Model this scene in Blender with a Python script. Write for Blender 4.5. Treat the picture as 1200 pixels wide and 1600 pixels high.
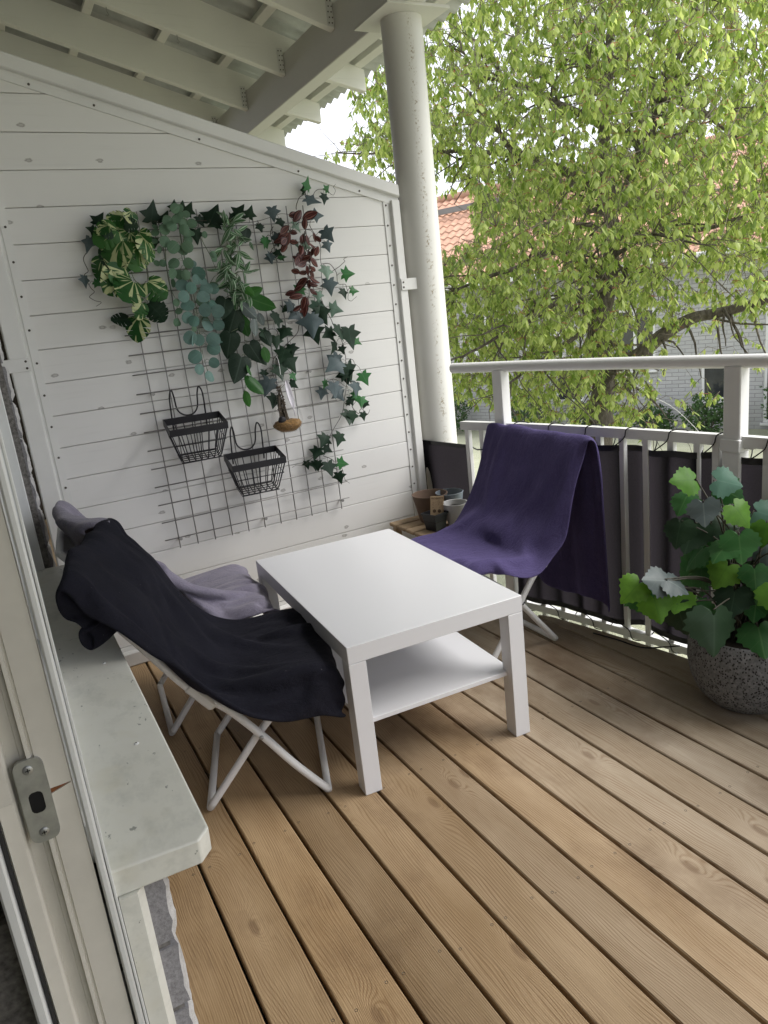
import bpy, bmesh, math, random
import numpy as np
from mathutils import Vector, Matrix, noise
for o in list(bpy.data.objects): bpy.data.objects.remove(o)
SC = bpy.context.scene
COL = SC.collection
PI = math.pi

# ---------------------------------------------------------------- camera, sky, sun, exposure
cd = bpy.data.cameras.new('camera'); cam = bpy.data.objects.new('camera', cd); COL.objects.link(cam)
CR = Vector((0.87099, -0.47895, -0.10947)); CU = Vector((0.21937, 0.17976, 0.95894)); CF = Vector((0.43961, 0.85924, -0.26163))
CP = Vector((-0.9728, -2.0388, 1.2737))
cam.matrix_world = Matrix(((CR.x, CU.x, -CF.x, CP.x), (CR.y, CU.y, -CF.y, CP.y), (CR.z, CU.z, -CF.z, CP.z), (0, 0, 0, 1)))
cd.sensor_fit = 'VERTICAL'; cd.sensor_height = 32.0; cd.lens = 32.0 * 1135.85 / 1600
cd.clip_start = 0.02; cd.clip_end = 2000
SC.camera = cam

SUN_EL, SUN_AZ = math.radians(51), math.radians(124)      # azimuth clockwise from +Y
W = bpy.data.worlds.new('World'); SC.world = W; W.use_nodes = True
wn = W.node_tree.nodes; wl = W.node_tree.links; wn.clear()
wo = wn.new('ShaderNodeOutputWorld'); wb = wn.new('ShaderNodeBackground')
sky = wn.new('ShaderNodeTexSky'); sky.sky_type = 'NISHITA'; sky.sun_disc = False
sky.sun_elevation = SUN_EL; sky.sun_rotation = SUN_AZ; sky.air_density = 1.0; sky.dust_density = 6.0; sky.ozone_density = 1.0
# overcast: a bright even cloud layer over the sky
cl = wn.new('ShaderNodeMixRGB'); cl.blend_type = 'MIX'; cl.inputs[0].default_value = 0.86
wl.new(sky.outputs[0], cl.inputs[1])
wtc = wn.new('ShaderNodeTexCoord'); wnz = wn.new('ShaderNodeTexNoise'); wnz.inputs['Scale'].default_value = 1.7; wnz.inputs['Detail'].default_value = 5
wl.new(wtc.outputs['Generated'], wnz.inputs['Vector'])
wr = wn.new('ShaderNodeValToRGB'); wr.color_ramp.elements[0].position = .3; wr.color_ramp.elements[1].position = .75
wr.color_ramp.elements[0].color = (8.0, 8.3, 9.4, 1); wr.color_ramp.elements[1].color = (9.6, 9.8, 10.4, 1)
wl.new(wnz.outputs['Fac'], wr.inputs['Fac']); wl.new(wr.outputs[0], cl.inputs[2])
wl.new(cl.outputs[0], wb.inputs['Color']); wb.inputs['Strength'].default_value = 0.056
wl.new(wb.outputs[0], wo.inputs['Surface'])

sl = bpy.data.lights.new('sun', 'SUN'); so = bpy.data.objects.new('sun', sl); COL.objects.link(so)
sl.energy = 1.5; sl.angle = math.radians(40); sl.color = (1.0, .975, .94)
sdir = Vector((math.sin(SUN_AZ) * math.cos(SUN_EL), math.cos(SUN_AZ) * math.cos(SUN_EL), math.sin(SUN_EL)))
so.rotation_euler = (-sdir).to_track_quat('-Z', 'Y').to_euler(); so.location = (6, -4, 12)

SC.view_settings.view_transform = 'Standard'; SC.view_settings.look = 'None'
SC.view_settings.exposure = 1.78; SC.view_settings.gamma = 1.0; SC.view_settings.use_curve_mapping = False
SC.render.engine = 'CYCLES'; SC.cycles.use_denoising = True; SC.cycles.max_bounces = 10; SC.cycles.diffuse_bounces = 6
SC.cycles.transparent_max_bounces = 12

# ---------------------------------------------------------------- materials
class NT:
    def __init__(s, name, rough=.6, col=(.8, .8, .8), metal=0, spec=.5):
        s.m = bpy.data.materials.new(name); s.m.use_nodes = True; s.t = s.m.node_tree; s.n = s.t.nodes; s.l = s.t.links
        s.b = s.n['Principled BSDF']; s.b.inputs['Roughness'].default_value = rough; s.b.inputs['Base Color'].default_value = (*col, 1)
        s.b.inputs['Metallic'].default_value = metal; s.b.inputs['Specular IOR Level'].default_value = spec
        s.tc = s.n.new('ShaderNodeTexCoord')
    def node(s, t, **k):
        n = s.n.new(t)
        for a, v in k.items():
            if a in n.inputs.keys(): n.inputs[a].default_value = v
            else: setattr(n, a, v)
        return n
    def set(s, sock, v):
        if hasattr(v, 'is_linked') or hasattr(v, 'links'): s.l.new(v, sock)
        else: sock.default_value = v
    def mapping(s, scale=(1, 1, 1), src='Object', off=(0, 0, 0), rand=False, vec=None):
        mp = s.n.new('ShaderNodeMapping'); mp.inputs['Scale'].default_value = scale; mp.inputs['Location'].default_value = off
        s.l.new(vec if vec is not None else s.tc.outputs[src], mp.inputs['Vector'])
        if rand:
            oi = s.n.new('ShaderNodeObjectInfo'); m1 = s.n.new('ShaderNodeMath'); m1.operation = 'MULTIPLY'; m1.inputs[1].default_value = 97.0
            s.l.new(oi.outputs['Random'], m1.inputs[0]); cb = s.n.new('ShaderNodeCombineXYZ')
            for i in range(3): s.l.new(m1.outputs[0], cb.inputs[i])
            va = s.n.new('ShaderNodeVectorMath'); va.operation = 'ADD'; s.l.new(mp.outputs[0], va.inputs[0]); s.l.new(cb.outputs[0], va.inputs[1])
            return va.outputs[0]
        return mp.outputs[0]
    def noise(s, vec, scale=5, detail=4, rough=.55, dist=0):
        n = s.n.new('ShaderNodeTexNoise'); n.inputs['Scale'].default_value = scale; n.inputs['Detail'].default_value = detail
        n.inputs['Roughness'].default_value = rough; n.inputs['Distortion'].default_value = dist; s.l.new(vec, n.inputs['Vector']); return n.outputs['Fac']
    def voro(s, vec, scale=5, feature='F1', out='Distance', dims='3D'):
        n = s.n.new('ShaderNodeTexVoronoi'); n.feature = feature; n.voronoi_dimensions = dims; n.inputs['Scale'].default_value = scale; s.l.new(vec, n.inputs['Vector']); return n.outputs[out]
    def math(s, op, a, b=0.0, c=None):
        n = s.n.new('ShaderNodeMath'); n.operation = op; s.set(n.inputs[0], a); s.set(n.inputs[1], b)
        if c is not None: s.set(n.inputs[2], c)
        return n.outputs[0]
    def ramp(s, fac, stops, interp='LINEAR'):
        n = s.n.new('ShaderNodeValToRGB'); n.color_ramp.interpolation = interp; e = n.color_ramp.elements
        while len(e) > len(stops): e.remove(e[-1])
        while len(e) < len(stops): e.new(.5)
        for k, (p, c) in zip(e, stops):
            k.position = p; k.color = (c, c, c, 1) if isinstance(c, (int, float)) else (*c, 1)
        s.l.new(fac, n.inputs['Fac']); return n.outputs['Color']
    def mix(s, fac, a, b, mode='MIX'):
        n = s.n.new('ShaderNodeMixRGB'); n.blend_type = mode
        for k, v in zip(n.inputs, (fac, a, b)):
            if isinstance(v, tuple): k.default_value = (*v, 1)
            else: s.set(k, v)
        return n.outputs[0]
    def col(s, c): s.set(s.b.inputs['Base Color'], c); return s
    def rough(s, c): s.set(s.b.inputs['Roughness'], c); return s
    def bump(s, h, strength=.3, dist=.002):
        n = s.n.new('ShaderNodeBump'); n.inputs['Strength'].default_value = strength; n.inputs['Distance'].default_value = dist
        s.l.new(h, n.inputs['Height']); s.l.new(n.outputs[0], s.b.inputs['Normal']); return s
    def sep(s, vec):
        n = s.n.new('ShaderNodeSeparateXYZ'); s.l.new(vec, n.inputs[0]); return n.outputs
    def comb(s, x, y, z):
        n = s.n.new('ShaderNodeCombineXYZ')
        for k, v in zip(n.inputs, (x, y, z)): s.set(k, v)
        return n.outputs[0]
M = {}
def plain(name, col, rough=.6, metal=0, var=.08, scale=6, bump=0, bscale=60, spec=.5):
    t = NT(name, rough, col, metal, spec); v = t.mapping(rand=True)
    n = t.noise(v, scale, 5, .6)
    dk = tuple(c * (1 - var) for c in col); lt = tuple(min(1, c * (1 + var)) for c in col)
    t.col(t.ramp(n, [(.3, dk), (.7, lt)])); t.rough(t.ramp(t.noise(v, scale * 3, 3), [(.3, max(.02, rough - .06)), (.7, min(1, rough + .08))]))
    if bump: t.bump(t.noise(v, bscale, 4), bump, .002)
    M[name] = t.m; return t.m

# painted white timber, streaky and slightly grubby
def painted(name, col, knots=True, grub=.25):
    t = NT(name, .55); v = t.mapping((1, 1, 1), rand=True)
    st = t.noise(t.mapping((3, 30, 60), vec=v), 1.0, 4, .6)
    big = t.noise(v, 3.0, 4, .6)
    c = t.mix(t.ramp(big, [(.35, 0.0), (.75, grub)]), col, tuple(x * .86 for x in col))
    c = t.mix(t.ramp(st, [(.58, 0.0), (.76, .30)]), c, tuple(x * .8 for x in col))
    h = st
    if knots:
        vs_ = t.sep(t.mapping((5.0, 1.0, 9.5), vec=v)); vv = t.comb(vs_[0], vs_[2], 0.0)
        d = t.voro(vv, 1.0, dims='2D')
        dn = t.math('ADD', d, t.math('MULTIPLY', t.noise(vv, 14, 3), .10))
        pick = t.ramp(t.voro(vv, 1.0, out='Color', dims='2D'), [(.60, 0.0), (.64, 1.0)], 'LINEAR')
        k = t.math('MULTIPLY', t.ramp(dn, [(.095, 1.0), (.125, 0.0)]), pick)
        ring = t.math('MULTIPLY', t.ramp(dn, [(.04, .35), (.07, .3), (.095, 1.0), (.12, 0.0)]), pick)
        c = t.mix(t.math('MULTIPLY', ring, .62), c, (.16, .15, .14))
        c = t.mix(t.math('MULTIPLY', k, .30), c, (.25, .23, .2))
    t.col(c); t.bump(h, .25, .0015); M[name] = t.m
painted('plank_paint', (.735, .73, .71))
painted('beam_paint', (.86, .855, .815), knots=False, grub=.35)
painted('beam_grey', (.76, .755, .725), knots=False)
plain('white_metal', (.74, .74, .735), .34, var=.03)
plain('trim_metal', (.70, .70, .68), .38, var=.05, scale=4)
t = NT('laminate', .3, (.70, .705, .725)); t.rough(t.ramp(t.noise(t.mapping(), 4.0, 5, .6), [(.3, .27), (.7, .37)])); M['laminate'] = t.m
plain('screw', (.10, .09, .08), .4, .7)
plain('steel', (.38, .385, .38), .42, .75, .2, 30)
plain('galv', (.30, .295, .285), .55, .6, .25, 14)
plain('black_metal', (.018, .018, .022), .45, .2, .2)
plain('rubber', (.012, .012, .014), .55, var=.2)
plain('hinge_plastic', (.68, .68, .66), .5, var=.04)
plain('jamb_paint', (.60, .575, .515), .42, var=.09, scale=7, bump=.08, bscale=30)
plain('alu_white', (.68, .69, .68), .35, var=.03)
plain('bare_wood', (.23, .085, .03), .8, var=.4, scale=60, bump=.8, bscale=160)
plain('door_dark', (.09, .072, .05), .6, var=.3, scale=30)
plain('mortar', (.16, .15, .14), .95, var=.5, scale=90, bump=.9, bscale=140)
plain('soil', (.02, .014, .01), .95, var=.5, scale=60, bump=1, bscale=90)
plain('under_deck', (.035, .027, .02), .95, var=.3)
plain('hole', (.004, .004, .004), .9)

def column_mat():
    t = NT('column_paint', .45); v = t.mapping()
    c = t.mix(t.ramp(t.noise(v, 4, 4), [(.35, 0.0), (.75, .3)]), (.70, .695, .66), (.60, .59, .54))
    x = t.sep(v)
    ang = t.math('ARCTAN2', x[1], x[0])
    band = t.math('ABSOLUTE', t.math('SUBTRACT', ang, -1.78))
    bm = t.ramp(t.math('ADD', band, t.math('MULTIPLY', t.noise(t.mapping((1, 1, 1)), 5, 3), .35)), [(.20, 1.0), (.42, 0.0)])
    sp = t.ramp(t.noise(v, 85, 3, .7), [(.55, 0.0), (.63, 1.0)])
    c = t.mix(t.math('MULTIPLY', t.math('MULTIPLY', bm, sp), .75), c, (.24, .17, .07))
    s2 = t.ramp(t.noise(v, 130, 2, .7), [(.73, 0.0), (.78, .6)])
    c = t.mix(s2, c, (.2, .17, .12))
    t.col(c); t.bump(t.noise(v, 60, 3), .06, .001); M['column_paint'] = t.m
column_mat()

def sill_mat():
    t = NT('sill_paint', .42); v = t.mapping()
    c = t.mix(t.ramp(t.noise(v, 5, 5, .65), [(.35, 0.0), (.7, .6)]), (.72, .72, .66), (.64, .63, .56))
    c = t.mix(t.ramp(t.noise(t.mapping((1, .6, 1), off=(3, 1, 0)), 9, 5, .7), [(.50, 0.0), (.74, .7)]), c, (.40, .41, .37))
    c = t.mix(t.ramp(t.noise(t.mapping((2.5, 1.2, 2), off=(0, 5, 0)), 26, 4, .6), [(.672, 0.0), (.70, .8)]), c, (.20, .215, .19))
    yl = t.ramp(t.noise(t.mapping(off=(9, 2, 0)), 7, 3), [(.60, 0.0), (.78, .35)])
    c = t.mix(yl, c, (.52, .47, .30))
    t.col(c); t.rough(t.ramp(t.noise(v, 30, 4), [(.3, .35), (.7, .6)])); t.bump(t.noise(v, 40, 4), .12, .001); M['sill_paint'] = t.m
sill_mat()

def deck_mat():
    t = NT('deck_wood', .62, spec=.35)
    base = t.tc.outputs['Object']
    v = t.mapping((1, 1, 1), rand=True)
    s = t.sep(base); sv = t.sep(v)
    # slow wander of the growth rings, long along the board
    wob = t.noise(t.comb(t.math('MULTIPLY', sv[0], 5.0), t.math('MULTIPLY', sv[1], 1.1), sv[2]), 1.0, 3, .5)
    arch = t.noise(t.comb(t.math('MULTIPLY', sv[0], 9.0), t.math('MULTIPLY', sv[1], 2.6), sv[2]), 1.0, 2, .4)
    kv = t.comb(t.math('MULTIPLY', sv[0], 9.0), t.math('MULTIPLY', sv[1], 3.4), 0.0)
    kd = t.voro(kv, 1.0, dims='2D')
    kp = t.ramp(t.voro(kv, 1.0, out='Color', dims='2D'), [(.72, 0.0), (.73, 1.0)])
    kb = t.math('MULTIPLY', t.math('POWER', 2.718, t.math('MULTIPLY', t.math('MULTIPLY', kd, kd), -22.0)), kp)
    r = t.math('ADD', t.math('MULTIPLY', s[0], 900.0), t.math('MULTIPLY', wob, 110.0))
    r = t.math('ADD', r, t.math('MULTIPLY', arch, 40.0))
    r = t.math('ADD', r, t.math('MULTIPLY', kb, 40.0))
    g = t.math('ADD', t.math('MULTIPLY', t.math('SINE', r), .5), .5)
    gl = t.math('MULTIPLY', t.math('POWER', g, 2.5), t.ramp(t.noise(t.comb(t.math('MULTIPLY', sv[0], 30.0), t.math('MULTIPLY', sv[1], 3.0), sv[2]), 1.0, 3, .6), [(.35, .15), (.65, 1.0)]))
    fib = t.noise(t.comb(t.math('MULTIPLY', sv[0], 420.0), t.math('MULTIPLY', sv[1], 9.0), sv[2]), 1.0, 3, .6)
    blot = t.noise(t.comb(t.math('MULTIPLY', sv[0], 7.0), t.math('MULTIPLY', sv[1], 2.2), sv[2]), 1.0, 5, .6)
    oi = t.n.new('ShaderNodeObjectInfo')
    warm = t.mix(t.ramp(blot, [(.3, 0.0), (.7, 1.0)]), (.315, .205, .102), (.455, .32, .18))
    grey = t.mix(t.ramp(blot, [(.3, 0.0), (.7, 1.0)]), (.31, .25, .178), (.47, .40, .315))
    gf = t.sep(oi.outputs['Color'])
    c = t.mix(gf[0], warm, grey)
    c = t.mix(t.math('MULTIPLY', gl, t.ramp(blot, [(.25, .80), (.8, .50)])), c, (.19, .105, .045))
    c = t.mix(t.ramp(fib, [(.52, 0.0), (.75, .40)]), c, (.20, .13, .075))
    knot = t.math('MULTIPLY', t.ramp(kd, [(.06, 1.0), (.11, .0)]), kp)
    c = t.mix(t.math('MULTIPLY', knot, .5), c, (.13, .07, .035))
    # damp and dirt stains
    wv = t.n.new('ShaderNodeNewGeometry')
    st = t.noise(t.mapping((1.0, .8, 1), vec=wv.outputs['Position']), 2.3, 6, .65)
    c = t.mix(t.ramp(st, [(.50, 0.0), (.70, .65)]), c, (.13, .075, .038))
    sp = t.noise(t.mapping(vec=wv.outputs['Position'], off=(4, 7, 0)), 28, 2, .5)
    c = t.mix(t.ramp(sp, [(.765, 0.0), (.785, .8)]), c, (.05, .03, .02))
    c = t.mix(oi.outputs['Alpha'], (.0, .0, .0), c) if False else c
    hs = t.n.new('ShaderNodeHueSaturation'); t.l.new(c, hs.inputs['Color']); t.l.new(t.math('ADD', .78, t.math('MULTIPLY', oi.outputs['Random'], .40)), hs.inputs['Value'])
    t.col(hs.outputs[0])
    t.rough(t.ramp(blot, [(.3, .52), (.7, .72)]))
    rib = t.math('SINE', t.math('MULTIPLY', s[0], 1500.0))
    h = t.math('ADD', t.math('MULTIPLY', gl, -.8), t.math('MULTIPLY', fib, .6))
    h = t.math('ADD', h, t.math('MULTIPLY', rib, .25))
    t.bump(h, .35, .0012); M['deck_wood'] = t.m
deck_mat()

def fleece(name, dark, light, pill=.3, sheen=.25):
    t = NT(name, .95, spec=.15); v = t.mapping()
    n = t.noise(v, 9, 4, .6); f = t.noise(v, 420, 2, .7)
    c = t.mix(t.ramp(n, [(.3, 0.0), (.72, 1.0)]), dark, light)
    c = t.mix(t.ramp(f, [(.35, .0), (.7, .55)]), c, tuple(min(1, x * 1.6 + .001) for x in light))
    lint = t.ramp(t.noise(t.mapping(off=(3, 8, 1)), 160, 1, .5), [(.80, 0.0), (.82, pill)])
    c = t.mix(lint, c, (.4, .38, .4))
    t.col(c); t.b.inputs['Sheen Weight'].default_value = sheen; t.b.inputs['Sheen Roughness'].default_value = .5
    t.b.inputs['Sheen Tint'].default_value = (*[min(1, x * 5 + .05) for x in light], 1)
    wr_ = t.noise(t.mapping((1, 2.2, 1)), 16, 4, .6, 1.5)
    t.bump(t.math('ADD', t.math('ADD', f, t.math('MULTIPLY', t.noise(v, 120, 3), .9)), t.math('MULTIPLY', wr_, 4.0)), .6, .0022); M[name] = t.m
fleece('fleece_purple', (.040, .031, .084), (.070, .057, .138), .15)
fleece('fleece_black', (.0055, .0055, .009), (.011, .011, .017), .3, .12)
fleece('fleece_grey', (.12, .108, .15), (.20, .185, .235), .15)

def screen_mat():
    t = NT('screen_cloth', .9, spec=.05); v = t.mapping()
    s = t.sep(v)
    wv = t.math('MULTIPLY', t.math('SINE', t.math('MULTIPLY', s[1], 2600)), t.math('SINE', t.math('MULTIPLY', s[2], 2600)))
    n = t.noise(v, 170, 3, .6)
    c = t.mix(t.ramp(n, [(.3, 0.0), (.7, 1.0)]), (.014, .0135, .017), (.028, .027, .033)); t.col(c)
    t.bump(t.math('ADD', wv, n), .3, .0006)
    tr = t.n.new('ShaderNodeBsdfTranslucent'); tr.inputs[0].default_value = (.045, .039, .046, 1)
    mx = t.n.new('ShaderNodeMixShader'); mx.inputs[0].default_value = .4
    out = t.n['Material Output']; t.l.new(t.b.outputs[0], mx.inputs[1]); t.l.new(tr.outputs[0], mx.inputs[2]); t.l.new(mx.outputs[0], out.inputs[0]); M['screen_cloth'] = t.m
screen_mat()

def brick_mat():
    t = NT('grey_block', .95, spec=.2); v = t.mapping(rand=True)
    n = t.noise(v, 160, 3, .7); b = t.noise(v, 9, 3)
    c = t.mix(t.ramp(n, [(.3, 0.0), (.7, 1.0)]), (.20, .195, .205), (.33, .325, .34))
    c = t.mix(t.ramp(b, [(.4, 0.0), (.7, .3)]), c, (.20, .19, .19)); t.col(c)
    t.bump(n, .6, .002); M['grey_block'] = t.m
    t = NT('block_face', .95, spec=.2); v = t.mapping(rand=True); n = t.noise(v, 70, 4, .7)
    t.col(t.ramp(n, [(.3, (.42, .41, .40)), (.7, (.62, .61, .60))])); t.bump(n, .9, .004); M['block_face'] = t.m
brick_mat()

def leaf_mat(name, c1, c2, rough=.45, trans=.25, back=None, vein=None, spec=.22, island=True, vscale=(1, 1)):
    t = NT(name, rough, spec=spec)
    if island:
        g = t.n.new('ShaderNodeNewGeometry'); rnd = g.outputs['Random Per Island']
    else:
        oi = t.n.new('ShaderNodeObjectInfo'); rnd = oi.outputs['Random']
    c = t.mix(rnd, c1, c2)
    if vein: c = vein(t, c)
    t.col(c)
    if trans:
        tr = t.n.new('ShaderNodeBsdfTranslucent'); hs = t.n.new('ShaderNodeHueSaturation'); hs.inputs['Saturation'].default_value = 1.15; hs.inputs['Value'].default_value = 1.5
        t.l.new(c, hs.inputs['Color']); t.l.new(hs.outputs[0], tr.inputs[0])
        mx = t.n.new('ShaderNodeMixShader'); mx.inputs[0].default_value = trans
        t.l.new(t.b.outputs[0], mx.inputs[1]); t.l.new(tr.outputs[0], mx.inputs[2]); t.l.new(mx.outputs[0], t.n['Material Output'].inputs[0])
    M[name] = t.m; return t

# ---------------------------------------------------------------- mesh helpers
class MB:
    def __init__(s): s.v = []; s.f = []; s.mi = []; s.cur = 0
    def add(s, vs, fs, mat=None):
        n = len(s.v); s.v += [tuple(p) for p in vs]; s.f += [tuple(i + n for i in f) for f in fs]; s.mi += [s.cur if mat is None else mat] * len(fs); return s
    def box(s, x0, x1, y0, y1, z0, z1, bev=0.0, X=None, mat=None):
        if x0 > x1: x0, x1 = x1, x0
        if y0 > y1: y0, y1 = y1, y0
        if z0 > z1: z0, z1 = z1, z0
        b = min(bev, (x1 - x0) * .45, (y1 - y0) * .45, (z1 - z0) * .45)
        if b <= 0:
            vs = [(x, y, z) for x in (x0, x1) for y in (y0, y1) for z in (z0, z1)]
            fs = [(0, 1, 3, 2), (4, 6, 7, 5), (0, 4, 5, 1), (2, 3, 7, 6), (0, 2, 6, 4), (1, 5, 7, 3)]
        else:
            vs = []; fs = []; idx = {}
            for i, x in enumerate((x0, x1)):
                for j, y in enumerate((y0, y1)):
                    for k, z in enumerate((z0, z1)):
                        sx, sy, sz = (1 if i == 0 else -1), (1 if j == 0 else -1), (1 if k == 0 else -1)
                        idx[i, j, k, 0] = len(vs); vs.append((x, y + sy * b, z + sz * b))
                        idx[i, j, k, 1] = len(vs); vs.append((x + sx * b, y, z + sz * b))
                        idx[i, j, k, 2] = len(vs); vs.append((x + sx * b, y + sy * b, z))
            I = idx
            for i in (0, 1):
                fs.append([I[i, j, k, 0] for j, k in ((0, 0), (0, 1), (1, 1), (1, 0))][::1 if i == 0 else -1])
                fs.append([I[j, i, k, 1] for j, k in ((0, 0), (1, 0), (1, 1), (0, 1))][::1 if i == 0 else -1])
                fs.append([I[j, k, i, 2] for j, k in ((0, 0), (0, 1), (1, 1), (1, 0))][::1 if i == 0 else -1])
            for a in (0, 1):
                for c in (0, 1):
                    q = [I[a, c, 0, 0], I[a, c, 0, 1], I[a, c, 1, 1], I[a, c, 1, 0]]; fs.append(q if a != c else q[::-1])
                    q = [I[a, 0, c, 0], I[a, 0, c, 2], I[a, 1, c, 2], I[a, 1, c, 0]]; fs.append(q if a == c else q[::-1])
                    q = [I[0, a, c, 1], I[0, a, c, 2], I[1, a, c, 2], I[1, a, c, 1]]; fs.append(q if a != c else q[::-1])
                    for d in (0, 1):
                        q = [I[a, c, d, 0], I[a, c, d, 1], I[a, c, d, 2]]; fs.append(q if (a + c + d) % 2 == 0 else q[::-1])
        if X is not None: vs = [X @ Vector(p) for p in vs]
        return s.add(vs, fs, mat)
    def tube(s, pts, r, seg=8, cap=True, mat=None, closed=False):
        pts = [Vector(p) for p in pts]; n = len(pts); rs = r if isinstance(r, (list, tuple)) else [r] * n
        tan = []
        for i in range(n):
            a = pts[i - 1] if (i > 0 or closed) else pts[i]; b = pts[(i + 1) % n] if (i < n - 1 or closed) else pts[i]
            t = (b - a); tan.append(t.normalized() if t.length > 1e-9 else Vector((0, 0, 1)))
        up = Vector((0, 0, 1)) if abs(tan[0].z) < .9 else Vector((1, 0, 0))
        nrm = (up - tan[0] * up.dot(tan[0])).normalized(); vs = []
        for i in range(n):
            if i:
                nrm = nrm - tan[i] * nrm.dot(tan[i])
                nrm = nrm.normalized() if nrm.length > 1e-6 else tan[i].orthogonal().normalized()
            bn = tan[i].cross(nrm)
            for k in range(seg):
                a = 2 * PI * k / seg; vs.append(pts[i] + (nrm * math.cos(a) + bn * math.sin(a)) * rs[i])
        fs = []
        for i in range(n if closed else n - 1):
            for k in range(seg):
                j = (i + 1) % n; fs.append((i * seg + k, i * seg + (k + 1) % seg, j * seg + (k + 1) % seg, j * seg + k))
        if cap and not closed: fs += [tuple(range(seg))[::-1], tuple((n - 1) * seg + k for k in range(seg))]
        return s.add(vs, fs, mat)
    def lathe(s, prof, seg=32, c=(0, 0, 0), mat=None, cap=False):
        vs = []; fs = []; n = len(prof)
        for r, z in prof:
            for k in range(seg): a = 2 * PI * k / seg; vs.append((c[0] + r * math.cos(a), c[1] + r * math.sin(a), c[2] + z))
        for i in range(n - 1):
            for k in range(seg): fs.append((i * seg + k, i * seg + (k + 1) % seg, (i + 1) * seg + (k + 1) % seg, (i + 1) * seg + k))
        if cap: fs += [tuple(range(seg))[::-1], tuple((n - 1) * seg + k for k in range(seg))]
        return s.add(vs, fs, mat)
    def prism(s, poly, d, mat=None):      # poly: list of 3d points, d: extrusion vector
        n = len(poly); d = Vector(d); a = [Vector(p) for p in poly]; vs = a + [p + d for p in a]
        fs = [tuple(range(n))[::-1], tuple(range(n, 2 * n))] + [(i, (i + 1) % n, n + (i + 1) % n, n + i) for i in range(n)]
        return s.add(vs, fs, mat)
    def grid(s, fn, nu, nv, mat=None):
        vs = [fn(i / nu, j / nv) for i in range(nu + 1) for j in range(nv + 1)]
        fs = [(i * (nv + 1) + j, (i + 1) * (nv + 1) + j, (i + 1) * (nv + 1) + j + 1, i * (nv + 1) + j + 1) for i in range(nu) for j in range(nv)]
        return s.add(vs, fs, mat)
    def mesh(s, name, mats, smooth=False, recalc=True):
        me = bpy.data.meshes.new(name); me.from_pydata(s.v, [], s.f)
        for m in (mats if isinstance(mats, (list, tuple)) else [mats]): me.materials.append(M[m])
        if any(s.mi): me.polygons.foreach_set('material_index', s.mi)
        if recalc:
            bm = bmesh.new(); bm.from_mesh(me); bmesh.ops.recalc_face_normals(bm, faces=bm.faces); bm.to_mesh(me); bm.free()
        if smooth:
            me.polygons.foreach_set('use_smooth', [True] * len(me.polygons))
            if smooth != 'all': me.set_sharp_from_angle(angle=math.radians(42))
        me.update(); return me
    def build(s, name, mats, parent=None, smooth=False, recalc=True):
        return put(name, s.mesh(name, mats, smooth, recalc), parent)
def put(name, me, parent=None, loc=None, rot=None, scale=None, mw=None):
    o = bpy.data.objects.new(name, me); COL.objects.link(o)
    if parent is not None: o.parent = parent
    if mw is not None: o.matrix_local = mw
    if loc is not None: o.location = loc
    if rot is not None: o.rotation_euler = rot
    if scale is not None: o.scale = scale if isinstance(scale, (tuple, list, Vector)) else (scale,) * 3
    return o
def tag(o, label=None, cat=None, group=None, kind=None):
    if label: o['label'] = label
    if cat: o['category'] = cat
    if group: o['group'] = group
    if kind: o['kind'] = kind
    return o
def empty(name, loc=(0, 0, 0), rz=0):
    o = bpy.data.objects.new(name, None); COL.objects.link(o); o.location = loc; o.rotation_euler = (0, 0, rz); o.empty_display_size = .1; return o
def spline(P, n=6):
    P = [Vector(p) for p in P]; out = []
    for i in range(len(P) - 1):
        p0 = P[max(i - 1, 0)]; p1 = P[i]; p2 = P[i + 1]; p3 = P[min(i + 2, len(P) - 1)]
        for k in range(n):
            t = k / n; out.append(.5 * ((2 * p1) + (p2 - p0) * t + (2 * p0 - 5 * p1 + 4 * p2 - p3) * t * t + (3 * p1 - 3 * p2 + p3 - p0) * t ** 3))
    out.append(P[-1]); return out


# things that are modelled straight in world coordinates
WROOT = set()
def wempty(name, loc=(0, 0, 0)):
    o = empty(name, loc); WROOT.add(o.name); return o
_put = put
def put(name, me, parent=None, **k):
    o = _put(name, me, parent, **k)
    if parent is not None and parent.name in WROOT: o.matrix_parent_inverse = parent.matrix_basis.inverted()
    return o
RND = random.Random(5)

# ================================================================ ground
b = MB(); b.add([(-400, -400, -1.6), (400, -400, -1.6), (400, 400, -1.6), (-400, 400, -1.6)], [(0, 1, 2, 3)])
t = NT('lawn', .95, spec=.2); v = t.mapping(src='Object')
c = t.mix(t.ramp(t.noise(v, 1.3, 6, .7), [(.35, 0.0), (.65, 1.0)]), (.27, .28, .19), (.37, .375, .275))
c = t.mix(t.ramp(t.noise(v, 45, 4, .7), [(.4, 0.0), (.7, .7)]), c, (.46, .475, .34)); t.col(c); t.bump(t.noise(v, 60, 4), .8, .02); M['lawn'] = t.m
tag(b.build('ground', 'lawn'), kind='structure')

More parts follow.
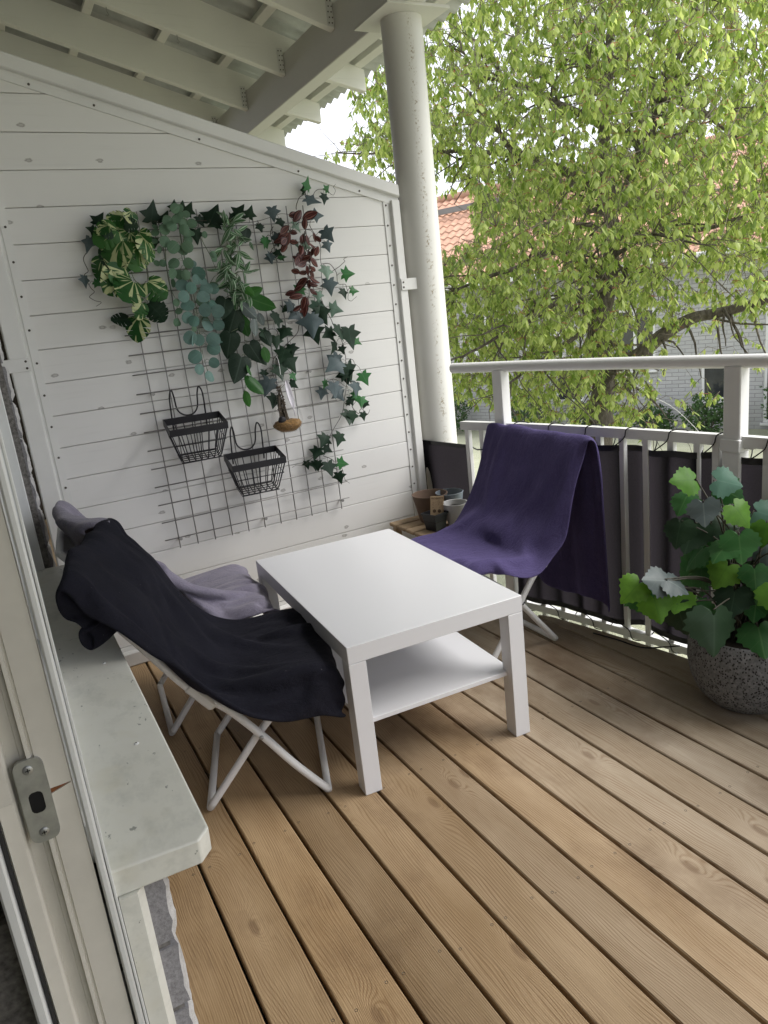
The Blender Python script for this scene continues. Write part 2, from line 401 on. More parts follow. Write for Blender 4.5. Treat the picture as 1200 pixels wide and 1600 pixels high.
# ================================================================ deck
def xr(y): return 1.10 - .08 * (y + 1.3) ** 2          # the railing bows outwards
def xdeck(y): return xr(y) - .085
b = MB()
for y in np.arange(-3.1, 4.0, .55):
    xe = min(xdeck(max(-2.6, min(.9, y))) - .06, .84); b.box(-.885, xe, y, y + .045, -.17, -.034)
b.box(-.89, .62, -3.25, 4.2, -.24, -.175)
deck = tag(b.build('deck', 'under_deck'), kind='structure')
GX = [-.895, -.770, -.645, -.519, -.393, -.268, -.143, -.021, .101, .222, .342, .461, .580, .701, .823]
GREY = [.0, .05, .05, .1, .15, .2, .45, .35, .6, .8, .75, .95, .9, 1.0]
def board(i, x0, x1, y0, y1, grey):
    w = x1 - x0; mb = MB(); mb.box(-w / 2, w / 2, y0, y1, -.028, 0, .0025)
    o = mb.build('deck_board', 'deck_wood', deck); o.location = ((x0 + x1) / 2, 0, RND.uniform(-.0008, .0008)); o.color = (grey, 0, 0, 1); return o
for i in range(14): board(i, GX[i] + .0042, GX[i + 1] - .0042, -3.2, .915, GREY[i])
ds = MB(); ds.lathe([(.0001, -.0006), (.0022, -.0004), (.0034, .0002), (.0036, -.002)], 8)
DSM = ds.mesh('screw', 'screw', True)
for o in list(deck.children):
    for yy in np.arange(-1.55, .9, .55):
        for sx in (-.040, .040): put('screw', DSM, o, loc=(sx + RND.uniform(-.006, .006), yy + RND.uniform(-.012, .012) + .0225, .0003))
mb = MB(); ys = np.linspace(-3.2, .62, 40)           # outermost board follows the curve
poly = [(.826 - .9, -3.2, 0)]
poly = [(-.074, y, 0) for y in (-3.2,)] + [(max(xdeck(y), .7) - .9, y, 0) for y in ys if xdeck(y) > .835] + [(-.074, max(y for y in ys if xdeck(y) > .835) + .05, 0)]
mb.prism([Vector(p) for p in poly], (0, 0, -.028)); o = mb.build('deck_board', 'deck_wood', deck); o.location = (.9, 0, 0); o.color = (1, 0, 0, 1)
for j, xa in enumerate((-.8, .0)):                    # the neighbour's half of the deck
    mb = MB(); mb.box(-.4, .4, .975, 4.2, -.028, 0, .002); o = mb.build('deck_board', 'deck_wood', deck); o.location = (xa - .0 + .3 * (j == 1), 0, 0); o.color = (.6, 0, 0, 1)

# ================================================================ house wall with window, door frame and sill
hw = wempty('house_wall', (-1.0, .0, 0)); tag(hw, 'grey block house wall with white window frame, painted sill and door post', 'house wall')
b = MB()
b.box(-1.20, -.912, -1.025, .675, 0, .52); b.box(-1.20, -.912, .675, 4.6, 0, 3.3); b.box(-1.20, -.912, -4.0, .675, 2.35, 3.3); b.box(-1.20, -.912, -6.0, -2.75, 0, 3.3)
b.build('wall_core', 'mortar', hw)
b = MB(); b.box(-.905, 1.0, 4.25, 4.45, -1.6, 2.3); b.build('dark_gap_infill', 'under_deck', hw)  # added dark wall closing the slit beside the partition so it reads shaded
def block_mesh(seed, L=.24, H=.112, D=.11):
    mb = MB(); nz, ny = 7, 12
    def fn(u, w):
        y = (u - .5) * L; z = (w - .5) * H
        e = min(u, 1 - u, w, 1 - w)
        x = .006 * noise.noise(Vector((y * 28 + seed * 9, z * 28, seed))) + .004 * noise.noise(Vector((y * 90, z * 90, seed))) - (.008 if e < .02 else 0) - .002
        return (x, y, z)
    mb.grid(fn, ny, nz, mat=1)
    ring = [i * (nz + 1) for i in range(ny + 1)] + [ny * (nz + 1) + j for j in range(1, nz + 1)] + [i * (nz + 1) + nz for i in range(ny - 1, -1, -1)] + [j for j in range(nz - 1, 0, -1)]
    n0 = len(mb.v); back = [(-D, mb.v[i][1], mb.v[i][2]) for i in ring]
    mb.v += back
    for k in range(len(ring)):
        k2 = (k + 1) % len(ring); mb.f.append((ring[k], ring[k2], n0 + k2, n0 + k)); mb.mi.append(0)
    return mb.mesh('block', ['grey_block', 'block_face'])
BL = [block_mesh(k) for k in range(5)]; BS = [block_mesh(k + 9, L=.115) for k in range(4)]
def blocks(y0, y1, z0, nrow, off=0):
    for r in range(nrow):
        z = z0 + .0615 + .124 * r; y = y0; half = (r + off) % 2 == 1
        while y < y1 - .05:
            L = .115 if (half and y == y0) else .24
            if y + L > y1 + .02: L = .115
            o = put('brick', RND.choice(BL if L > .2 else BS), hw, loc=(-.895 + RND.uniform(-.002, .002), y + L / 2, z)); y += L + .010
blocks(-1.03, .67, .0, 4); blocks(.68, 1.30, .0, 4, 1); blocks(.68, 1.05, .505, 18)
# window sill of painted sheet metal
b = MB()
def sill_pt(x, y): return .552 - (x + .97) * .03
out = [(-.972, -1.052), (-.845, -1.058), (-.824, -1.036), (-.824, .672), (-.972, .672)]
b.add([(x, y, sill_pt(x, y)) for x, y in out] + [(x + (.0 if x < -.9 else .001), y - (.001 if y < -1 else 0), sill_pt(x, y) - .003) for x, y in out] + [(x, y, .506) for x, y in out],
      [(0, 1, 2, 3, 4)] + [(i, i + 5, (i + 1) % 5 + 5, (i + 1) % 5) for i in range(5)] + [(i + 5, i + 10, (i + 1) % 5 + 10, (i + 1) % 5 + 5) for i in range(5)] + [(14, 13, 12, 11, 10)])
sill = b.build('window_sill', 'sill_paint', hw)
bev = sill.modifiers.new('bevel', 'BEVEL'); bev.width = .004; bev.segments = 3; bev.limit_method = 'ANGLE'; bev.angle_limit = math.radians(35)
scr = MB(); scr.lathe([(.0001, .0022), (.003, .002), (.0046, .0008), (.005, 0)], 12); scr.lathe([(.0001, .0026), (.0016, .0024), (.0018, .002)], 8, mat=1)
SCRW = scr.mesh('screw', ['white_metal', 'screw'], True)
for (x, y) in ((-.873, -.72), (-.872, -.30), (-.873, .12)): put('screw', SCRW, sill, loc=(x, y, sill_pt(x, y) + .0005))
# window: frame posts, rails and panes seen edge-on beside the sill
wf = MB(); wf.box(-1.035, -.932, .655, .678, .55, 2.35, .003); wf.box(-1.035, -.973, -.99, .655, .53, .60, .003); wf.box(-1.035, -.973, -.99, .655, 2.27, 2.35, .003)
wf.box(-1.035, -.976, -.16, -.10, .60, 2.27, .003); wf.box(-1.035, -.976, .60, .6548, .60, 2.27, .003)
win = wf.build('window', 'alu_white', hw)
t = NT('glass', .02, (.9, .95, .95)); t.b.inputs['Transmission Weight'].default_value = 1; t.b.inputs['IOR'].default_value = 1.45; M['glass'] = t.m
for (a, c) in ((-.985, -.162), (-.098, .598)):
    mb = MB(); mb.box(-1.012, -1.006, a, c, .602, 2.268); mb.build('window_pane', 'glass', win)
# aluminium cover strips and the white lining board beside the blocks
b = MB(); b.box(-.9845, -.9735, -1.066, -1.0, 0, 2.35, .003); b.build('cover_strip', 'alu_white', hw, True)
b = MB(); b.box(-.9725, -.9685, -1.062, -1.0, 0, 2.35, .001); b.build('cover_strip', 'alu_white', hw)
b = MB(); b.prism([(-.9675, -1.058, 0), (-.942, -1.058, 0), (-.931, -1.044, 0), (-.931, -1.00, 0), (-.9675, -1.00, 0)], (0, 0, .505)); b.build('lining_board', 'sill_paint', hw)
# door post, a moulded timber profile with strike plate
prof = [(-.988, -1.060), (-1.0235, -1.0605), (-1.0245, -1.0575), (-1.027, -1.0575), (-1.0278, -1.0628), (-1.0325, -1.0632), (-1.0335, -1.052), (-1.0395, -1.0515), (-1.041, -1.0500), (-1.0555, -1.0492),
        (-1.0575, -1.0600), (-1.061, -1.0640), (-1.079, -1.0665), (-1.0805, -1.0600), (-1.0865, -1.0600), (-1.0865, -.95), (-.988, -.95)]
b = MB(); b.prism([(x, y, -.02) for x, y in prof], (0, 0, .733)); b.v = [(x, y, (.7155 - .011 * min(1, max(0, (-.988 - x) / .04)) if x > -1.034 else .7158) if z > .5 else z) for x, y, z in b.v]; post = b.build('door_post', 'jamb_paint', hw)
b = MB(); b.prism([(x, y, .716) for x, y in prof], (0, 0, 1.65)); post2 = b.build('door_post', 'jamb_paint', hw)
b = MB(); b.prism([(x * .998 - .0025, y + .0022, .70) for x, y in prof[:9]] + [(-1.038, -.97, .70), (-.992, -.97, .70)], (0, 0, .02)); b.build('torn_wood', 'bare_wood', hw)
b = MB(); b.box(-1.0865, -1.0812, -1.068, -1.0602, 0, 2.35, .001); b.build('gasket', 'rubber', post)
b = MB(); b.box(-1.102, -1.0870, -1.085, -1.03, 0, 2.35, .003); b.build('casing', 'alu_white', post)
# strike plate: rounded steel plate with a latch hole and two screws
b = MB(); n = 28; ring = []
zc, hh, ww = .7085, .0615, .0185; xc = -1.0335
for k in range(n):
    a = 2 * PI * k / n; ca, sa = math.cos(a), math.sin(a)
    ring.append((xc + ww * math.copysign(abs(ca) ** .55, ca), zc + (hh - .018) * math.copysign(1, sa) * (1 if abs(sa) > .02 else 0) + .018 * math.copysign(abs(sa) ** .8, sa)))
hole = []
for k in range(n):
    a = 2 * PI * k / n; ca, sa = math.cos(a), math.sin(a); m = max(abs(ca) / .0088, abs(sa) / .0155); m = max(m, (abs(ca) / .0088 + abs(sa) / .0155) / 1.65)
    hole.append((xc + ca / m, zc - .002 + sa / m))
yf = -1.0662
vs = [(x, yf, z) for x, z in ring] + [(x, yf, z) for x, z in hole] + [(x, yf + .006, z) for x, z in ring] + [(x, yf + .03, z) for x, z in hole]
fs = [(k, (k + 1) % n, n + (k + 1) % n, n + k) for k in range(n)] + [(k, 2 * n + k, 2 * n + (k + 1) % n, (k + 1) % n) for k in range(n)]
b.add(vs, fs, 0); b.add([vs[n + k] for k in range(n)] + [vs[3 * n + k] for k in range(n)], [(k, (k + 1) % n, n + (k + 1) % n, n + k) for k in range(n)], 1)
b.add([(x, yf + .0012, z) for x, z in hole], [tuple(range(n))], 1)
for dz in (.047, -.047):
    nn = 14; c0 = (xc - .001, zc + dz)
    rr = [(.0062, 0), (.0062, -.0012), (.0045, -.0022), (.0001, -.0018)]
    vs = [(c0[0] + r * math.cos(2 * PI * k / nn), yf + d, c0[1] + r * math.sin(2 * PI * k / nn)) for r, d in rr for k in range(nn)]
    b.add(vs, [(i * nn + k, i * nn + (k + 1) % nn, (i + 1) * nn + (k + 1) % nn, (i + 1) * nn + k) for i in range(3) for k in range(nn)], 0)
    b.box(c0[0] - .003, c0[0] + .003, yf - .0026, yf - .001, c0[1] - .0006, c0[1] + .0006, mat=1); b.box(c0[0] - .0006, c0[0] + .0006, yf - .0027, yf - .001, c0[1] - .003, c0[1] + .003, mat=1)
b.build('strike_plate', ['steel', 'hole'], post, True)
# the room behind
b = MB(); b.box(-4.2, -1.21, -4, 1.2, -.06, -.02); tag(b.build('room_floor', 'door_dark'), kind='structure')
b = MB(); b.box(-4.3, -4.2, -4, 1.3, -.06, 2.6); b.box(-4.2, -1.21, 1.2, 1.3, -.06, 2.6); b.box(-4.2, -1.21, -4.1, -4, -.06, 2.6); b.box(-4.2, -1.21, -4, 1.2, 2.5, 2.6)
tag(b.build('room_wall', 'jamb_paint'), kind='structure')
# half-open balcony door leaf folded back into the room
dl = wempty('balcony_door', (-1.16, -1.1, 0)); tag(dl, 'brown inner face of the opened balcony door beside the post', 'door')
b = MB(); b.box(-1.85, -1.125, -1.005, -.955, .0, 2.2, .003); b.build('door_leaf', 'door_dark', dl)
b = MB(); b.box(-1.80, -1.23, -1.0075, -1.005, .95, 2.1, .001); b.build('door_panel', 'door_dark', dl)

# ================================================================ privacy partition of white planks
pw = wempty('privacy_partition', (0, .95, 0)); tag(pw, 'white painted plank partition with sloping top and metal edge trim', 'partition wall')
SL = -.300
def zin(x): return 1.742 + (.711 - x) * -SL          # lower edge of the sloping trim
def clip(z0, z1, x0, x1, f):
    pts = [(x0, z0), (x1, z0), (x1, min(z1, f(x1))), ]
    if f(x1) < z0:
        xm = .711 - (z0 - 1.742) / -SL; xm = x0 + 0 if xm < x0 else xm; pts = [(x0, z0), (xm, z0)]
    if f(x1) < z1:
        xm = .711 - (z1 - f(.711)) / -SL
        if xm > x0: pts.append((xm, z1)); pts.append((x0, z1))
        else: pts.append((x0, f(x0)))
    else: pts.append((x0, z1))
    return pts
zz = .437 - .1205 * 4 + .003
while zz < 2.27:
    ft = lambda x: zin(x) + .02
    z0, z1 = max(zz + .0009, 0.003), zz + .1196
    if ft(-.80) > z0 + .01:
        p = clip(z0, z1, -.80, .73, ft); cx, cz = -.03, (z0 + z1) / 2
        mb = MB(); dy = RND.uniform(-.0012, .0012); mb.prism([(x - cx, .930 + dy - .93, z - cz) for x, z in p], (0, .021, 0))
        o = mb.build('plank', 'plank_paint', pw, world=True) if False else put('plank', mb.mesh('plank', 'plank_paint'), pw)
        o.location = (cx, .93, cz)
        bv = o.modifiers.new('bevel', 'BEVEL'); bv.width = .0022; bv.segments = 2; bv.limit_method = 'ANGLE'
    zz += .1205
b = MB(); b.prism([(-.86, .953, .0), (.76, .953, .0), (.76, .953, zin(.76) + .03), (-.86, .953, zin(-.86) + .03)], (0, .02, 0)); b.build('backing', 'trim_metal', pw)
def trim(name, pa, pb, inward, flange=.028, raised=.052):
    # cross section from the inner edge outwards: flat flange, small groove, raised cap
    pa = Vector(pa); pb = Vector(pb); iw = Vector(inward)
    pr = [(0, -.0025), (flange - .004, -.003), (flange - .001, .001), (flange + .004, .001), (flange + .008, -.012), (flange + .012, -.016), (flange + raised - .004, -.016), (flange + raised, -.012), (flange + raised, .035), (0, .035)]
    mb = MB(); vs = []
    for base in (pa, pb):
        for (u, d) in pr: vs.append(base - iw * u + Vector((0, d, 0)))
    n = len(pr); fs = [(i, (i + 1) % n, n + (i + 1) % n, n + i) for i in range(n)] + [tuple(range(n)), tuple(range(n, 2 * n))[::-1]]
    mb.add(vs, fs); return mb.build(name, 'trim_metal', pw)
sn = Vector((SL, 0, -1)).normalized()               # inward normal of the slope (down)
tl = trim('edge_trim', (-.780, .928, 0), (-.780, .928, zin(-.78)), (1, 0, 0), .030, .072)
tr = trim('edge_trim', (.711, .928, 0), (.711, .928, zin(.711) + .002), (-1, 0, 0), .026, .050)
tt = trim('edge_trim', (-.895, .926, zin(-.895)), (.787, .926, zin(.787)), (SL * .0, 0, -1), .030, .058)
hd = MB(); hd.lathe([(.0001, .0030), (.0022, .0028), (.0042, .0014), (.0044, 0)], 10)
for i, p in enumerate(hd.v): hd.v[i] = (p[0], -p[2], p[1])
HEAD = hd.mesh('screw', 'screw', True)
for k in range(18): put('screw', HEAD, tl, loc=(-.792, .9248, .19 + .1165 * k))
for k in range(20): put('screw', HEAD, tr, loc=(.7235, .9248, .14 + .0835 * k))
for x in (-.62, -.42, -.06, .33, .60): put('screw', HEAD, tt, loc=(x, .9228, zin(x) + .012))
b = MB(); b.box(-.775, .70, .895, .9275, .0, .062, .006); b.build('base_board', 'trim_metal', pw)
# steel fixing brackets
def bracket(x0, x1, z0, z1, y=.905, scr=()):
    mb = MB(); mb.box(x0, x1, y - .003, y, z0, z1, .001); mb.box(x0 if x0 > 0 else x1 - .003, x0 + .003 if x0 > 0 else x1, y, .93, z0, z1); o = mb.build('bracket', 'trim_metal', pw)
    for (x, z) in scr: put('screw', HEAD, o, loc=(x, y - .003, z))
bracket(-.925, -.815, 1.215, 1.262, .9095, ((-.828, 1.25), (-.828, 1.226)))
bracket(.752, .86, 1.365, 1.415, .9095, ((.763, 1.40), (.763, 1.378)))
bracket(.745, .86, .215, .262, .9095, ((.757, .25), (.757, .226)))

# ================================================================ column
ct = wempty('column', (.905, .955, -1.6)); tag(ct, 'round white painted steel column with rust specks beside the partition', 'column')
b = MB(); b.lathe([(.088, -1.6), (.088, 2.462)], 48, cap=True); o = b.build('shaft', 'column_paint', ct, True); o.location = (.905, .955, 0)
b = MB(); b.box(.755, 1.055, .805, 1.105, 2.4625, 2.4745, .001); b.build('cap_plate', 'column_paint', ct)

# ================================================================ roof
rf = wempty('balcony_roof', (0, .95, 2.5)); tag(rf, 'white timber balcony roof with rafters, beam and corrugated sheets', 'roof')
XB = .845; RS = -.305
def zr(x): return 2.592 + (XB - x) * -RS             # rafter underside
b = MB(); b.box(XB, .935, -4.2, 5.2, 2.475, 2.70, .004); b.build('beam', 'beam_grey', rf)
RY = [1.47 + .645 * k for k in range(-8, 6)]
def rafter():
    mb = MB(); t = .022; poly = [(-1.0, zr(-1.0)), (XB - .002, zr(XB)), (XB - .002, 2.702), (1.0, 2.702), (1.0, zr(1.0) + .075), (1.36, zr(1.36) + .075), (1.36, zr(1.36) + .2), (-1.0, zr(-1.0) + .2)]
    poly = [(-1.0, zr(-1.0)), (XB - .002, zr(XB)), (XB - .002, 2.703), (.9375, 2.703), (.9375, zr(.9375) + .055), (1.34, zr(1.34) + .085), (1.34, zr(1.34) + .2), (-1.0, zr(-1.0) + .2)]
    mb.prism([(x, -t, z) for x, z in poly], (0, 2 * t, 0)); return mb.mesh('rafter', 'beam_paint')
RM = rafter()
hp = MB(); hp.box(0, .032, -.002, 0, 0, .10); 
for i in range(4):
    for j in range(2): hp.lathe([(.0001, .0), (.0028, 0)], 6, mat=1); 
hp = MB(); hp.box(-.034, 0, -.0015, 0, 0, .12)
for i in range(5):
    for j in range(2):
        cx, cz = -.009 - .016 * j + .004 * (i % 2), .014 + .023 * i; hp.box(cx - .0028, cx + .0028, -.0025, -.0012, cz - .0028, cz + .0028, mat=1)
HM = hp.mesh('hanger', ['trim_metal', 'screw'])
for y in RY:
    r_ = put('rafter', RM, rf, loc=(0, y, 0)); bv = r_.modifiers.new('bevel', 'BEVEL'); bv.width = .003; bv.segments = 2; bv.limit_method = 'ANGLE'
    put('joist_hanger', HM, r_, loc=(XB - .004, -.0222, zr(XB) + .012))
for x in (-.80, -.42, -.03, .36, .72, 1.08, 1.30):
    mb = MB(); z = zr(x) + .2005; A = Matrix.Translation((x, 0, z)) @ Matrix.Rotation(math.atan(-RS), 4, 'Y'); mb.box(-.024, .024, -4.2, 5.2, 0, .042, .002, X=A); mb.build('purlin', 'beam_paint', rf)
plain('sheet', (.58, .59, .59), .5, .3, .15, 8)
WL = .105; mb = MB(); ny = int(9.4 / WL * 8); ang = math.atan(-RS)
def fsheet(u, w):
    y = -4.2 + 9.4 * u; x = -1.15 + w * 2.60; d = .014 * math.cos(2 * PI * y / WL)
    return (x + d * math.sin(ang), y, zr(x) + .2585 + d * math.cos(ang))
mb.grid(fsheet, ny, 1); sh = mb.build('corrugated_sheet', 'sheet', rf, 'all'); sm = sh.modifiers.new('solid', 'SOLIDIFY'); sm.thickness = .0015; sm.offset = 1
for (x, y) in ((-.05, 2.12), (.28, 2.12), (.02, 1.475)):  # little cup hooks under the rafters
    mb = MB(); mb.tube([(x, y, zr(x)), (x, y, zr(x) - .02), (x + .006, y, zr(x) - .032), (x, y, zr(x) - .04), (x - .006, y, zr(x) - .034)], .0018, 6); mb.build('hook', 'steel', rf)

# ================================================================ railing
rl = wempty('balcony_railing', (1.0, .0, 0)); tag(rl, 'curved white metal balcony railing with round handrail and slim balusters', 'railing')
YE = .63; YS = -3.0
def rcurve(y0, y1, n=30, off=0): return [(xr(y) + off, y) for y in np.linspace(y0, y1, n)]
b = MB(); b.tube([(x, y, 1.015) for x, y in rcurve(YE, YS)], .0215, 16); b.build('handrail', 'white_metal', rl, True)
def strip(name, z0, z1, half, y0, y1):
    mb = MB(); P = rcurve(y0, y1, 34); vs = []; n = len(P)
    for i, (x, y) in enumerate(P):
        for dx, z in ((-half, z0), (-half, z1), (half, z1), (half, z0)): vs.append((x + dx, y, z))
    fs = [(i * 4 + k, i * 4 + (k + 1) % 4, (i + 1) * 4 + (k + 1) % 4, (i + 1) * 4 + k) for i in range(n - 1) for k in range(4)] + [(0, 1, 2, 3), tuple((n - 1) * 4 + k for k in range(4))]
    mb.add(vs, fs); return mb.build(name, 'white_metal', rl)
strip('middle_rail', .750, .785, .015, .60, YS); strip('bottom_rail', -.030, .0, .014, .60, YS)
POSTS = [.39, -.555, -1.50, -2.45]
for y in POSTS:
    x = xr(y); mb = MB(); mb.box(x - .022, x + .022, y - .030, y + .030, .75, 1.002, .003); mb.box(x - .030, x + .024, y - .034, y + .034, .735, .775, .002); mb.box(x - .024, x + .024, y - .032, y + .032, -.35, .735, .003)
    p = mb.build('post', 'white_metal', rl)
    mb = MB(); mb.box(x - .006, x + .006, y - .066, y - .034, .745, .775, .001); mb.build('lug', 'trim_metal', p)
    hs = MB(); hs.v = [(-p_[1] * -1 if False else p_[1], p_[0], p_[2]) for p_ in hd.v]; HX = hs.mesh('screw', 'screw', True) if y == POSTS[0] else HX
    for (yy, z) in ((y - .018, .985), (y + .018, .985), (y, .755)): put('screw', HX, p, loc=(x - (.022 if z > .8 else .030), yy, z))
BAL = [.575, .50, .33, .235, .14, .045, -.05, -.145, -.24, -.335, -.43, -.495, -.66, -.75, -.845, -.94, -1.035, -1.13, -1.225, -1.32, -1.41]
balm = MB(); balm.box(-.010, .010, -.013, .013, -.20, .752, .002); BM_ = balm.mesh('baluster', 'white_metal')
for y in BAL: put('baluster', BM_, rl, loc=(xr(y), y, 0))

# dark privacy screen laced to the railing, running in front of most bars and behind a few
BEHIND = (-.19, -.475, -.62, .54)
ps = wempty('privacy_screen', (1.0, 0, 0)); tag(ps, 'charcoal fabric privacy screen laced along the lower railing', 'screen')
def scr_x(y):
    d = 0
    for yb in (-.195, -.495, -.665): d = max(d, math.exp(-((y - yb) / .05) ** 2))
    return xr(y) - .020 + .046 * d + .0015 * math.sin(y * 23)
def fscr(u, w):
    y = .352 - 2.35 * u; x = scr_x(y); z = .018 + .705 * w + (.003 * math.sin(y * 31) - .006 * abs(math.sin(y * 8.3 + .7))) * (2 * w - 1)
    return (x + .003 * noise.noise(Vector((y * 7, z * 5, 1))) * math.sin(PI * w) + .004 * math.sin(14 * (z + y * 1.2)) * math.exp(-w * 6), y, z)
b = MB(); b.grid(fscr, 150, 16); o = b.build('fabric', 'screen_cloth', ps, 'all')
for zt in (0.985, .01):
    mb = MB(); mb.grid(lambda u, w: (lambda p: (p[0] - .0015, p[1], p[2] + (w - .5) * .022))(fscr(u, zt)), 150, 1); mb.build('hem', 'rubber', ps, 'all')
def fleft(u, w):
    y = .955 - .26 * u; x = .80 + .06 * u - .015; return (.825 + .015 * math.sin(u * 5), .99 - .26 * u, .02 + w * (.64 + .02 * u))
b = MB(); b.grid(lambda u, w: (.80 + .06 * u + .004 * math.sin(w * 9 + u * 7), 1.06 - .42 * u, .02 + w * .645), 20, 12); b.build('fabric', 'screen_cloth', ps, 'all')
b = MB(); b.grid(lambda u, w: (.797 + .06 * u, 1.06 - .42 * u, .650 + w * .018), 20, 1); b.grid(lambda u, w: (.855 - .001, .655 - u * .013, .02 + w * .645), 1, 6); b.build('hem', 'rubber', ps)
# black lacing cord
for k in range(18):
    y = .33 - .165 * k; x = xr(y); x2 = xr(y - .09)
    mb = MB(); mb.tube(spline([(scr_x(y + .05) - .004, y + .05, .712), (x - .019, y, .752), (x - .017, y - .015, .787), (x + .017, y - .05, .789), (x2 + .018, y - .10, .75), (scr_x(y - .11) + .004, y - .115, .715)], 4), .0022, 6); mb.build('cord', 'rubber', ps, 'all')
    mb = MB(); mb.tube(spline([(scr_x(y + .06) - .004, y + .06, .03), (x - .018, y, .004), (x - .017, y - .02, -.03), (x + .017, y - .05, -.033), (scr_x(y - .1) + .004, y - .10, .02)], 4), .0022, 6); mb.build('cord', 'rubber', ps, 'all')
b = MB(); cc = (.905, .955); b.tube(spline([(.80, .92, .560)] + [(cc[0] + .091 * math.cos(a), cc[1] + .091 * math.sin(a), .555 + .045 * (a + 2.9) / 2.2) for a in np.linspace(-2.9, -.5, 9)] + [(.90, .70, .655), (xr(.5) - .02, .52, .665), (xr(.42) - .03, .44, .68)], 3), .003, 6); b.build('cord', 'rubber', ps, 'all')
tag(MB().tube(spline([(.86, -.10, .004), (.885, -.2, .004), (.90, -.30, .005), (.95, -.36, .012), (.985, -.40, .02)], 5), .003, 6).build('loose_cord', 'rubber', None, 'all'), 'loose black cord end lying on the deck edge under the screen', 'cord')


# ================================================================ coffee table
tb = empty('coffee_table', (0, 0, 0), math.radians(-3.87)); tag(tb, 'white rectangular coffee table with lower shelf in the middle of the deck', 'table')
MB().box(-.275, .275, -.45, .45, .400, .450, .0012).build('table_top', 'laminate', tb)
MB().box(-.247, .247, -.422, .422, .196, .210, .001).build('shelf', 'laminate', tb)
lm = MB().box(-.025, .025, -.025, .025, .001, .3992, .001).mesh('leg', 'laminate')
for sx in (-1, 1):
    for sy in (-1, 1): put('leg', lm, tb, loc=(sx * .2498, sy * .4248, 0))

# ================================================================ folding chairs
BACKS = {0: [(-.187, .466), (-.222, .556), (-.255, .636), (-.292, .715), (-.297, .724)], 1: [(-.203, .455), (-.258, .540), (-.308, .615), (-.363, .692), (-.371, .701)]}
def seat_prof(k): return [(.19, .372), (.15, .372), (.05, .362), (-.05, .350), (-.115, .353), (-.152, .388)] + BACKS[k]
def make_chair(kind):
    bx_, bz_ = BACKS[kind][-1]; mid_ = BACKS[kind][1]
    r = empty('folding_chair')
    W2 = .215
    def pipe(name, pts, rad=.011, n=5, mat='white_metal', flat=None):
        mb = MB(); mb.tube(spline(pts, n) if n > 1 else pts, rad, 10); return mb.build(name, mat, r, 'all')
    for s in (-1, 1):                                   # back frame leg: front foot, pivot, hinge, backrest top
        y = s * W2
        pipe('back_leg', [(.163, y, .012), (.08, y, .115), (.01, y, .215), (-.07, y, .315), (-.152, y, .388), (mid_[0], y, mid_[1]), (bx_, y, bz_ - .002)])
        y = s * (W2 - .024)
        pipe('front_leg', [(-.165, y, .012), (-.08, y, .115), (.005, y, .218), (.095, y, .305), (.182, y, .372)])
        pv = MB(); pv.tube([(.007, s * (W2 - .038), .217), (.007, s * (W2 + .014), .217)], .006, 10); pv.build('pivot_pin', 'steel', r, 'all')
        hg = MB(); A = Matrix.Translation((-.128, s * W2, .362)) @ Matrix.Rotation(.9, 4, 'Y'); hg.box(-.05, .045, -.014, .014, -.014, .016, .007, X=A); hg.build('hinge', 'hinge_plastic', r, True)
        pipe('seat_rail', [(.182, y, .366), (.10, y, .358), (.0, y, .348), (-.07, y, .343), (-.128, y, .352)], .009)
    for (x, w) in ((.163, W2), (-.165, W2 - .024)):
        pipe('ground_bar', [(x, -w, .0115), (x, 0, .0115), (x, w, .0115)], .0108, 1)
    pipe('top_bar', [(bx_, -W2, bz_ - .002), (bx_, 0, bz_ - .002), (bx_, W2, bz_ - .002)], .0105, 1)
    fb = MB(); pr = [(.168, .370), (.196, .376), (.206, .371), (.209, .360), (.206, .332), (.202, .332), (.203, .358), (.200, .366), (.194, .370), (.168, .365)]
    fb.prism([(x, -W2 - .008, z) for x, z in pr], (0, 2 * W2 + .016, 0)); fb.build('front_rail', 'hinge_plastic', r)
    P = spline([(x, 0, z) for x, z in seat_prof(kind)], 4); sb = MB()
    sb.grid(lambda u, w: (lambda p, y: (p.x, y, p.z - .012 * (1 - (y / (W2 - .03)) ** 2)))(P[round(u * (len(P) - 1))], (w * 2 - 1) * (W2 - .03)), len(P) - 1, 8)
    o = sb.build('sling', 'hinge_plastic', r, 'all'); m = o.modifiers.new('solid', 'SOLIDIFY'); m.thickness = .002
    return r
def copy_tree(o, parent=None):
    c = o.copy(); COL.objects.link(c)
    if parent is not None: c.parent = parent
    for ch in list(o.children): copy_tree(ch, c)
    return c
chair = make_chair(1)
ch2 = make_chair(0); ch3 = copy_tree(chair)
for o, (x, y, a), lab in ((chair, (-.467, -.095, -18.9), 'white folding chair under the black blanket, nearest the sill corner'),
                          (ch2, (.552, .14, 179), 'white folding chair under the purple blanket, beside the railing'),
                          (ch3, (-.50, .42, -6), 'white folding chair under the grey blanket, close to the plank partition')):
    o.location = (x, y, 0); o.rotation_euler = (0, 0, math.radians(a)); tag(o, lab, 'chair', 'folding chairs around the coffee table')

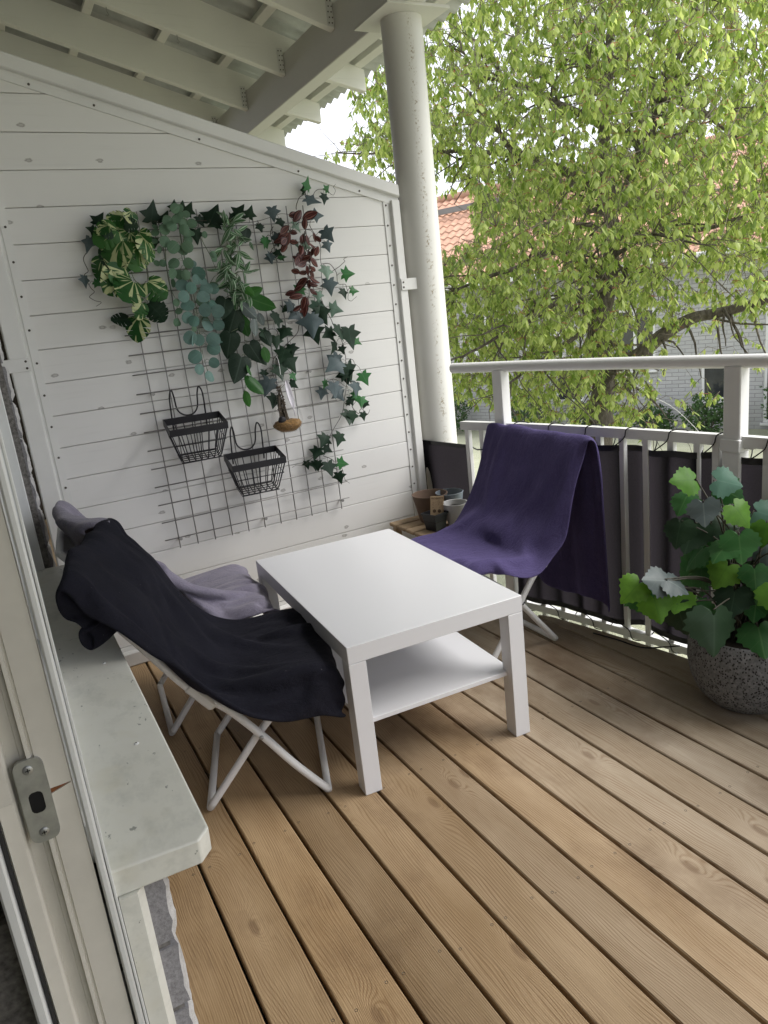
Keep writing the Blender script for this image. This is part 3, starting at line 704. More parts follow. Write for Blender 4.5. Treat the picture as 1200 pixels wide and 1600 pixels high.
# ================================================================ blankets (settled cloth, stored as half-millimetre steps along each row)
CLOTH = {
    'purple': (42, 36, [654,816,509,14,-25,17,11,-27,16,5,-29,13,-5,-31,10,-9,-30,7,-7,-30,11,-2,-30,10,-4,-32,5,-10,-30,6,6,-29,8,22,-22,0,9,-30,-4,-3,-32,-2,-3,-32,-1,-1,-33,-5,-1,-33,-8,-2,-34,-5,-4,-32,4,-7,-35,10,-8,-38,11,-6,-38,10,-7,-38,13,-6,-38,12,-6,-38,7,-10,-38,7,-18,-34,8,-18,-35,9,-10,-34,16,-4,-37,10,12,-32,1,29,2,8,9,7,33,28,7,24,25,-2,31,27,-8,26,28,12,0,634,860,592,9,-28,16,15,-28,13,14,-28,8,3,-33,6,-6,-33,4,-9,-32,4,-1,-34,3,-1,-34,4,-7,-33,5,-2,-31,5,15,-28,2,8,-34,0,-4,-33,4,-8,-33,5,-9,-32,-1,-6,-33,-4,-5,-34,0,-7,-33,5,-6,-36,9,-4,-40,12,-2,-39,11,-1,-39,15,1,-39,13,3,-41,4,5,-42,-5,3,-42,-8,-5,-38,4,-9,-34,18,-13,-35,16,1,-38,1,22,-23,-14,26,8,-2,14,-4,33,26,13,22,29,18,9,31,19,13,667,882,660,-11,-24,20,-3,-30,12,9,-31,8,4,-33,6,-3,-33,4,-8,-33,2,-1,-36,-1,0,-35,-1,-3,-35,4,-5,-33,3,6,-33,-2,3,-33,3,-5,-34,8,-5,-34,7,0,-34,2,1,-34,-2,-2,-32,3,-9,-30,9,-3,-36,7,-2,-40,10,0,-38,15,3,-39,12,5,-39,12,5,-40,3,5,-42,-11,3,-43,-12,3,-41,-2,0,-36,14,-6,-37,17,-3,-41,4,12,-36,-18,23,-14,-28,28,7,-9,27,20,17,25,10,26,21,-3,21,699,821,674,-1,-5,32,-12,-10,28,-8,-14,26,-2,-30,10,0,-33,4,2,-33,1,2,-36,-3,2,-34,-2,1,-34,0,0,-34,-2,0,-34,0,2,-33,3,4,-35,5,2,-35,8,3,-33,1,2,-32,-3,1,-32,-3,0,-32,3,2,-36,-4,0,-38,4,-3,-33,19,-1,-36,-2,1,-38,5,5,-34,19,2,-38,10,-1,-43,-3,0,-42,-6,4,-38,2,2,-36,8,-7,-35,15,4,-39,-6,17,-25,-28,19,-19,-31,20,-8,-21,16,18,-6,17,31,9,754,777,698,-3,1,32,-2,5,32,-5,-8,30,-3,-29,11,1,-33,-1,2,-33,-3,3,-34,-3,2,-32,-2,1,-33,-1,2,-31,-2,1,-32,0,1,-32,2,3,-33,3,3,-33,-3,3,-32,-2,1,-31,3,2,-32,2,1,-31,-4,1,-34,0,0,-35,9,-2,-36,3,-1,-36,-10,0,-37,-2,2,-36,5,3,-33,15,1,-37,8,-3,-39,-11,0,-38,5,1,-37,12,1,-34,14,2,-36,14,5,-32,4,16,-16,-22,15,-8,-34,14,-8,-34,12,-2,-32,821,792,717,-2,-2,32,-1,-5,29,-2,-19,24,0,-30,5,0,-32,-5,2,-32,-4,2,-32,-1,1,-31,1,1,-31,-5,1,-31,-1,2,-31,-2,2,-31,-2,1,-31,1,3,-31,2,2,-32,0,2,-32,-1,1,-30,-3,1,-30,4,1,-33,7,-1,-37,-2,0,-35,-8,1,-37,-2,0,-37,1,2,-37,2,0,-36,6,-2,-35,0,0,-38,-1,-1,-38,2,0,-36,8,1,-35,13,3,-32,19,2,-33,12,-2,-34,-10,-2,-32,-18,-3,-23,-26,-1,-9,-33,891,819,713,1,-18,27,-1,-17,26,-2,-12,28,0,-28,7,1,-31,-2,0,-31,-7,1,-32,1,2,-32,1,0,-30,-7,2,-33,1,2,-33,-4,1,-31,-2,1,-32,-1,2,-31,-2,2,-32,2,2,-32,2,1,-32,-1,1,-32,-4,1,-34,3,0,-37,-2,2,-39,0,1,-37,0,-1,-38,2,2,-38,2,-1,-38,0,-1,-38,1,0,-38,2,-2,-38,2,0,-37,5,1,-35,13,3,-32,20,-1,-34,1,-6,-25,-24,-3,-32,-18,-6,-31,-21,-7,-30,-23,967,838,702,0,-24,23,-1,-19,26,-4,-3,29,-2,-28,12,1,-32,5,0,-30,-10,1,-32,-3,1,-33,1,1,-33,-6,2,-34,1,2,-35,-2,1,-33,-4,1,-33,-1,2,-33,-1,1,-33,-2,2,-33,0,2,-34,0,3,-34,0,2,-37,1,1,-40,0,1,-40,0,0,-39,1,0,-40,1,-1,-40,1,0,-40,1,-1,-39,2,-1,-40,1,-2,-40,3,-1,-39,4,2,-36,15,1,-34,16,-5,-32,-17,-7,-20,-32,-5,-33,-22,-4,-35,-18,-4,-37,-15,1041,857,703,0,-27,21,-2,-21,23,-6,-3,30,-4,-26,16,2,-32,1,1,-32,-11,0,-34,-6,2,-33,-1,1,-34,-4,1,-35,-2,2,-34,-1,1,-34,-3,2,-34,1,2,-34,-1,2,-35,-4,2,-35,-1,4,-36,0,3,-35,1,2,-39,0,2,-41,0,0,-41,0,0,-41,1,-1,-41,1,-2,-41,1,-1,-41,2,-1,-42,2,-2,-41,1,-1,-41,3,-1,-41,3,0,-39,12,1,-35,12,-6,-24,-27,-7,-23,-33,-5,-36,-17,-3,-39,-10,-3,-41,-6,1111,864,726,0,-28,19,-2,-22,23,-8,-11,30,-5,-28,15,0,-32,-7,3,-31,-10,3,-33,-8,2,-33,-4,1,-34,-3,1,-34,-3,0,-34,-3,3,-33,-6,3,-33,-5,2,-33,-1,3,-35,-5,3,-36,-2,3,-36,-2,3,-35,-1,2,-38,-1,3,-41,0,0,-41,0,-1,-40,0,-2,-41,1,-2,-42,1,0,-40,3,-2,-42,2,-2,-42,3,0,-42,4,-4,-37,11,-1,-36,14,3,-36,-1,-7,-23,-30,-5,-28,-26,-4,-38,-8,-3,-41,-2,-4,-41,-1,1178,859,766,1,-30,14,-6,-20,25,-5,-25,15,-4,-31,3,-6,-30,7,-4,-33,6,3,-31,-6,7,-30,-10,3,-32,-5,0,-32,-1,1,-33,-3,3,-31,-7,3,-31,-8,4,-32,-7,4,-35,-7,2,-34,-5,2,-34,-3,1,-34,-1,-4,-36,2,-2,-39,2,-5,-38,2,-9,-38,3,-7,-39,0,0,-40,3,3,-38,1,8,-38,-1,-2,-40,7,-5,-38,11,6,-33,2,5,-31,-17,5,-35,-12,2,-36,-10,-1,-34,-14,-5,-37,-1,-4,-40,-1,-5,-38,3,1239,849,817,5,-32,7,-4,-29,12,-6,-29,9,-9,-27,13,-7,-28,11,-4,-32,4,-2,-31,2,2,-30,-5,7,-30,-7,3,-31,-5,-2,-30,-2,-6,-32,0,-3,-32,-2,-3,-32,-4,-6,-32,-4,-9,-32,-2,-5,-31,-3,-6,-31,-1,-2,-33,-1,2,-36,-2,-3,-36,2,3,-37,0,10,-36,-6,9,-37,1,5,-38,3,7,-38,0,4,-38,4,-5,-35,7,10,-30,-14,8,-32,-15,3,-37,-9,2,-36,-10,4,-36,-10,-4,-37,0,-3,-37,-2,-3,-37,0,1307,868,872,-1,-32,10,-3,-32,3,-6,-32,-1,-9,-31,4,-10,-30,6,-9,-30,6,-8,-29,9,-2,-32,3,4,-32,-3,5,-32,-6,1,-32,-5,-1,-32,-4,-5,-32,2,-4,-32,3,-4,-32,0,-5,-32,-2,-5,-33,-2,-3,-32,1,0,-35,3,1,-39,2,4,-38,-2,5,-36,-12,3,-37,-7,3,-36,-1,-4,-37,5,1,-38,4,5,-37,-1,6,-37,-7,1,-39,-5,-1,-36,-5,5,-36,-10,10,-34,-13,2,-37,-3,5,-37,-3,6,-39,-3,-1,-37,11,1359,869,933,-4,-32,4,-3,-33,-1,-4,-32,-4,-3,-32,-3,-6,-32,-3,-10,-31,4,-4,-31,8,-2,-32,8,-1,-32,0,-5,-31,3,-6,-30,3,7,-29,-11,2,-31,-5,-1,-32,-2,1,-33,0,-2,-32,-1,-3,-33,-3,-3,-33,-1,-1,-35,3,-2,-37,6,5,-37,0,5,-35,-11,-3,-37,-5,-5,-37,6,-6,-37,5,4,-37,-1,2,-38,2,1,-37,-5,-5,-37,-4,3,-36,-7,-2,-36,1,12,-34,-10,8,-36,-9,5,-36,-6,7,-37,-5,7,-39,5,1399,867,989,-4,-32,1,-2,-33,-2,-2,-32,-1,-1,-32,0,-4,-33,-4,-4,-32,-1,-2,-33,7,-5,-31,9,-11,-29,7,-13,-28,7,2,-31,-1,10,-29,-10,3,-31,-6,-1,-33,-3,2,-32,-1,2,-32,-1,1,-33,-3,1,-32,-3,0,-35,-2,-3,-36,0,2,-36,-3,-6,-35,7,-5,-36,3,2,-37,1,1,-36,-2,2,-36,-3,1,-37,2,1,-37,-2,-5,-37,-7,-7,-36,-6,-10,-34,4,5,-35,-3,13,-33,-10,9,-34,-11,7,-36,-7,8,-37,3,1432,866,1044,-1,-33,1,-1,-32,1,0,-33,2,-1,-32,2,-4,-32,-3,-6,-33,-2,-7,-31,6,-12,-28,11,-11,-29,10,-2,-31,4,11,-30,-4,8,-30,-8,-1,-33,-6,-5,-32,-4,-1,-32,-1,4,-33,0,7,-32,-1,4,-32,-1,2,-34,-3,0,-36,-6,-2,-36,-1,-4,-35,5,-7,-35,6,-8,-34,7,-1,-35,1,4,-36,-4,6,-35,-1,4,-36,-2,-2,-35,-5,-7,-36,-9,-11,-34,-3,-6,-35,0,7,-34,-7,12,-30,-14,11,-34,-8,8,-35,-1,1466,864,1106,1,-32,4,-1,-33,0,-2,-32,2,-4,-32,4,-2,-32,-1,-7,-32,-3,-13,-29,3,-15,-28,8,-7,-30,9,7,-32,4,11,-31,-2,7,-31,-8,-1,-32,-8,-6,-32,-4,-2,-33,0,4,-32,4,6,-33,1,5,-32,-2,2,-33,-5,1,-35,-3,0,-35,0,-2,-34,1,-5,-35,2,-6,-34,6,-7,-33,6,-4,-34,2,4,-35,-2,6,-34,-3,4,-34,-5,-2,-34,-7,-8,-35,-6,-8,-33,0,-2,-34,-4,10,-31,-12,12,-31,-10,11,-32,-5,1500,863,1176,1,-33,4,-1,-32,-2,-6,-32,-1,-7,-31,3,1,-33,1,-8,-31,0,-16,-28,4,-13,-28,5,-2,-32,5,9,-32,1,9,-31,-2,5,-31,-9,0,-33,-9,-4,-32,-4,-1,-32,5,1,-33,6,3,-33,1,3,-31,-6,2,-33,-4,2,-34,-2,1,-34,0,1,-33,0,-2,-34,4,-2,-34,6,-6,-33,5,-8,-32,1,-5,-34,0,3,-33,-3,6,-33,-5,2,-33,-7,-3,-34,-5,-6,-33,-2,-5,-33,1,7,-32,-6,13,-29,-8,14,-30,-6,1529,861,1245,2,-33,4,-1,-32,0,-7,-32,-2,-11,-30,-1,2,-31,-2,-6,-31,1,-16,-28,7,-9,-30,6,3,-32,2,8,-31,-2,6,-32,-6,3,-32,-7,1,-32,-6,-1,-33,-2,0,-32,6,-1,-33,5,-1,-32,0,1,-32,-6,3,-33,-4,1,-32,-2,0,-33,-2,2,-33,1,2,-33,7,0,-34,8,-4,-32,0,-8,-32,-2,-7,-32,-2,-4,-33,1,3,-33,-3,5,-32,-6,1,-32,-4,-4,-33,-1,-5,-32,-1,4,-32,-4,15,-30,-3,17,-28,-3,1552,860,1312,5,-33,5,2,-32,3,-7,-32,-2,-14,-29,-4,1,-31,-9,-5,-31,1,-13,-29,10,-6,-30,10,7,-32,-1,6,-31,-6,3,-32,-7,3,-32,-3,2,-33,-3,0,-32,-3,-2,-32,0,-2,-33,3,-1,-32,0,1,-33,-3,3,-32,1,1,-33,1,0,-32,-1,0,-32,0,3,-33,5,-1,-33,5,-3,-32,-3,-5,-32,-2,-4,-33,0,-6,-31,2,-1,-33,-1,5,-32,-3,3,-32,-2,-2,-32,-1,-7,-32,-4,3,-32,-8,14,-29,-5,18,-29,-1,1573,858,1383,6,-33,5,4,-32,2,-5,-31,-5,-15,-29,-6,3,-30,-8,-2,-32,4,-8,-30,11,-6,-30,9,6,-31,-3,5,-31,-8,2,-32,-7,2,-33,-1,3,-32,-2,-2,-32,-7,-3,-33,-5,-3,-32,1,0,-32,0,3,-32,-1,2,-33,4,2,-33,5,1,-33,2,0,-32,-1,-1,-33,2,-1,-32,1,-3,-32,-2,-2,-33,2,-1,-32,3,-2,-32,0,-5,-32,-2,0,-33,-3,2,-32,-1,-1,-32,-2,-5,-33,-5,3,-30,-11,13,-29,-8,16,-29,-1,1591,856,1451,4,-33,5,7,-31,-2,-1,-32,-7,-12,-28,-2,5,-30,-5,0,-32,4,-1,-32,8,-7,-29,10,4,-31,-4,4,-31,-9,3,-32,-4,0,-32,1,1,-32,-3,-1,-33,-8,-3,-32,-6,-2,-32,-2,0,-33,0,1,-32,0,1,-33,2,2,-33,5,2,-32,2,0,-33,-1,-1,-32,0,-2,-33,2,-2,-32,2,0,-33,5,0,-32,4,-1,-32,-4,-6,-32,-6,-4,-33,-5,0,-32,0,0,-33,-1,-2,-32,-5,4,-31,-10,11,-29,-8,13,-30,-3,1618,852,1516,-6,-31,9,6,-31,-5,9,-30,-5,-6,-30,2,6,-30,-6,2,-31,-3,0,-32,6,-8,-29,11,1,-31,-3,5,-31,-9,3,-32,-4,-1,-32,1,1,-32,-4,-2,-33,-5,-1,-32,-5,-1,-33,-4,-1,-32,0,0,-33,1,0,-33,-1,1,-32,4,1,-33,2,0,-32,-2,-1,-33,0,-2,-32,5,-1,-33,3,-1,-33,1,0,-32,-1,-1,-33,-4,-4,-32,-4,-3,-33,-2,-2,-32,2,-1,-32,-1,2,-32,-5,7,-32,-8,8,-31,-4,2,-32,2,1635,853,1574,1,-30,16,6,-32,1,8,-33,-2,7,-31,-2,8,-30,-10,6,-30,-7,-5,-30,4,-6,-30,10,2,-31,-2,6,-31,-9,1,-32,-6,-1,-32,-2,0,-33,-4,0,-32,-4,-1,-32,-4,-1,-33,-4,-1,-33,1,-1,-33,0,0,-33,0,-2,-34,5,-1,-33,2,2,-33,-2,-1,-34,1,-6,-33,4,-1,-34,0,2,-33,-4,2,-34,-4,-1,-34,-1,-5,-34,3,-4,-33,3,-1,-34,0,2,-33,-4,1,-34,-3,0,-32,-2,-8,-32,3,-11,-32,4,1668,828,1538,-13,-15,22,5,-22,8,9,-31,2,7,-31,-3,7,-32,-7,7,-31,-4,6,-32,5,5,-31,10,7,-31,5,10,-29,3,2,-32,-2,0,-33,-1,-1,-32,-3,0,-32,-3,-1,-33,-3,0,-32,-3,0,-32,-2,-1,-32,0,-1,-34,2,-1,-36,1,0,-35,0,0,-36,0,-1,-36,3,0,-35,0,2,-36,-3,2,-37,-4,-1,-36,-1,-3,-35,4,-3,-35,3,-1,-36,-1,-2,-35,2,-2,-35,3,-3,-36,-3,-5,-35,-4,-13,-29,-15,-9,-30,-17,1653,818,1510,3,-30,1,21,-9,3,4,-22,14,10,-25,-3,6,-30,-3,7,-30,-3,8,-31,-1,9,-32,2,5,-31,-3,0,-33,-4,3,-32,-2,4,-33,1,1,-32,-2,-2,-33,-3,-2,-32,-3,-2,-32,-3,-3,-33,-3,-3,-33,0,1,-35,1,0,-38,0,-1,-39,-1,0,-38,2,-1,-37,2,-5,-37,1,-3,-37,2,-5,-37,3,-3,-38,3,3,-37,4,-2,-39,5,-1,-41,2,8,-35,-12,9,-30,1,-11,-31,1,3,-34,-8,-4,-27,-20,-16,-2,-28,1662,817,1437,-1,-31,1,13,-11,2,8,-22,16,6,-23,-3,8,-30,-3,8,-30,-2,8,-31,-1,8,-31,1,8,-32,-3,7,-32,-4,3,-33,-1,3,-32,0,-1,-33,-1,-3,-32,-4,-2,-33,-4,-2,-32,-3,-3,-33,-3,-2,-33,-1,1,-35,1,0,-38,1,0,-39,-2,1,-38,2,1,-37,3,-5,-37,1,-5,-37,4,-8,-38,4,-5,-38,4,2,-37,4,-1,-39,5,-3,-41,3,12,-36,-15,11,-29,0,-14,-30,1,6,-34,-8,-1,-30,-19,-18,3,-31,1666,814,1364,2,-31,1,8,-10,2,7,-22,16,6,-23,-3,8,-30,-2,8,-31,-2,8,-31,-1,8,-31,1,8,-32,-3,8,-32,-4,8,-33,-1,4,-32,0,-3,-33,-2,-4,-32,-4,-1,-33,-4,-2,-32,-3,-2,-33,-4,-1,-32,0,1,-36,0,0,-37,0,0,-39,-1,3,-39,2,3,-37,3,-5,-37,2,-6,-37,4,-10,-38,4,-7,-37,4,1,-37,5,-1,-39,5,-2,-42,4,12,-35,-16,11,-30,0,-14,-29,1,6,-34,-9,0,-30,-19,-18,2,-30,1666,812,1290,7,-31,2,4,-11,1,7,-22,17,6,-22,-3,8,-31,-2,8,-30,-2,8,-31,0,8,-31,2,8,-32,-3,8,-32,-5,8,-33,-1,7,-32,0,-2,-33,-2,-5,-32,-5,-2,-33,-4,0,-32,-4,-1,-33,-3,-1,-33,-1,1,-35,0,1,-37,0,0,-40,-1,5,-38,2,3,-37,3,-4,-37,2,-7,-37,5,-11,-38,5,-10,-38,4,0,-36,5,-1,-40,5,-1,-41,4,13,-35,-16,11,-30,0,-15,-30,1,6,-33,-9,2,-31,-20,-19,3,-30,1667,810,1217,7,-32,1,4,-10,2,6,-22,17,6,-23,-2,8,-30,-2,8,-31,-2,8,-30,0,8,-32,2,8,-31,-3,8,-33,-5,9,-32,-1,6,-33,0,-4,-32,-2,-6,-33,-5,-1,-32,-5,0,-33,-4,0,-32,-4,0,-33,-1,2,-36,0,0,-37,0,1,-39,-1,5,-38,2,5,-37,4,-3,-37,2,-8,-38,5,-13,-37,5,-12,-38,5,-1,-37,5,-1,-39,5,0,-41,4,13,-36,-16,11,-29,0,-14,-30,1,6,-34,-10,2,-30,-19,-19,3,-30,1668,807,1143,6,-31,2,5,-10,2,6,-22,17,6,-23,-2,8,-31,-1,8,-30,-2,8,-31,0,8,-31,2,8,-32,-3,8,-32,-4,8,-33,-2,6,-32,0,-5,-33,-3,-8,-32,-5,-2,-33,-5,1,-32,-4,2,-33,-4,1,-32,-2,2,-36,0,0,-37,0,2,-40,-1,6,-38,2,6,-37,4,-3,-37,2,-8,-37,6,-16,-38,5,-14,-38,5,-1,-36,6,-1,-39,5,0,-42,4,15,-35,-16,11,-30,0,-15,-29,1,6,-34,-10,3,-30,-20,-20,2,-30,1668,805,1070,7,-31,2,4,-11,2,6,-22,17,6,-22,-2,9,-31,-1,7,-30,-1,8,-31,0,8,-31,2,9,-32,-3,8,-32,-4,8,-33,-2,6,-32,0,-8,-33,-3,-9,-32,-6,-1,-33,-5,1,-32,-5,3,-33,-4,2,-33,-2,2,-35,0,1,-37,0,1,-40,-1,7,-38,3,6,-37,3,-2,-37,3,-9,-37,6,-16,-38,6,-16,-38,5,-3,-36,6,-1,-40,5,2,-41,4,15,-35,-16,11,-30,0,-14,-30,1,6,-33,-10,3,-31,-21,-20,3,-30,1669,803,996,7,-32,3,4,-10,2,6,-22,18,6,-23,-2,8,-30,-1,8,-31,-1,8,-30,0,8,-32,2,8,-31,-3,8,-33,-4,8,-32,-2,6,-33,0,-9,-32,-4,-10,-33,-5,-2,-32,-6,2,-33,-5,4,-32,-5,3,-33,-2,3,-36,0,1,-37,0,1,-39,-1,7,-38,3,7,-37,4,-2,-37,3,-9,-38,6,-18,-37,6,-17,-38,6,-4,-37,6,-1,-39,6,3,-41,4,15,-36,-16,12,-29,-1,-14,-30,1,6,-34,-11,3,-30,-21,-19,3,-30,1670,800,923,6,-31,3,5,-10,2,6,-22,18,6,-23,-2,8,-31,0,8,-30,-1,8,-31,0,8,-31,2,8,-32,-2,8,-32,-5,8,-33,-2,5,-32,0,-11,-33,-4,-10,-32,-6,-2,-33,-6,3,-32,-5,4,-33,-5,4,-32,-3,4,-36,0,0,-37,0,1,-40,-1,7,-38,3,8,-37,4,-2,-37,4,-9,-37,6,-18,-38,7,-19,-38,6,-5,-36,6,-1,-39,6,3,-42,4,17,-35,-16,13,-30,-1,-15,-29,0,7,-34,-11,2,-30,-20,-19,2,-30,1670,798,849,7,-31,4,4,-11,2,6,-22,18,6,-23,-1,8,-30,-1,8,-30,0,8,-31,0,8,-31,3,8,-32,-3,8,-32,-5,8,-33,-2,4,-32,-1,-10,-33,-4,-11,-32,-6,-3,-33,-6,3,-32,-6,5,-33,-5,5,-33,-3,5,-35,0,0,-38,0,1,-39,-1,7,-38,3,8,-37,5,-2,-37,4,-9,-37,6,-19,-38,7,-20,-38,7,-5,-37,6,-2,-39,6,4,-41,4,18,-35,-16,13,-30,-1,-14,-30,0,6,-33,-11,2,-31,-21,-19,3,-30,1671,795,776,6,-31,4,5,-10,2,6,-22,18,6,-23,-1,8,-30,0,8,-31,0,8,-31,0,8,-31,3,8,-32,-3,8,-32,-5,8,-32,-2,3,-33,-1,-11,-32,-4,-12,-33,-7,-2,-32,-6,3,-33,-7,6,-32,-5,6,-33,-3,5,-36,0,0,-37,0,1,-39,-1,6,-38,3,8,-38,5,-1,-37,4,-9,-37,8,-20,-38,7,-20,-37,7,-7,-37,6,-1,-39,6,4,-42,4,19,-35,-16,14,-30,-1,-14,-29,0,6,-34,-12,2,-30,-21,-19,2,-30,1671,793,703,7,-31,4,4,-11,2,7,-21,19,6,-23,-1,8,-31,0,8,-30,0,8,-31,0,7,-31,3,9,-32,-3,8,-32,-5,7,-33,-2,3,-32,-1,-11,-33,-5,-12,-32,-7,-3,-33,-7,3,-32,-6,7,-33,-6,6,-32,-3,6,-36,0,1,-37,0,-1,-40,-1,6,-38,4,8,-37,5,-2,-37,4,-8,-37,8,-20,-38,8,-21,-38,7,-6,-36,6,-2,-39,6,5,-42,4,19,-35,-16,14,-30,-1,-13,-30,-1,6,-33,-12,1,-30,-21,-19,2,-30,1671,791,630,7,-31,4,5,-11,3,6,-22,18,6,-23,0,8,-30,0,8,-30,0,8,-31,1,8,-31,2,8,-32,-2,8,-32,-5,8,-33,-3,3,-32,-2,-12,-33,-5,-12,-32,-7,-4,-33,-7,4,-32,-7,7,-33,-6,7,-33,-3,6,-35,-1,1,-38,0,-1,-39,0,5,-38,4,7,-37,6,-1,-37,4,-9,-37,8,-19,-38,8,-21,-38,8,-7,-37,6,-2,-39,7,6,-41,4,19,-35,-17,15,-30,-1,-13,-30,-1,6,-33,-12,1,-31,-22,-19,3,-30,1671,788,557,8,-31,4,5,-10,3,6,-22,19,6,-23,-1,8,-30,1,8,-31,0,8,-31,1,8,-31,3,8,-32,-3,8,-32,-5,7,-32,-3,3,-33,-2,-12,-32,-5,-12,-33,-8,-4,-32,-7,3,-33,-7,8,-32,-7,7,-33,-3,7,-36,-1,1,-37,0,-1,-39,0,4,-38,4,6,-38,6,-1,-37,5,-8,-37,9,-19,-38,8,-21,-37,8,-7,-37,7,-2,-39,6,5,-42,4,21,-35,-17,15,-30,-2,-13,-29,-1,6,-34,-12,1,-30,-23,-19,2,-29,1671,786,483,8,-31,5,5,-11,3,6,-21,19,6,-23,0,8,-31,1,8,-30,0,8,-31,1,8,-31,3,8,-32,-3,8,-32,-5,8,-33,-4,2,-32,-2,-12,-33,-5,-13,-32,-8,-3,-33,-8,3,-32,-7,7,-33,-7,8,-32,-3,8,-36,-1,1,-37,0,-2,-40,0,4,-38,5,6,-37,6,-1,-37,5,-8,-37,9,-19,-38,9,-21,-38,8,-8,-36,7,-2,-39,6,6,-42,4,21,-35,-17,15,-30,-2,-12,-30,-1,6,-33,-13,0,-30,-23,-19,2,-30,1670,784,410,9,-31,6,6,-11,3,6,-22,19,6,-23,0,8,-30,1,8,-30,0,8,-31,1,8,-31,3,8,-32,-3,8,-32,-5,7,-33,-4,2,-32,-2,-12,-33,-6,-13,-32,-8,-3,-33,-8,3,-32,-8,7,-33,-6,9,-33,-4,7,-35,-1,2,-38,0,-2,-39,0,3,-38,5,5,-37,7,-1,-37,6,-8,-37,9,-18,-38,9,-21,-38,8,-8,-37,7,-2,-39,6,6,-41,4,21,-36,-17,16,-29,-2,-12,-30,-2,6,-34,-13,0,-30,-23,-19,3,-30,1670,781,337,10,-31,6,5,-10,3,7,-22,19,6,-23,1,8,-30,1,8,-31,1,8,-31,1,7,-31,3,9,-32,-4,8,-32,-5,7,-33,-4,1,-32,-3,-12,-33,-6,-13,-32,-9,-4,-33,-8,4,-32,-8,7,-33,-6,9,-32,-4,8,-36,-1,2,-37,0,-3,-39,0,3,-39,5,5,-37,7,-2,-37,7,-7,-37,9,-18,-38,10,-21,-37,8,-8,-37,7,-3,-39,7,6,-42,3,22,-35,-17,17,-30,-2,-12,-29,-2,6,-34,-14,-1,-30,-23,-18,2,-30,1670,779,264,10,-31,6,6,-11,3,6,-21,20,6,-23,0,8,-31,2,8,-30,1,8,-31,1,8,-31,3,8,-32,-4,8,-32,-5,7,-33,-4,1,-32,-3,-12,-33,-7,-12,-32,-9,-5,-33,-8,3,-32,-8,8,-33,-8,9,-32,-3,9,-36,-1,2,-37,0,-3,-40,1,2,-38,5,4,-37,7,-2,-37,7,-7,-37,10,-18,-38,10,-20,-38,8,-8,-36,8,-3,-40,6,6,-41,3,22,-35,-17,17,-30,-3,-11,-30,-2,6,-33,-14,-1,-31,-23,-19,3,-30]),
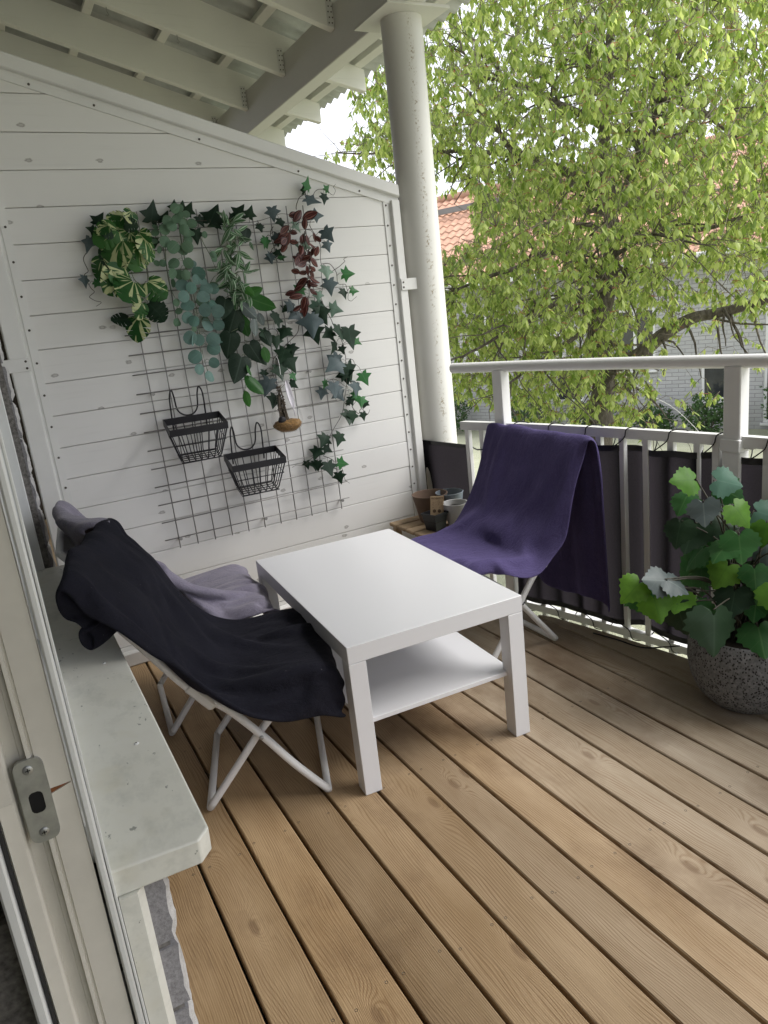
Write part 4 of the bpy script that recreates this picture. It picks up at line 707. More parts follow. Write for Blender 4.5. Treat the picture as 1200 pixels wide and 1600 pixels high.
    'black': (42, 44, [-631,-806,492,-24,-7,-6,-8,23,11,14,6,23,16,-4,22,14,6,21,0,16,20,-7,18,17,14,2,21,12,-8,20,1,15,16,-21,13,-3,-21,17,-2,-9,25,0,9,25,-6,16,21,-9,23,14,-5,15,23,0,11,24,1,9,26,-4,4,27,-5,-13,22,5,-4,26,4,1,27,3,4,27,-1,11,25,-1,4,23,11,3,6,25,14,20,5,23,8,-9,11,22,-8,6,27,3,14,23,5,22,15,10,9,25,6,-7,23,13,7,23,1,23,14,2,12,21,1,-11,23,5,-4,26,4,-1,25,12,-2,24,4,5,14,-22,7,6,-31,-673,-834,502,1,13,23,-8,15,22,-6,19,17,8,8,18,12,-12,18,12,-5,22,6,4,22,-2,15,20,3,12,20,15,6,18,10,15,8,-10,20,0,-6,25,-3,15,20,-12,11,24,-9,9,26,-2,14,23,2,11,24,-2,3,25,-7,5,26,-3,12,23,1,4,23,7,-6,25,8,-2,26,0,5,24,-4,21,13,-9,20,19,2,12,23,15,-2,22,16,8,20,2,18,17,0,9,22,1,-1,24,6,9,19,5,16,17,6,4,22,6,-1,26,0,12,21,0,17,21,-2,8,26,-2,5,27,-5,2,25,-3,-5,24,-2,-6,20,-19,-728,-827,527,4,22,12,0,7,26,2,-6,27,4,4,22,6,14,20,7,7,24,11,-4,24,13,-8,22,11,-5,22,13,15,18,11,21,11,6,26,-1,10,23,4,9,24,-14,7,25,-12,13,23,-1,10,25,3,5,26,0,7,26,-5,9,24,-3,4,26,-1,12,23,2,13,22,2,7,25,0,8,24,-1,5,22,5,13,19,4,2,25,1,10,20,12,10,18,15,10,25,4,11,23,0,6,26,0,-6,24,-1,-11,20,-3,4,18,-2,14,18,7,7,22,1,9,25,-2,12,24,5,9,25,0,12,24,-6,13,23,-12,9,22,-18,-774,-800,541,0,-12,24,0,0,27,2,11,25,6,2,24,10,-9,22,8,2,25,8,10,23,8,19,14,13,-2,22,15,-7,23,12,17,14,10,29,-2,13,28,0,12,26,-6,11,26,-3,9,25,0,9,25,2,9,26,-1,10,25,-4,11,25,-2,10,24,-2,9,26,3,8,27,0,9,25,0,8,24,0,7,24,11,-3,28,4,-3,30,0,8,25,8,14,17,13,11,22,-3,7,18,-12,5,22,7,4,25,9,6,26,2,-1,22,-7,-6,17,-11,5,19,-1,10,21,5,9,25,0,11,25,1,18,20,3,16,22,-8,16,22,-14,-832,-801,552,1,-3,31,2,-10,29,6,-8,26,6,7,24,10,10,19,13,10,16,4,5,22,8,6,23,12,5,24,12,2,24,15,22,11,12,29,-1,12,28,-2,11,27,-2,10,26,0,9,25,1,9,26,-2,10,25,-3,10,26,-2,10,26,-2,10,25,-1,9,25,-1,8,26,1,8,27,0,7,26,1,4,30,0,3,28,12,3,24,19,6,26,10,8,24,-4,5,14,-19,7,20,-13,8,25,-3,6,24,6,5,22,9,10,23,4,6,24,7,1,22,-4,0,19,-13,7,21,-1,12,22,8,16,22,0,17,24,0,15,23,-10,-893,-803,561,4,-10,29,5,-2,28,11,15,19,13,18,16,13,15,18,10,9,23,10,5,25,7,4,25,4,-8,26,7,4,24,11,23,13,12,28,-3,11,28,-4,11,26,-3,10,25,-1,10,25,0,9,25,3,9,25,-1,9,25,-4,10,26,-2,10,25,1,9,25,-3,9,25,2,8,27,-1,8,27,1,5,28,0,2,28,13,1,29,13,5,25,12,8,23,-5,6,14,-21,8,18,-14,7,23,6,9,25,5,8,25,-4,9,24,-4,5,23,8,4,23,14,9,25,3,7,24,-7,8,21,-12,13,24,-3,14,23,5,15,24,-3,-953,-806,571,7,4,27,10,16,23,13,18,19,11,7,22,12,-5,22,11,2,21,10,13,17,3,5,26,4,6,26,8,14,23,12,24,9,12,27,-6,11,27,0,10,24,-7,10,26,-1,10,25,0,11,24,-3,9,25,1,7,24,6,9,25,2,10,25,0,8,24,-9,8,25,-4,8,27,1,8,26,2,7,29,-4,4,30,11,-2,23,22,4,27,9,9,25,-4,7,17,-18,7,14,-19,8,23,5,9,25,2,10,25,-5,8,25,3,9,26,-4,8,24,4,4,23,13,7,23,9,10,25,2,13,26,-8,13,25,-10,13,27,-3,-1010,-804,591,9,21,17,11,16,22,12,1,26,14,-8,22,12,10,16,11,22,8,7,16,21,3,3,29,3,6,29,10,21,17,12,26,2,12,25,-7,10,24,6,10,23,-7,10,24,-7,10,25,1,10,25,-1,11,25,-1,11,24,-2,8,25,3,7,24,10,9,24,2,6,23,-11,5,25,-7,8,27,2,7,30,1,6,29,1,-2,21,21,3,26,13,7,26,-1,9,19,-15,7,13,-22,8,24,2,10,25,2,10,24,-5,8,26,7,9,26,3,10,24,-6,10,26,-1,7,24,6,7,24,11,10,28,2,13,27,-10,13,29,-3,-1064,-801,621,8,24,10,11,10,22,14,-5,24,14,12,14,11,23,0,10,22,14,4,8,27,4,2,29,6,14,26,10,25,10,12,24,-9,12,24,-3,8,23,11,11,23,-6,10,22,-10,10,24,-1,10,25,-1,10,25,-1,11,25,-1,10,26,0,11,25,2,9,24,8,8,23,10,5,23,-6,0,20,-14,5,27,0,7,29,-3,4,26,8,-1,22,17,5,26,5,9,22,-10,8,16,-20,10,23,-4,9,25,5,9,26,2,9,25,-3,8,25,8,9,26,-2,10,25,-5,9,26,2,9,25,8,9,27,3,12,27,-5,12,28,-1,-1115,-798,654,4,25,2,13,5,22,14,12,15,12,22,-2,10,24,8,8,20,17,4,3,28,5,8,26,8,17,22,12,26,-1,12,21,-12,11,23,-2,8,22,13,10,23,0,10,21,-14,10,23,-6,10,25,2,10,25,0,11,26,2,9,25,-1,11,25,1,10,25,4,9,23,11,8,19,15,4,22,-6,-4,20,-17,4,25,-6,8,27,-10,6,26,4,1,24,8,5,26,4,10,20,-3,8,23,-6,9,23,6,9,26,-6,9,26,-6,8,26,8,9,27,-2,10,26,-5,10,26,1,9,25,3,10,26,2,11,26,0,10,26,1,-1161,-793,693,-3,23,-9,11,17,11,12,22,5,13,19,10,11,14,17,8,23,11,7,17,15,4,7,24,8,19,14,12,23,-8,11,21,-12,13,23,-4,9,23,9,9,21,11,9,21,-5,7,20,-15,10,25,-3,10,25,2,11,25,5,10,26,3,10,25,3,10,25,3,10,23,8,9,19,17,8,19,15,3,24,-10,-5,19,-19,4,26,-11,10,26,0,3,23,-13,5,24,-5,6,23,10,9,24,6,7,26,-8,9,26,-12,7,28,3,8,28,4,10,26,-3,10,26,-2,10,26,1,10,25,1,10,26,2,10,25,2,11,25,2,-1202,-782,736,-8,22,-14,4,24,-2,14,19,14,13,20,9,5,24,-9,8,23,2,5,12,22,6,14,23,11,24,5,11,18,-14,12,22,-9,13,24,0,13,22,4,11,16,15,9,23,3,7,22,-5,3,21,-14,9,24,0,11,26,6,10,25,4,11,25,6,10,25,5,10,24,6,11,23,11,9,18,21,9,21,13,0,22,-12,-3,22,-17,8,26,-6,7,24,-7,-1,21,-16,2,23,-11,7,25,-1,8,27,-8,8,29,-5,9,27,0,9,26,0,10,27,1,9,26,1,9,27,2,10,26,0,10,25,1,11,25,3,10,26,3,-1243,-770,780,-8,23,-14,-1,25,-7,10,23,6,10,26,1,1,23,-15,7,26,-5,10,22,12,6,17,17,15,20,0,13,15,4,7,20,-10,12,22,2,15,20,10,14,16,16,10,18,12,2,20,-11,1,22,-15,9,25,-1,11,26,3,10,25,4,10,25,5,11,25,5,9,24,5,11,24,9,12,22,15,10,21,17,9,21,12,0,22,-11,-1,23,-15,6,24,-6,4,25,-12,-1,22,-15,2,26,-13,5,27,-9,7,27,-6,9,26,-4,9,26,-2,10,27,0,9,27,1,9,27,-1,9,26,0,10,26,2,11,24,5,11,24,7,-1283,-757,824,-6,24,-12,-4,25,-11,3,26,-5,5,27,-6,2,26,-15,5,29,-9,9,28,-3,13,21,9,15,9,16,10,16,11,8,21,-8,16,15,11,19,8,20,13,17,11,0,23,-7,3,25,-7,2,24,-9,9,25,-2,11,25,4,11,24,5,9,25,3,9,25,2,9,25,4,10,23,8,13,20,16,12,21,16,8,24,9,9,25,4,2,24,-9,2,25,-11,3,25,-11,1,25,-14,2,26,-14,2,26,-12,4,25,-11,6,26,-9,7,27,-5,9,26,-2,10,25,2,9,27,-1,9,26,-2,9,25,1,12,24,9,11,21,11,-1323,-746,870,-2,25,-9,-5,25,-11,-3,25,-11,-1,26,-13,4,28,-16,4,28,-14,14,23,2,15,16,15,8,20,12,7,23,-2,15,20,6,19,11,17,19,7,19,11,20,7,-2,23,-12,-1,24,-11,6,26,-4,9,25,0,10,25,2,12,23,6,14,21,9,7,26,2,3,26,-2,8,25,5,12,20,17,12,21,17,9,25,9,7,26,0,8,26,-4,9,25,-5,3,25,-11,0,24,-17,0,24,-17,3,26,-12,5,26,-10,2,25,-12,3,25,-10,8,26,-3,9,25,3,8,26,-3,10,25,-1,13,22,8,5,26,7,7,25,9,-1364,-736,919,3,26,-9,-1,26,-10,-5,23,-14,-5,22,-18,4,27,-18,6,28,-10,8,26,-1,13,16,14,11,23,12,9,24,6,17,19,6,19,12,12,19,10,17,13,22,5,-5,22,-12,-2,24,-10,4,26,-3,8,26,2,9,26,4,10,25,5,13,22,8,16,20,10,9,24,5,-2,28,1,0,28,7,9,24,14,14,23,12,14,21,5,12,23,-3,14,22,-5,4,25,-13,-1,23,-20,0,24,-19,8,26,-12,8,26,-9,-1,23,-13,-5,23,-13,3,27,-5,8,26,1,6,26,-2,11,24,-1,14,19,12,8,24,11,0,28,4,-1401,-726,965,7,26,-8,3,26,-7,-5,23,-14,-7,21,-21,4,24,-17,18,21,-3,10,24,0,-3,28,1,6,23,11,15,20,15,16,17,10,14,21,6,16,19,12,14,20,6,-4,23,-9,-7,25,-11,4,25,-1,8,26,2,10,26,5,9,26,7,11,24,4,15,21,7,15,20,13,11,23,14,3,26,5,-3,28,-1,6,26,2,17,18,8,20,19,1,18,21,-5,5,25,-15,-2,23,-19,-1,23,-21,7,26,-16,8,25,-12,8,26,-6,-3,23,-10,-11,23,-8,3,25,0,12,24,1,11,25,-1,6,26,1,8,23,10,13,17,16,-1436,-717,1011,9,27,-6,6,26,-4,-3,24,-11,-9,20,-19,-1,23,-18,10,25,-9,20,19,1,17,17,8,5,25,10,0,28,11,6,24,11,16,17,12,13,22,9,3,24,-4,-5,24,-10,3,25,1,13,23,5,6,26,0,6,27,2,8,26,5,11,25,3,12,23,4,12,23,9,14,22,12,18,17,11,9,23,0,-3,27,-6,9,24,-2,21,19,0,24,18,-1,8,24,-14,-3,24,-17,-3,22,-18,10,25,-14,6,25,-11,4,27,-4,1,25,-2,-15,19,-9,-3,25,-5,10,24,-3,14,23,-2,14,23,5,6,26,6,0,28,1,-1470,-704,1048,14,23,4,7,26,0,-3,25,-10,-7,21,-16,-8,21,-16,9,24,-9,17,24,-7,14,22,-2,14,14,15,13,19,20,4,27,16,0,28,8,6,26,6,6,23,-3,0,23,-6,12,22,4,12,24,5,3,27,0,3,27,2,7,27,3,9,26,2,11,24,3,14,21,7,17,19,10,18,19,8,16,19,4,3,25,-7,5,26,-11,19,23,-6,24,17,0,10,24,-10,-2,24,-15,-3,22,-16,10,24,-11,9,25,-3,3,28,0,-4,26,-2,-17,16,-11,-6,23,-6,10,24,-2,8,25,-6,7,25,0,8,27,6,11,24,10,-1510,-687,1074,18,19,9,15,21,9,3,23,-8,-10,18,-16,-3,24,-12,7,26,-5,18,21,-2,17,20,0,3,26,1,2,26,10,11,22,19,15,18,19,10,23,13,0,27,0,-5,27,-5,9,23,0,14,23,6,7,26,6,-1,28,2,10,24,3,9,26,3,6,25,3,8,25,1,16,20,4,21,12,10,18,20,5,10,25,-8,5,26,-16,14,25,-10,20,20,-2,15,23,-4,1,24,-13,-4,22,-17,6,25,-10,10,24,1,7,27,4,-2,25,-4,-17,16,-12,-12,20,-8,6,26,-1,10,24,-1,5,27,-2,4,27,3,10,25,6,-1544,-676,1113,15,22,4,15,21,8,14,20,2,-11,14,-16,-4,23,-12,11,25,-1,15,21,3,17,21,4,15,21,9,7,24,8,5,27,7,-1,29,4,4,24,11,13,22,16,7,24,6,0,27,-1,3,27,0,9,24,5,17,18,10,12,23,5,7,27,3,13,24,6,5,26,-2,-4,23,-6,18,16,3,21,18,4,15,24,-5,6,27,-15,9,26,-11,15,23,-4,17,23,-2,7,24,-7,-4,23,-14,2,25,-9,9,26,0,9,26,2,6,24,-2,-12,20,-11,-19,15,-10,-6,23,-7,9,25,-2,14,23,5,8,24,4,-1,28,1,-1586,-663,1167,14,21,11,18,15,14,12,20,6,-10,21,-10,-5,23,-8,15,20,2,18,19,3,12,24,1,16,20,6,13,23,5,12,23,3,7,25,-1,3,27,1,3,28,5,9,24,7,13,24,5,6,26,1,-1,26,-3,8,25,1,14,22,4,15,17,13,12,23,7,5,26,0,5,26,-5,8,26,-7,14,21,-4,19,20,3,11,23,-5,6,26,-10,7,25,-6,10,26,-2,11,25,5,4,26,2,-3,27,-3,6,25,2,6,27,0,6,27,0,-2,24,-7,-19,14,-12,-15,14,-14,2,23,-12,12,23,-5,16,21,6,13,23,6,-1627,-657,1219,16,17,13,18,17,12,16,19,7,-4,24,-6,-6,23,-7,17,19,2,23,14,3,14,22,0,11,25,4,12,23,8,12,24,5,9,26,1,6,26,1,7,26,0,5,26,-3,2,28,-2,7,26,2,16,20,8,15,21,4,7,25,-1,3,28,3,9,23,5,18,20,5,18,21,-3,10,24,-5,0,28,-3,6,27,0,14,21,3,5,25,-9,7,25,-10,10,24,-2,7,26,2,12,24,10,3,27,3,-1,28,0,4,27,2,5,27,2,-1,27,-3,-12,21,-9,-20,11,-14,-8,18,-17,7,24,-12,12,24,-2,12,24,3,-1669,-653,1268,22,8,13,19,15,11,16,20,6,-1,25,-5,-3,24,-7,18,18,3,23,15,5,15,23,2,10,25,5,8,26,6,8,26,7,8,26,4,5,27,1,9,26,-2,9,26,-5,6,26,-3,2,27,-3,11,24,7,17,20,7,16,22,3,12,24,3,8,26,0,10,25,-2,17,22,-3,18,22,-1,8,25,0,1,28,0,7,25,2,2,26,-5,3,24,-8,13,22,0,9,25,2,8,24,7,6,27,5,2,27,3,3,28,2,2,27,0,1,26,-2,-7,25,-4,-17,17,-9,-17,13,-14,-1,22,-15,9,24,-12,12,23,-4,-1717,-641,1312,25,-2,14,22,5,13,17,16,10,2,26,-3,-1,25,-6,17,21,3,22,17,2,14,24,1,9,26,4,8,26,5,9,27,6,8,27,5,5,27,2,5,27,-3,6,27,-3,11,24,-2,6,26,-5,11,26,3,12,24,5,11,25,-1,16,23,3,16,22,4,15,23,2,15,25,-3,13,24,-6,16,23,4,8,25,4,4,26,-1,-1,26,-6,0,25,-6,10,23,2,5,26,2,7,24,6,6,25,8,-1,28,1,2,26,-1,3,25,-3,4,24,-6,10,21,4,-6,23,-3,-18,18,-7,-13,18,-11,-1,22,-13,8,24,-12,-1760,-629,1349,26,-3,12,24,-2,18,20,6,17,8,24,2,-4,25,-3,15,21,5,18,23,-1,14,25,-5,10,27,-2,10,26,4,11,26,6,7,28,8,4,28,4,3,27,-3,2,28,-2,8,28,2,10,26,-4,10,26,-6,14,24,2,11,26,-1,15,25,-2,16,23,4,16,23,5,17,23,1,9,26,-7,11,25,3,12,23,8,9,24,1,4,24,-4,0,25,-4,6,23,2,1,25,0,8,24,5,9,23,8,0,28,0,-5,27,-4,-1,26,-5,6,22,-3,16,17,4,12,19,2,-4,23,-8,-9,22,-7,-13,19,-8,-6,22,-8,-1789,-634,1387,25,11,12,23,4,17,23,0,20,16,16,9,-10,25,-5,10,26,3,17,24,2,14,26,-4,10,28,-3,7,28,-3,8,27,4,9,27,13,5,29,8,0,29,0,0,30,-1,7,28,2,10,27,-3,13,25,-6,15,25,-2,17,25,-2,16,24,-1,11,27,1,12,25,1,19,22,4,11,26,1,1,28,-1,9,24,7,11,22,3,7,24,-2,3,24,-1,4,24,-1,4,24,-5,4,24,-7,9,21,1,10,21,13,3,26,7,-6,27,-4,-1,25,-7,10,21,-4,18,9,5,-2,15,-14,-1,21,-7,5,24,1,-1,22,0,-1805,-645,1436,21,14,16,18,18,15,23,9,15,19,16,12,-2,25,-4,0,29,-3,10,27,2,14,27,2,12,27,-2,10,28,-1,3,30,0,-3,30,4,3,30,11,9,27,11,5,28,2,5,30,-4,11,27,-4,16,25,-6,17,26,-5,14,26,-2,14,26,1,18,22,5,13,25,1,5,29,0,10,24,7,8,27,1,0,28,-6,5,23,-2,11,22,4,8,22,-1,5,24,-8,7,22,-6,5,22,-3,6,24,2,2,26,4,7,26,10,14,19,8,8,19,-5,-3,20,-13,15,15,-4,17,11,1,-4,18,-9,-13,18,-6,1,23,-1,-1828,-650,1496,21,15,17,18,20,15,19,17,12,12,25,4,4,28,-4,10,27,4,5,29,4,4,30,-2,8,29,-3,4,30,-2,3,30,2,3,30,9,3,30,10,5,30,2,12,26,1,13,28,-1,13,26,-7,16,26,-8,16,26,-3,16,25,1,13,27,-3,12,27,-3,14,26,7,11,26,7,0,28,-3,9,28,-1,10,27,2,0,24,-5,-4,22,-12,8,22,-3,11,22,2,4,23,0,1,26,1,9,23,7,14,18,11,10,22,1,10,21,-5,18,15,-1,7,21,-6,6,21,-5,15,14,1,11,19,-6,-9,17,-8,-19,10,-3,-1865,-648,1524,17,16,20,18,20,18,15,24,12,12,27,6,9,27,1,7,29,2,5,29,2,4,31,-2,2,30,-3,2,31,0,4,30,7,5,30,11,7,29,9,7,29,-3,11,28,-6,13,27,-5,14,26,-10,17,26,-6,18,26,-3,16,25,1,14,26,-3,14,26,0,11,26,10,8,29,7,6,29,0,2,29,-7,1,27,-5,4,26,-1,0,23,-8,3,23,-8,4,23,-1,6,21,5,9,21,11,9,22,7,13,20,4,15,20,0,14,19,-3,15,19,-4,13,20,-1,12,20,-3,9,19,-5,7,18,-12,4,21,-9,6,21,-11,-1883,-621,1473,17,8,24,18,8,23,10,20,19,10,22,15,4,26,7,2,30,3,4,30,-2,4,30,-4,6,31,-3,4,31,2,5,31,3,9,28,6,12,20,13,2,27,-3,8,27,-6,15,27,-3,9,29,-4,8,29,-4,11,29,-1,11,28,2,13,28,5,12,27,3,12,27,2,14,26,2,5,29,4,2,29,-3,5,27,-8,5,23,-9,6,23,-8,8,21,-8,10,21,-6,12,19,1,15,17,9,10,20,8,3,22,-2,12,18,1,16,17,3,14,19,-1,13,21,-1,13,20,0,10,19,-3,10,18,-8,-1,16,-16,-3,17,-17,-1882,-600,1416,24,-6,18,23,-3,20,18,11,18,5,25,14,5,26,12,13,23,11,11,26,3,6,28,-6,0,30,-7,2,31,2,-2,32,1,13,24,10,18,19,11,11,23,8,-8,25,-7,-2,26,-5,12,27,2,14,27,2,8,30,-3,7,30,-3,7,30,1,5,30,3,4,30,2,6,29,-1,7,30,0,7,28,-3,12,25,-8,11,22,-8,12,21,-7,11,20,-5,14,19,-4,17,15,4,17,8,13,14,15,9,5,22,0,-5,22,-8,8,21,-1,17,17,3,16,17,1,14,19,-2,11,20,-2,12,18,-5,10,18,-11,4,18,-16,-1874,-568,1377,25,-15,11,23,-15,12,23,-5,16,17,14,16,1,27,9,-1,29,4,16,24,6,22,14,2,2,27,-6,4,30,4,0,32,7,7,27,8,19,15,9,18,20,7,4,28,-2,-10,28,-3,-10,26,-4,9,28,3,16,26,1,10,29,-2,5,30,-3,6,30,1,3,30,3,3,30,1,8,29,2,13,27,1,15,23,-4,12,21,-9,13,20,-3,13,19,0,8,19,-6,12,16,0,12,7,16,14,12,10,11,20,0,-1,22,-9,3,22,-5,6,19,-8,17,16,0,16,17,-2,15,17,-2,10,19,-6,10,19,-7,9,19,-9,-1855,-570,1339,25,8,15,24,-4,11,22,-15,8,22,-4,9,11,19,12,-7,27,-2,8,25,3,24,11,10,17,19,11,3,28,7,-2,30,-6,5,28,-4,17,21,7,19,16,13,5,28,1,-4,28,-3,-12,24,-6,5,30,-1,13,28,-2,14,27,1,6,29,0,8,29,1,5,28,0,5,30,6,6,29,4,12,26,1,19,23,-1,15,18,-1,4,21,-8,10,18,1,15,7,13,12,12,8,9,18,-1,11,12,11,2,20,-8,5,22,-8,12,19,-4,0,17,-15,5,19,-10,17,17,-3,20,11,1,14,17,-7,11,19,-9,9,19,-7,-1818,-610,1341,25,19,1,17,25,-5,13,21,3,24,-9,-3,19,-2,4,-2,22,2,10,21,12,12,24,10,17,22,12,18,19,15,16,21,5,9,24,-5,-5,22,-13,-2,25,6,3,28,3,10,22,1,-4,26,-12,6,29,-8,12,28,-2,14,27,6,7,28,5,7,28,1,10,27,2,9,25,10,7,25,6,10,24,-6,12,24,-8,13,21,1,15,17,3,12,6,16,14,10,11,6,16,3,4,22,0,0,19,-3,12,11,-12,-2,16,-11,1,16,-4,13,16,-11,11,19,-12,16,17,-6,21,14,-2,18,16,-5,12,17,-8,4,20,-5,-1798,-584,1286,17,22,0,25,14,4,22,21,-7,30,2,4,20,-17,11,11,9,18,9,25,5,15,20,8,20,12,11,20,18,8,9,30,0,8,28,12,0,28,6,-9,26,-15,-2,25,-17,13,26,0,7,28,-6,7,30,-3,2,30,-1,9,27,8,14,20,17,18,20,15,13,18,11,4,22,-5,10,26,0,16,22,2,13,21,-7,10,15,3,14,9,8,11,16,0,1,21,-6,-11,17,-11,-15,16,-5,2,22,-9,13,21,-9,12,15,0,19,6,7,19,14,-7,11,19,-15,11,18,-11,15,15,-11,7,18,-10,-1,20,-4,-1,17,8,-1768,-541,1246,25,6,-1,21,-15,3,20,-1,12,27,10,3,17,15,3,12,6,20,24,7,4,22,17,-1,17,21,5,7,28,8,6,31,4,8,28,5,11,28,1,12,24,-4,2,24,-17,2,28,-3,7,26,11,14,25,12,14,26,5,10,28,-1,10,25,11,7,24,11,8,18,15,7,22,-2,7,24,-10,19,18,7,13,18,8,-1,15,-11,-8,10,-17,-1,15,-7,8,17,3,7,20,4,7,17,4,9,20,0,10,22,-3,16,14,-5,6,13,-17,5,16,-6,12,18,-1,7,17,-8,10,18,-7,10,20,-4,-2,16,-15,-14,4,-17,-1763,-566,1213,25,8,1,22,16,1,21,8,11,26,8,9,28,3,5,27,4,6,26,12,4,25,17,4,14,27,3,7,29,5,11,23,8,14,23,-4,8,27,-7,8,28,-3,0,29,-4,2,29,-1,3,29,2,19,20,10,20,20,12,3,26,9,-2,30,6,-3,27,8,8,23,9,12,22,3,21,14,-1,13,25,0,1,22,-5,11,15,-5,3,15,-11,-7,18,-11,-10,16,-6,3,21,1,11,10,6,18,-2,1,16,10,-3,14,19,-2,13,19,-6,0,18,-12,-11,16,-9,0,17,-6,13,14,2,12,12,-5,12,16,-11,6,15,-1,-1772,-565,1159,29,8,7,28,9,8,25,14,8,23,17,9,21,11,12,27,9,0,27,9,0,22,21,5,15,23,10,5,16,16,9,20,-6,13,23,-1,11,26,-2,11,19,-12,5,24,-11,4,30,-3,7,29,2,16,25,7,18,23,11,8,24,14,7,29,10,4,28,8,4,29,6,-3,29,5,-8,24,12,-4,19,8,11,7,-18,7,20,-3,8,16,3,1,13,-16,1,18,-11,0,21,-1,-2,21,4,20,9,4,15,4,9,17,4,11,14,11,-11,8,3,-21,8,15,-15,4,19,-10,1,22,-8,-1,22,-6,7,22,-5,9,14,7,-1805,-560,1176,22,19,8,26,15,7,26,13,6,24,15,11,26,11,10,28,5,10,28,1,9,23,5,7,10,21,1,-2,29,-2,15,23,-8,17,18,-4,4,21,-7,6,25,-6,9,22,2,11,20,4,-1,27,0,13,24,5,10,28,0,19,24,2,16,24,5,-1,28,-2,4,27,0,0,29,3,-2,28,8,-12,17,17,-3,19,12,6,11,13,0,19,-4,4,19,-2,8,19,-2,19,2,5,10,15,7,8,16,5,-3,20,-5,5,16,-2,13,12,-2,9,3,-22,11,6,-22,10,15,-16,8,18,-8,8,21,-1,6,24,2,10,20,3,-1822,-585,1231,11,28,7,17,25,5,22,18,0,24,12,3,28,9,0,25,13,4,25,2,11,23,11,1,24,5,12,19,10,12,8,23,-4,0,23,-11,10,26,-6,0,24,-6,20,14,5,6,24,1,2,28,3,5,28,4,8,27,8,15,28,2,10,25,-2,3,23,-12,12,23,0,17,20,8,16,22,2,0,23,5,-11,15,14,-13,15,12,-12,19,10,-6,20,5,-2,21,2,10,18,2,11,18,-2,8,17,5,4,20,-3,2,19,-2,13,15,-4,17,18,-4,19,11,-10,11,13,-17,9,9,-14,20,-1,-3,12,14,-1,-1,18,2,-1814,-608,1288,4,30,9,18,25,3,21,17,-4,17,22,-4,13,20,-3,3,20,-14,15,15,5,24,9,8,22,-13,10,23,8,9,17,19,4,7,23,-3,20,17,2,8,20,-11,-2,22,1,3,29,6,11,27,-1,13,26,0,1,26,2,15,22,-1,6,28,9,5,28,-2,12,26,-5,25,13,-4,11,20,4,12,26,8,14,24,6,8,22,1,1,21,0,-9,19,3,-10,16,12,-4,9,22,-2,19,6,2,20,-6,6,19,1,3,25,9,7,24,-4,12,16,-11,11,5,-13,5,16,-2,14,13,-6,15,14,-5,9,13,-16,8,-4,-15,-1795,-579,1264,23,-19,9,26,5,13,18,21,-3,16,19,7,-12,23,-1,3,32,13,1,25,17,-9,18,11,22,4,11,30,5,3,29,6,3,21,18,-5,18,23,-4,6,29,2,-2,26,-11,17,21,15,22,23,8,19,21,1,10,27,-4,13,27,0,0,25,5,8,11,-16,-2,20,6,-15,24,-16,-7,28,-1,0,28,9,10,25,1,16,19,7,13,21,2,11,19,5,11,17,8,17,8,14,6,21,18,18,20,-1,12,19,-2,11,19,-3,7,25,4,0,28,-2,2,18,-6,3,-21,-8,19,0,-10,13,15,-9,5,17,-7,-20,4,-14]),
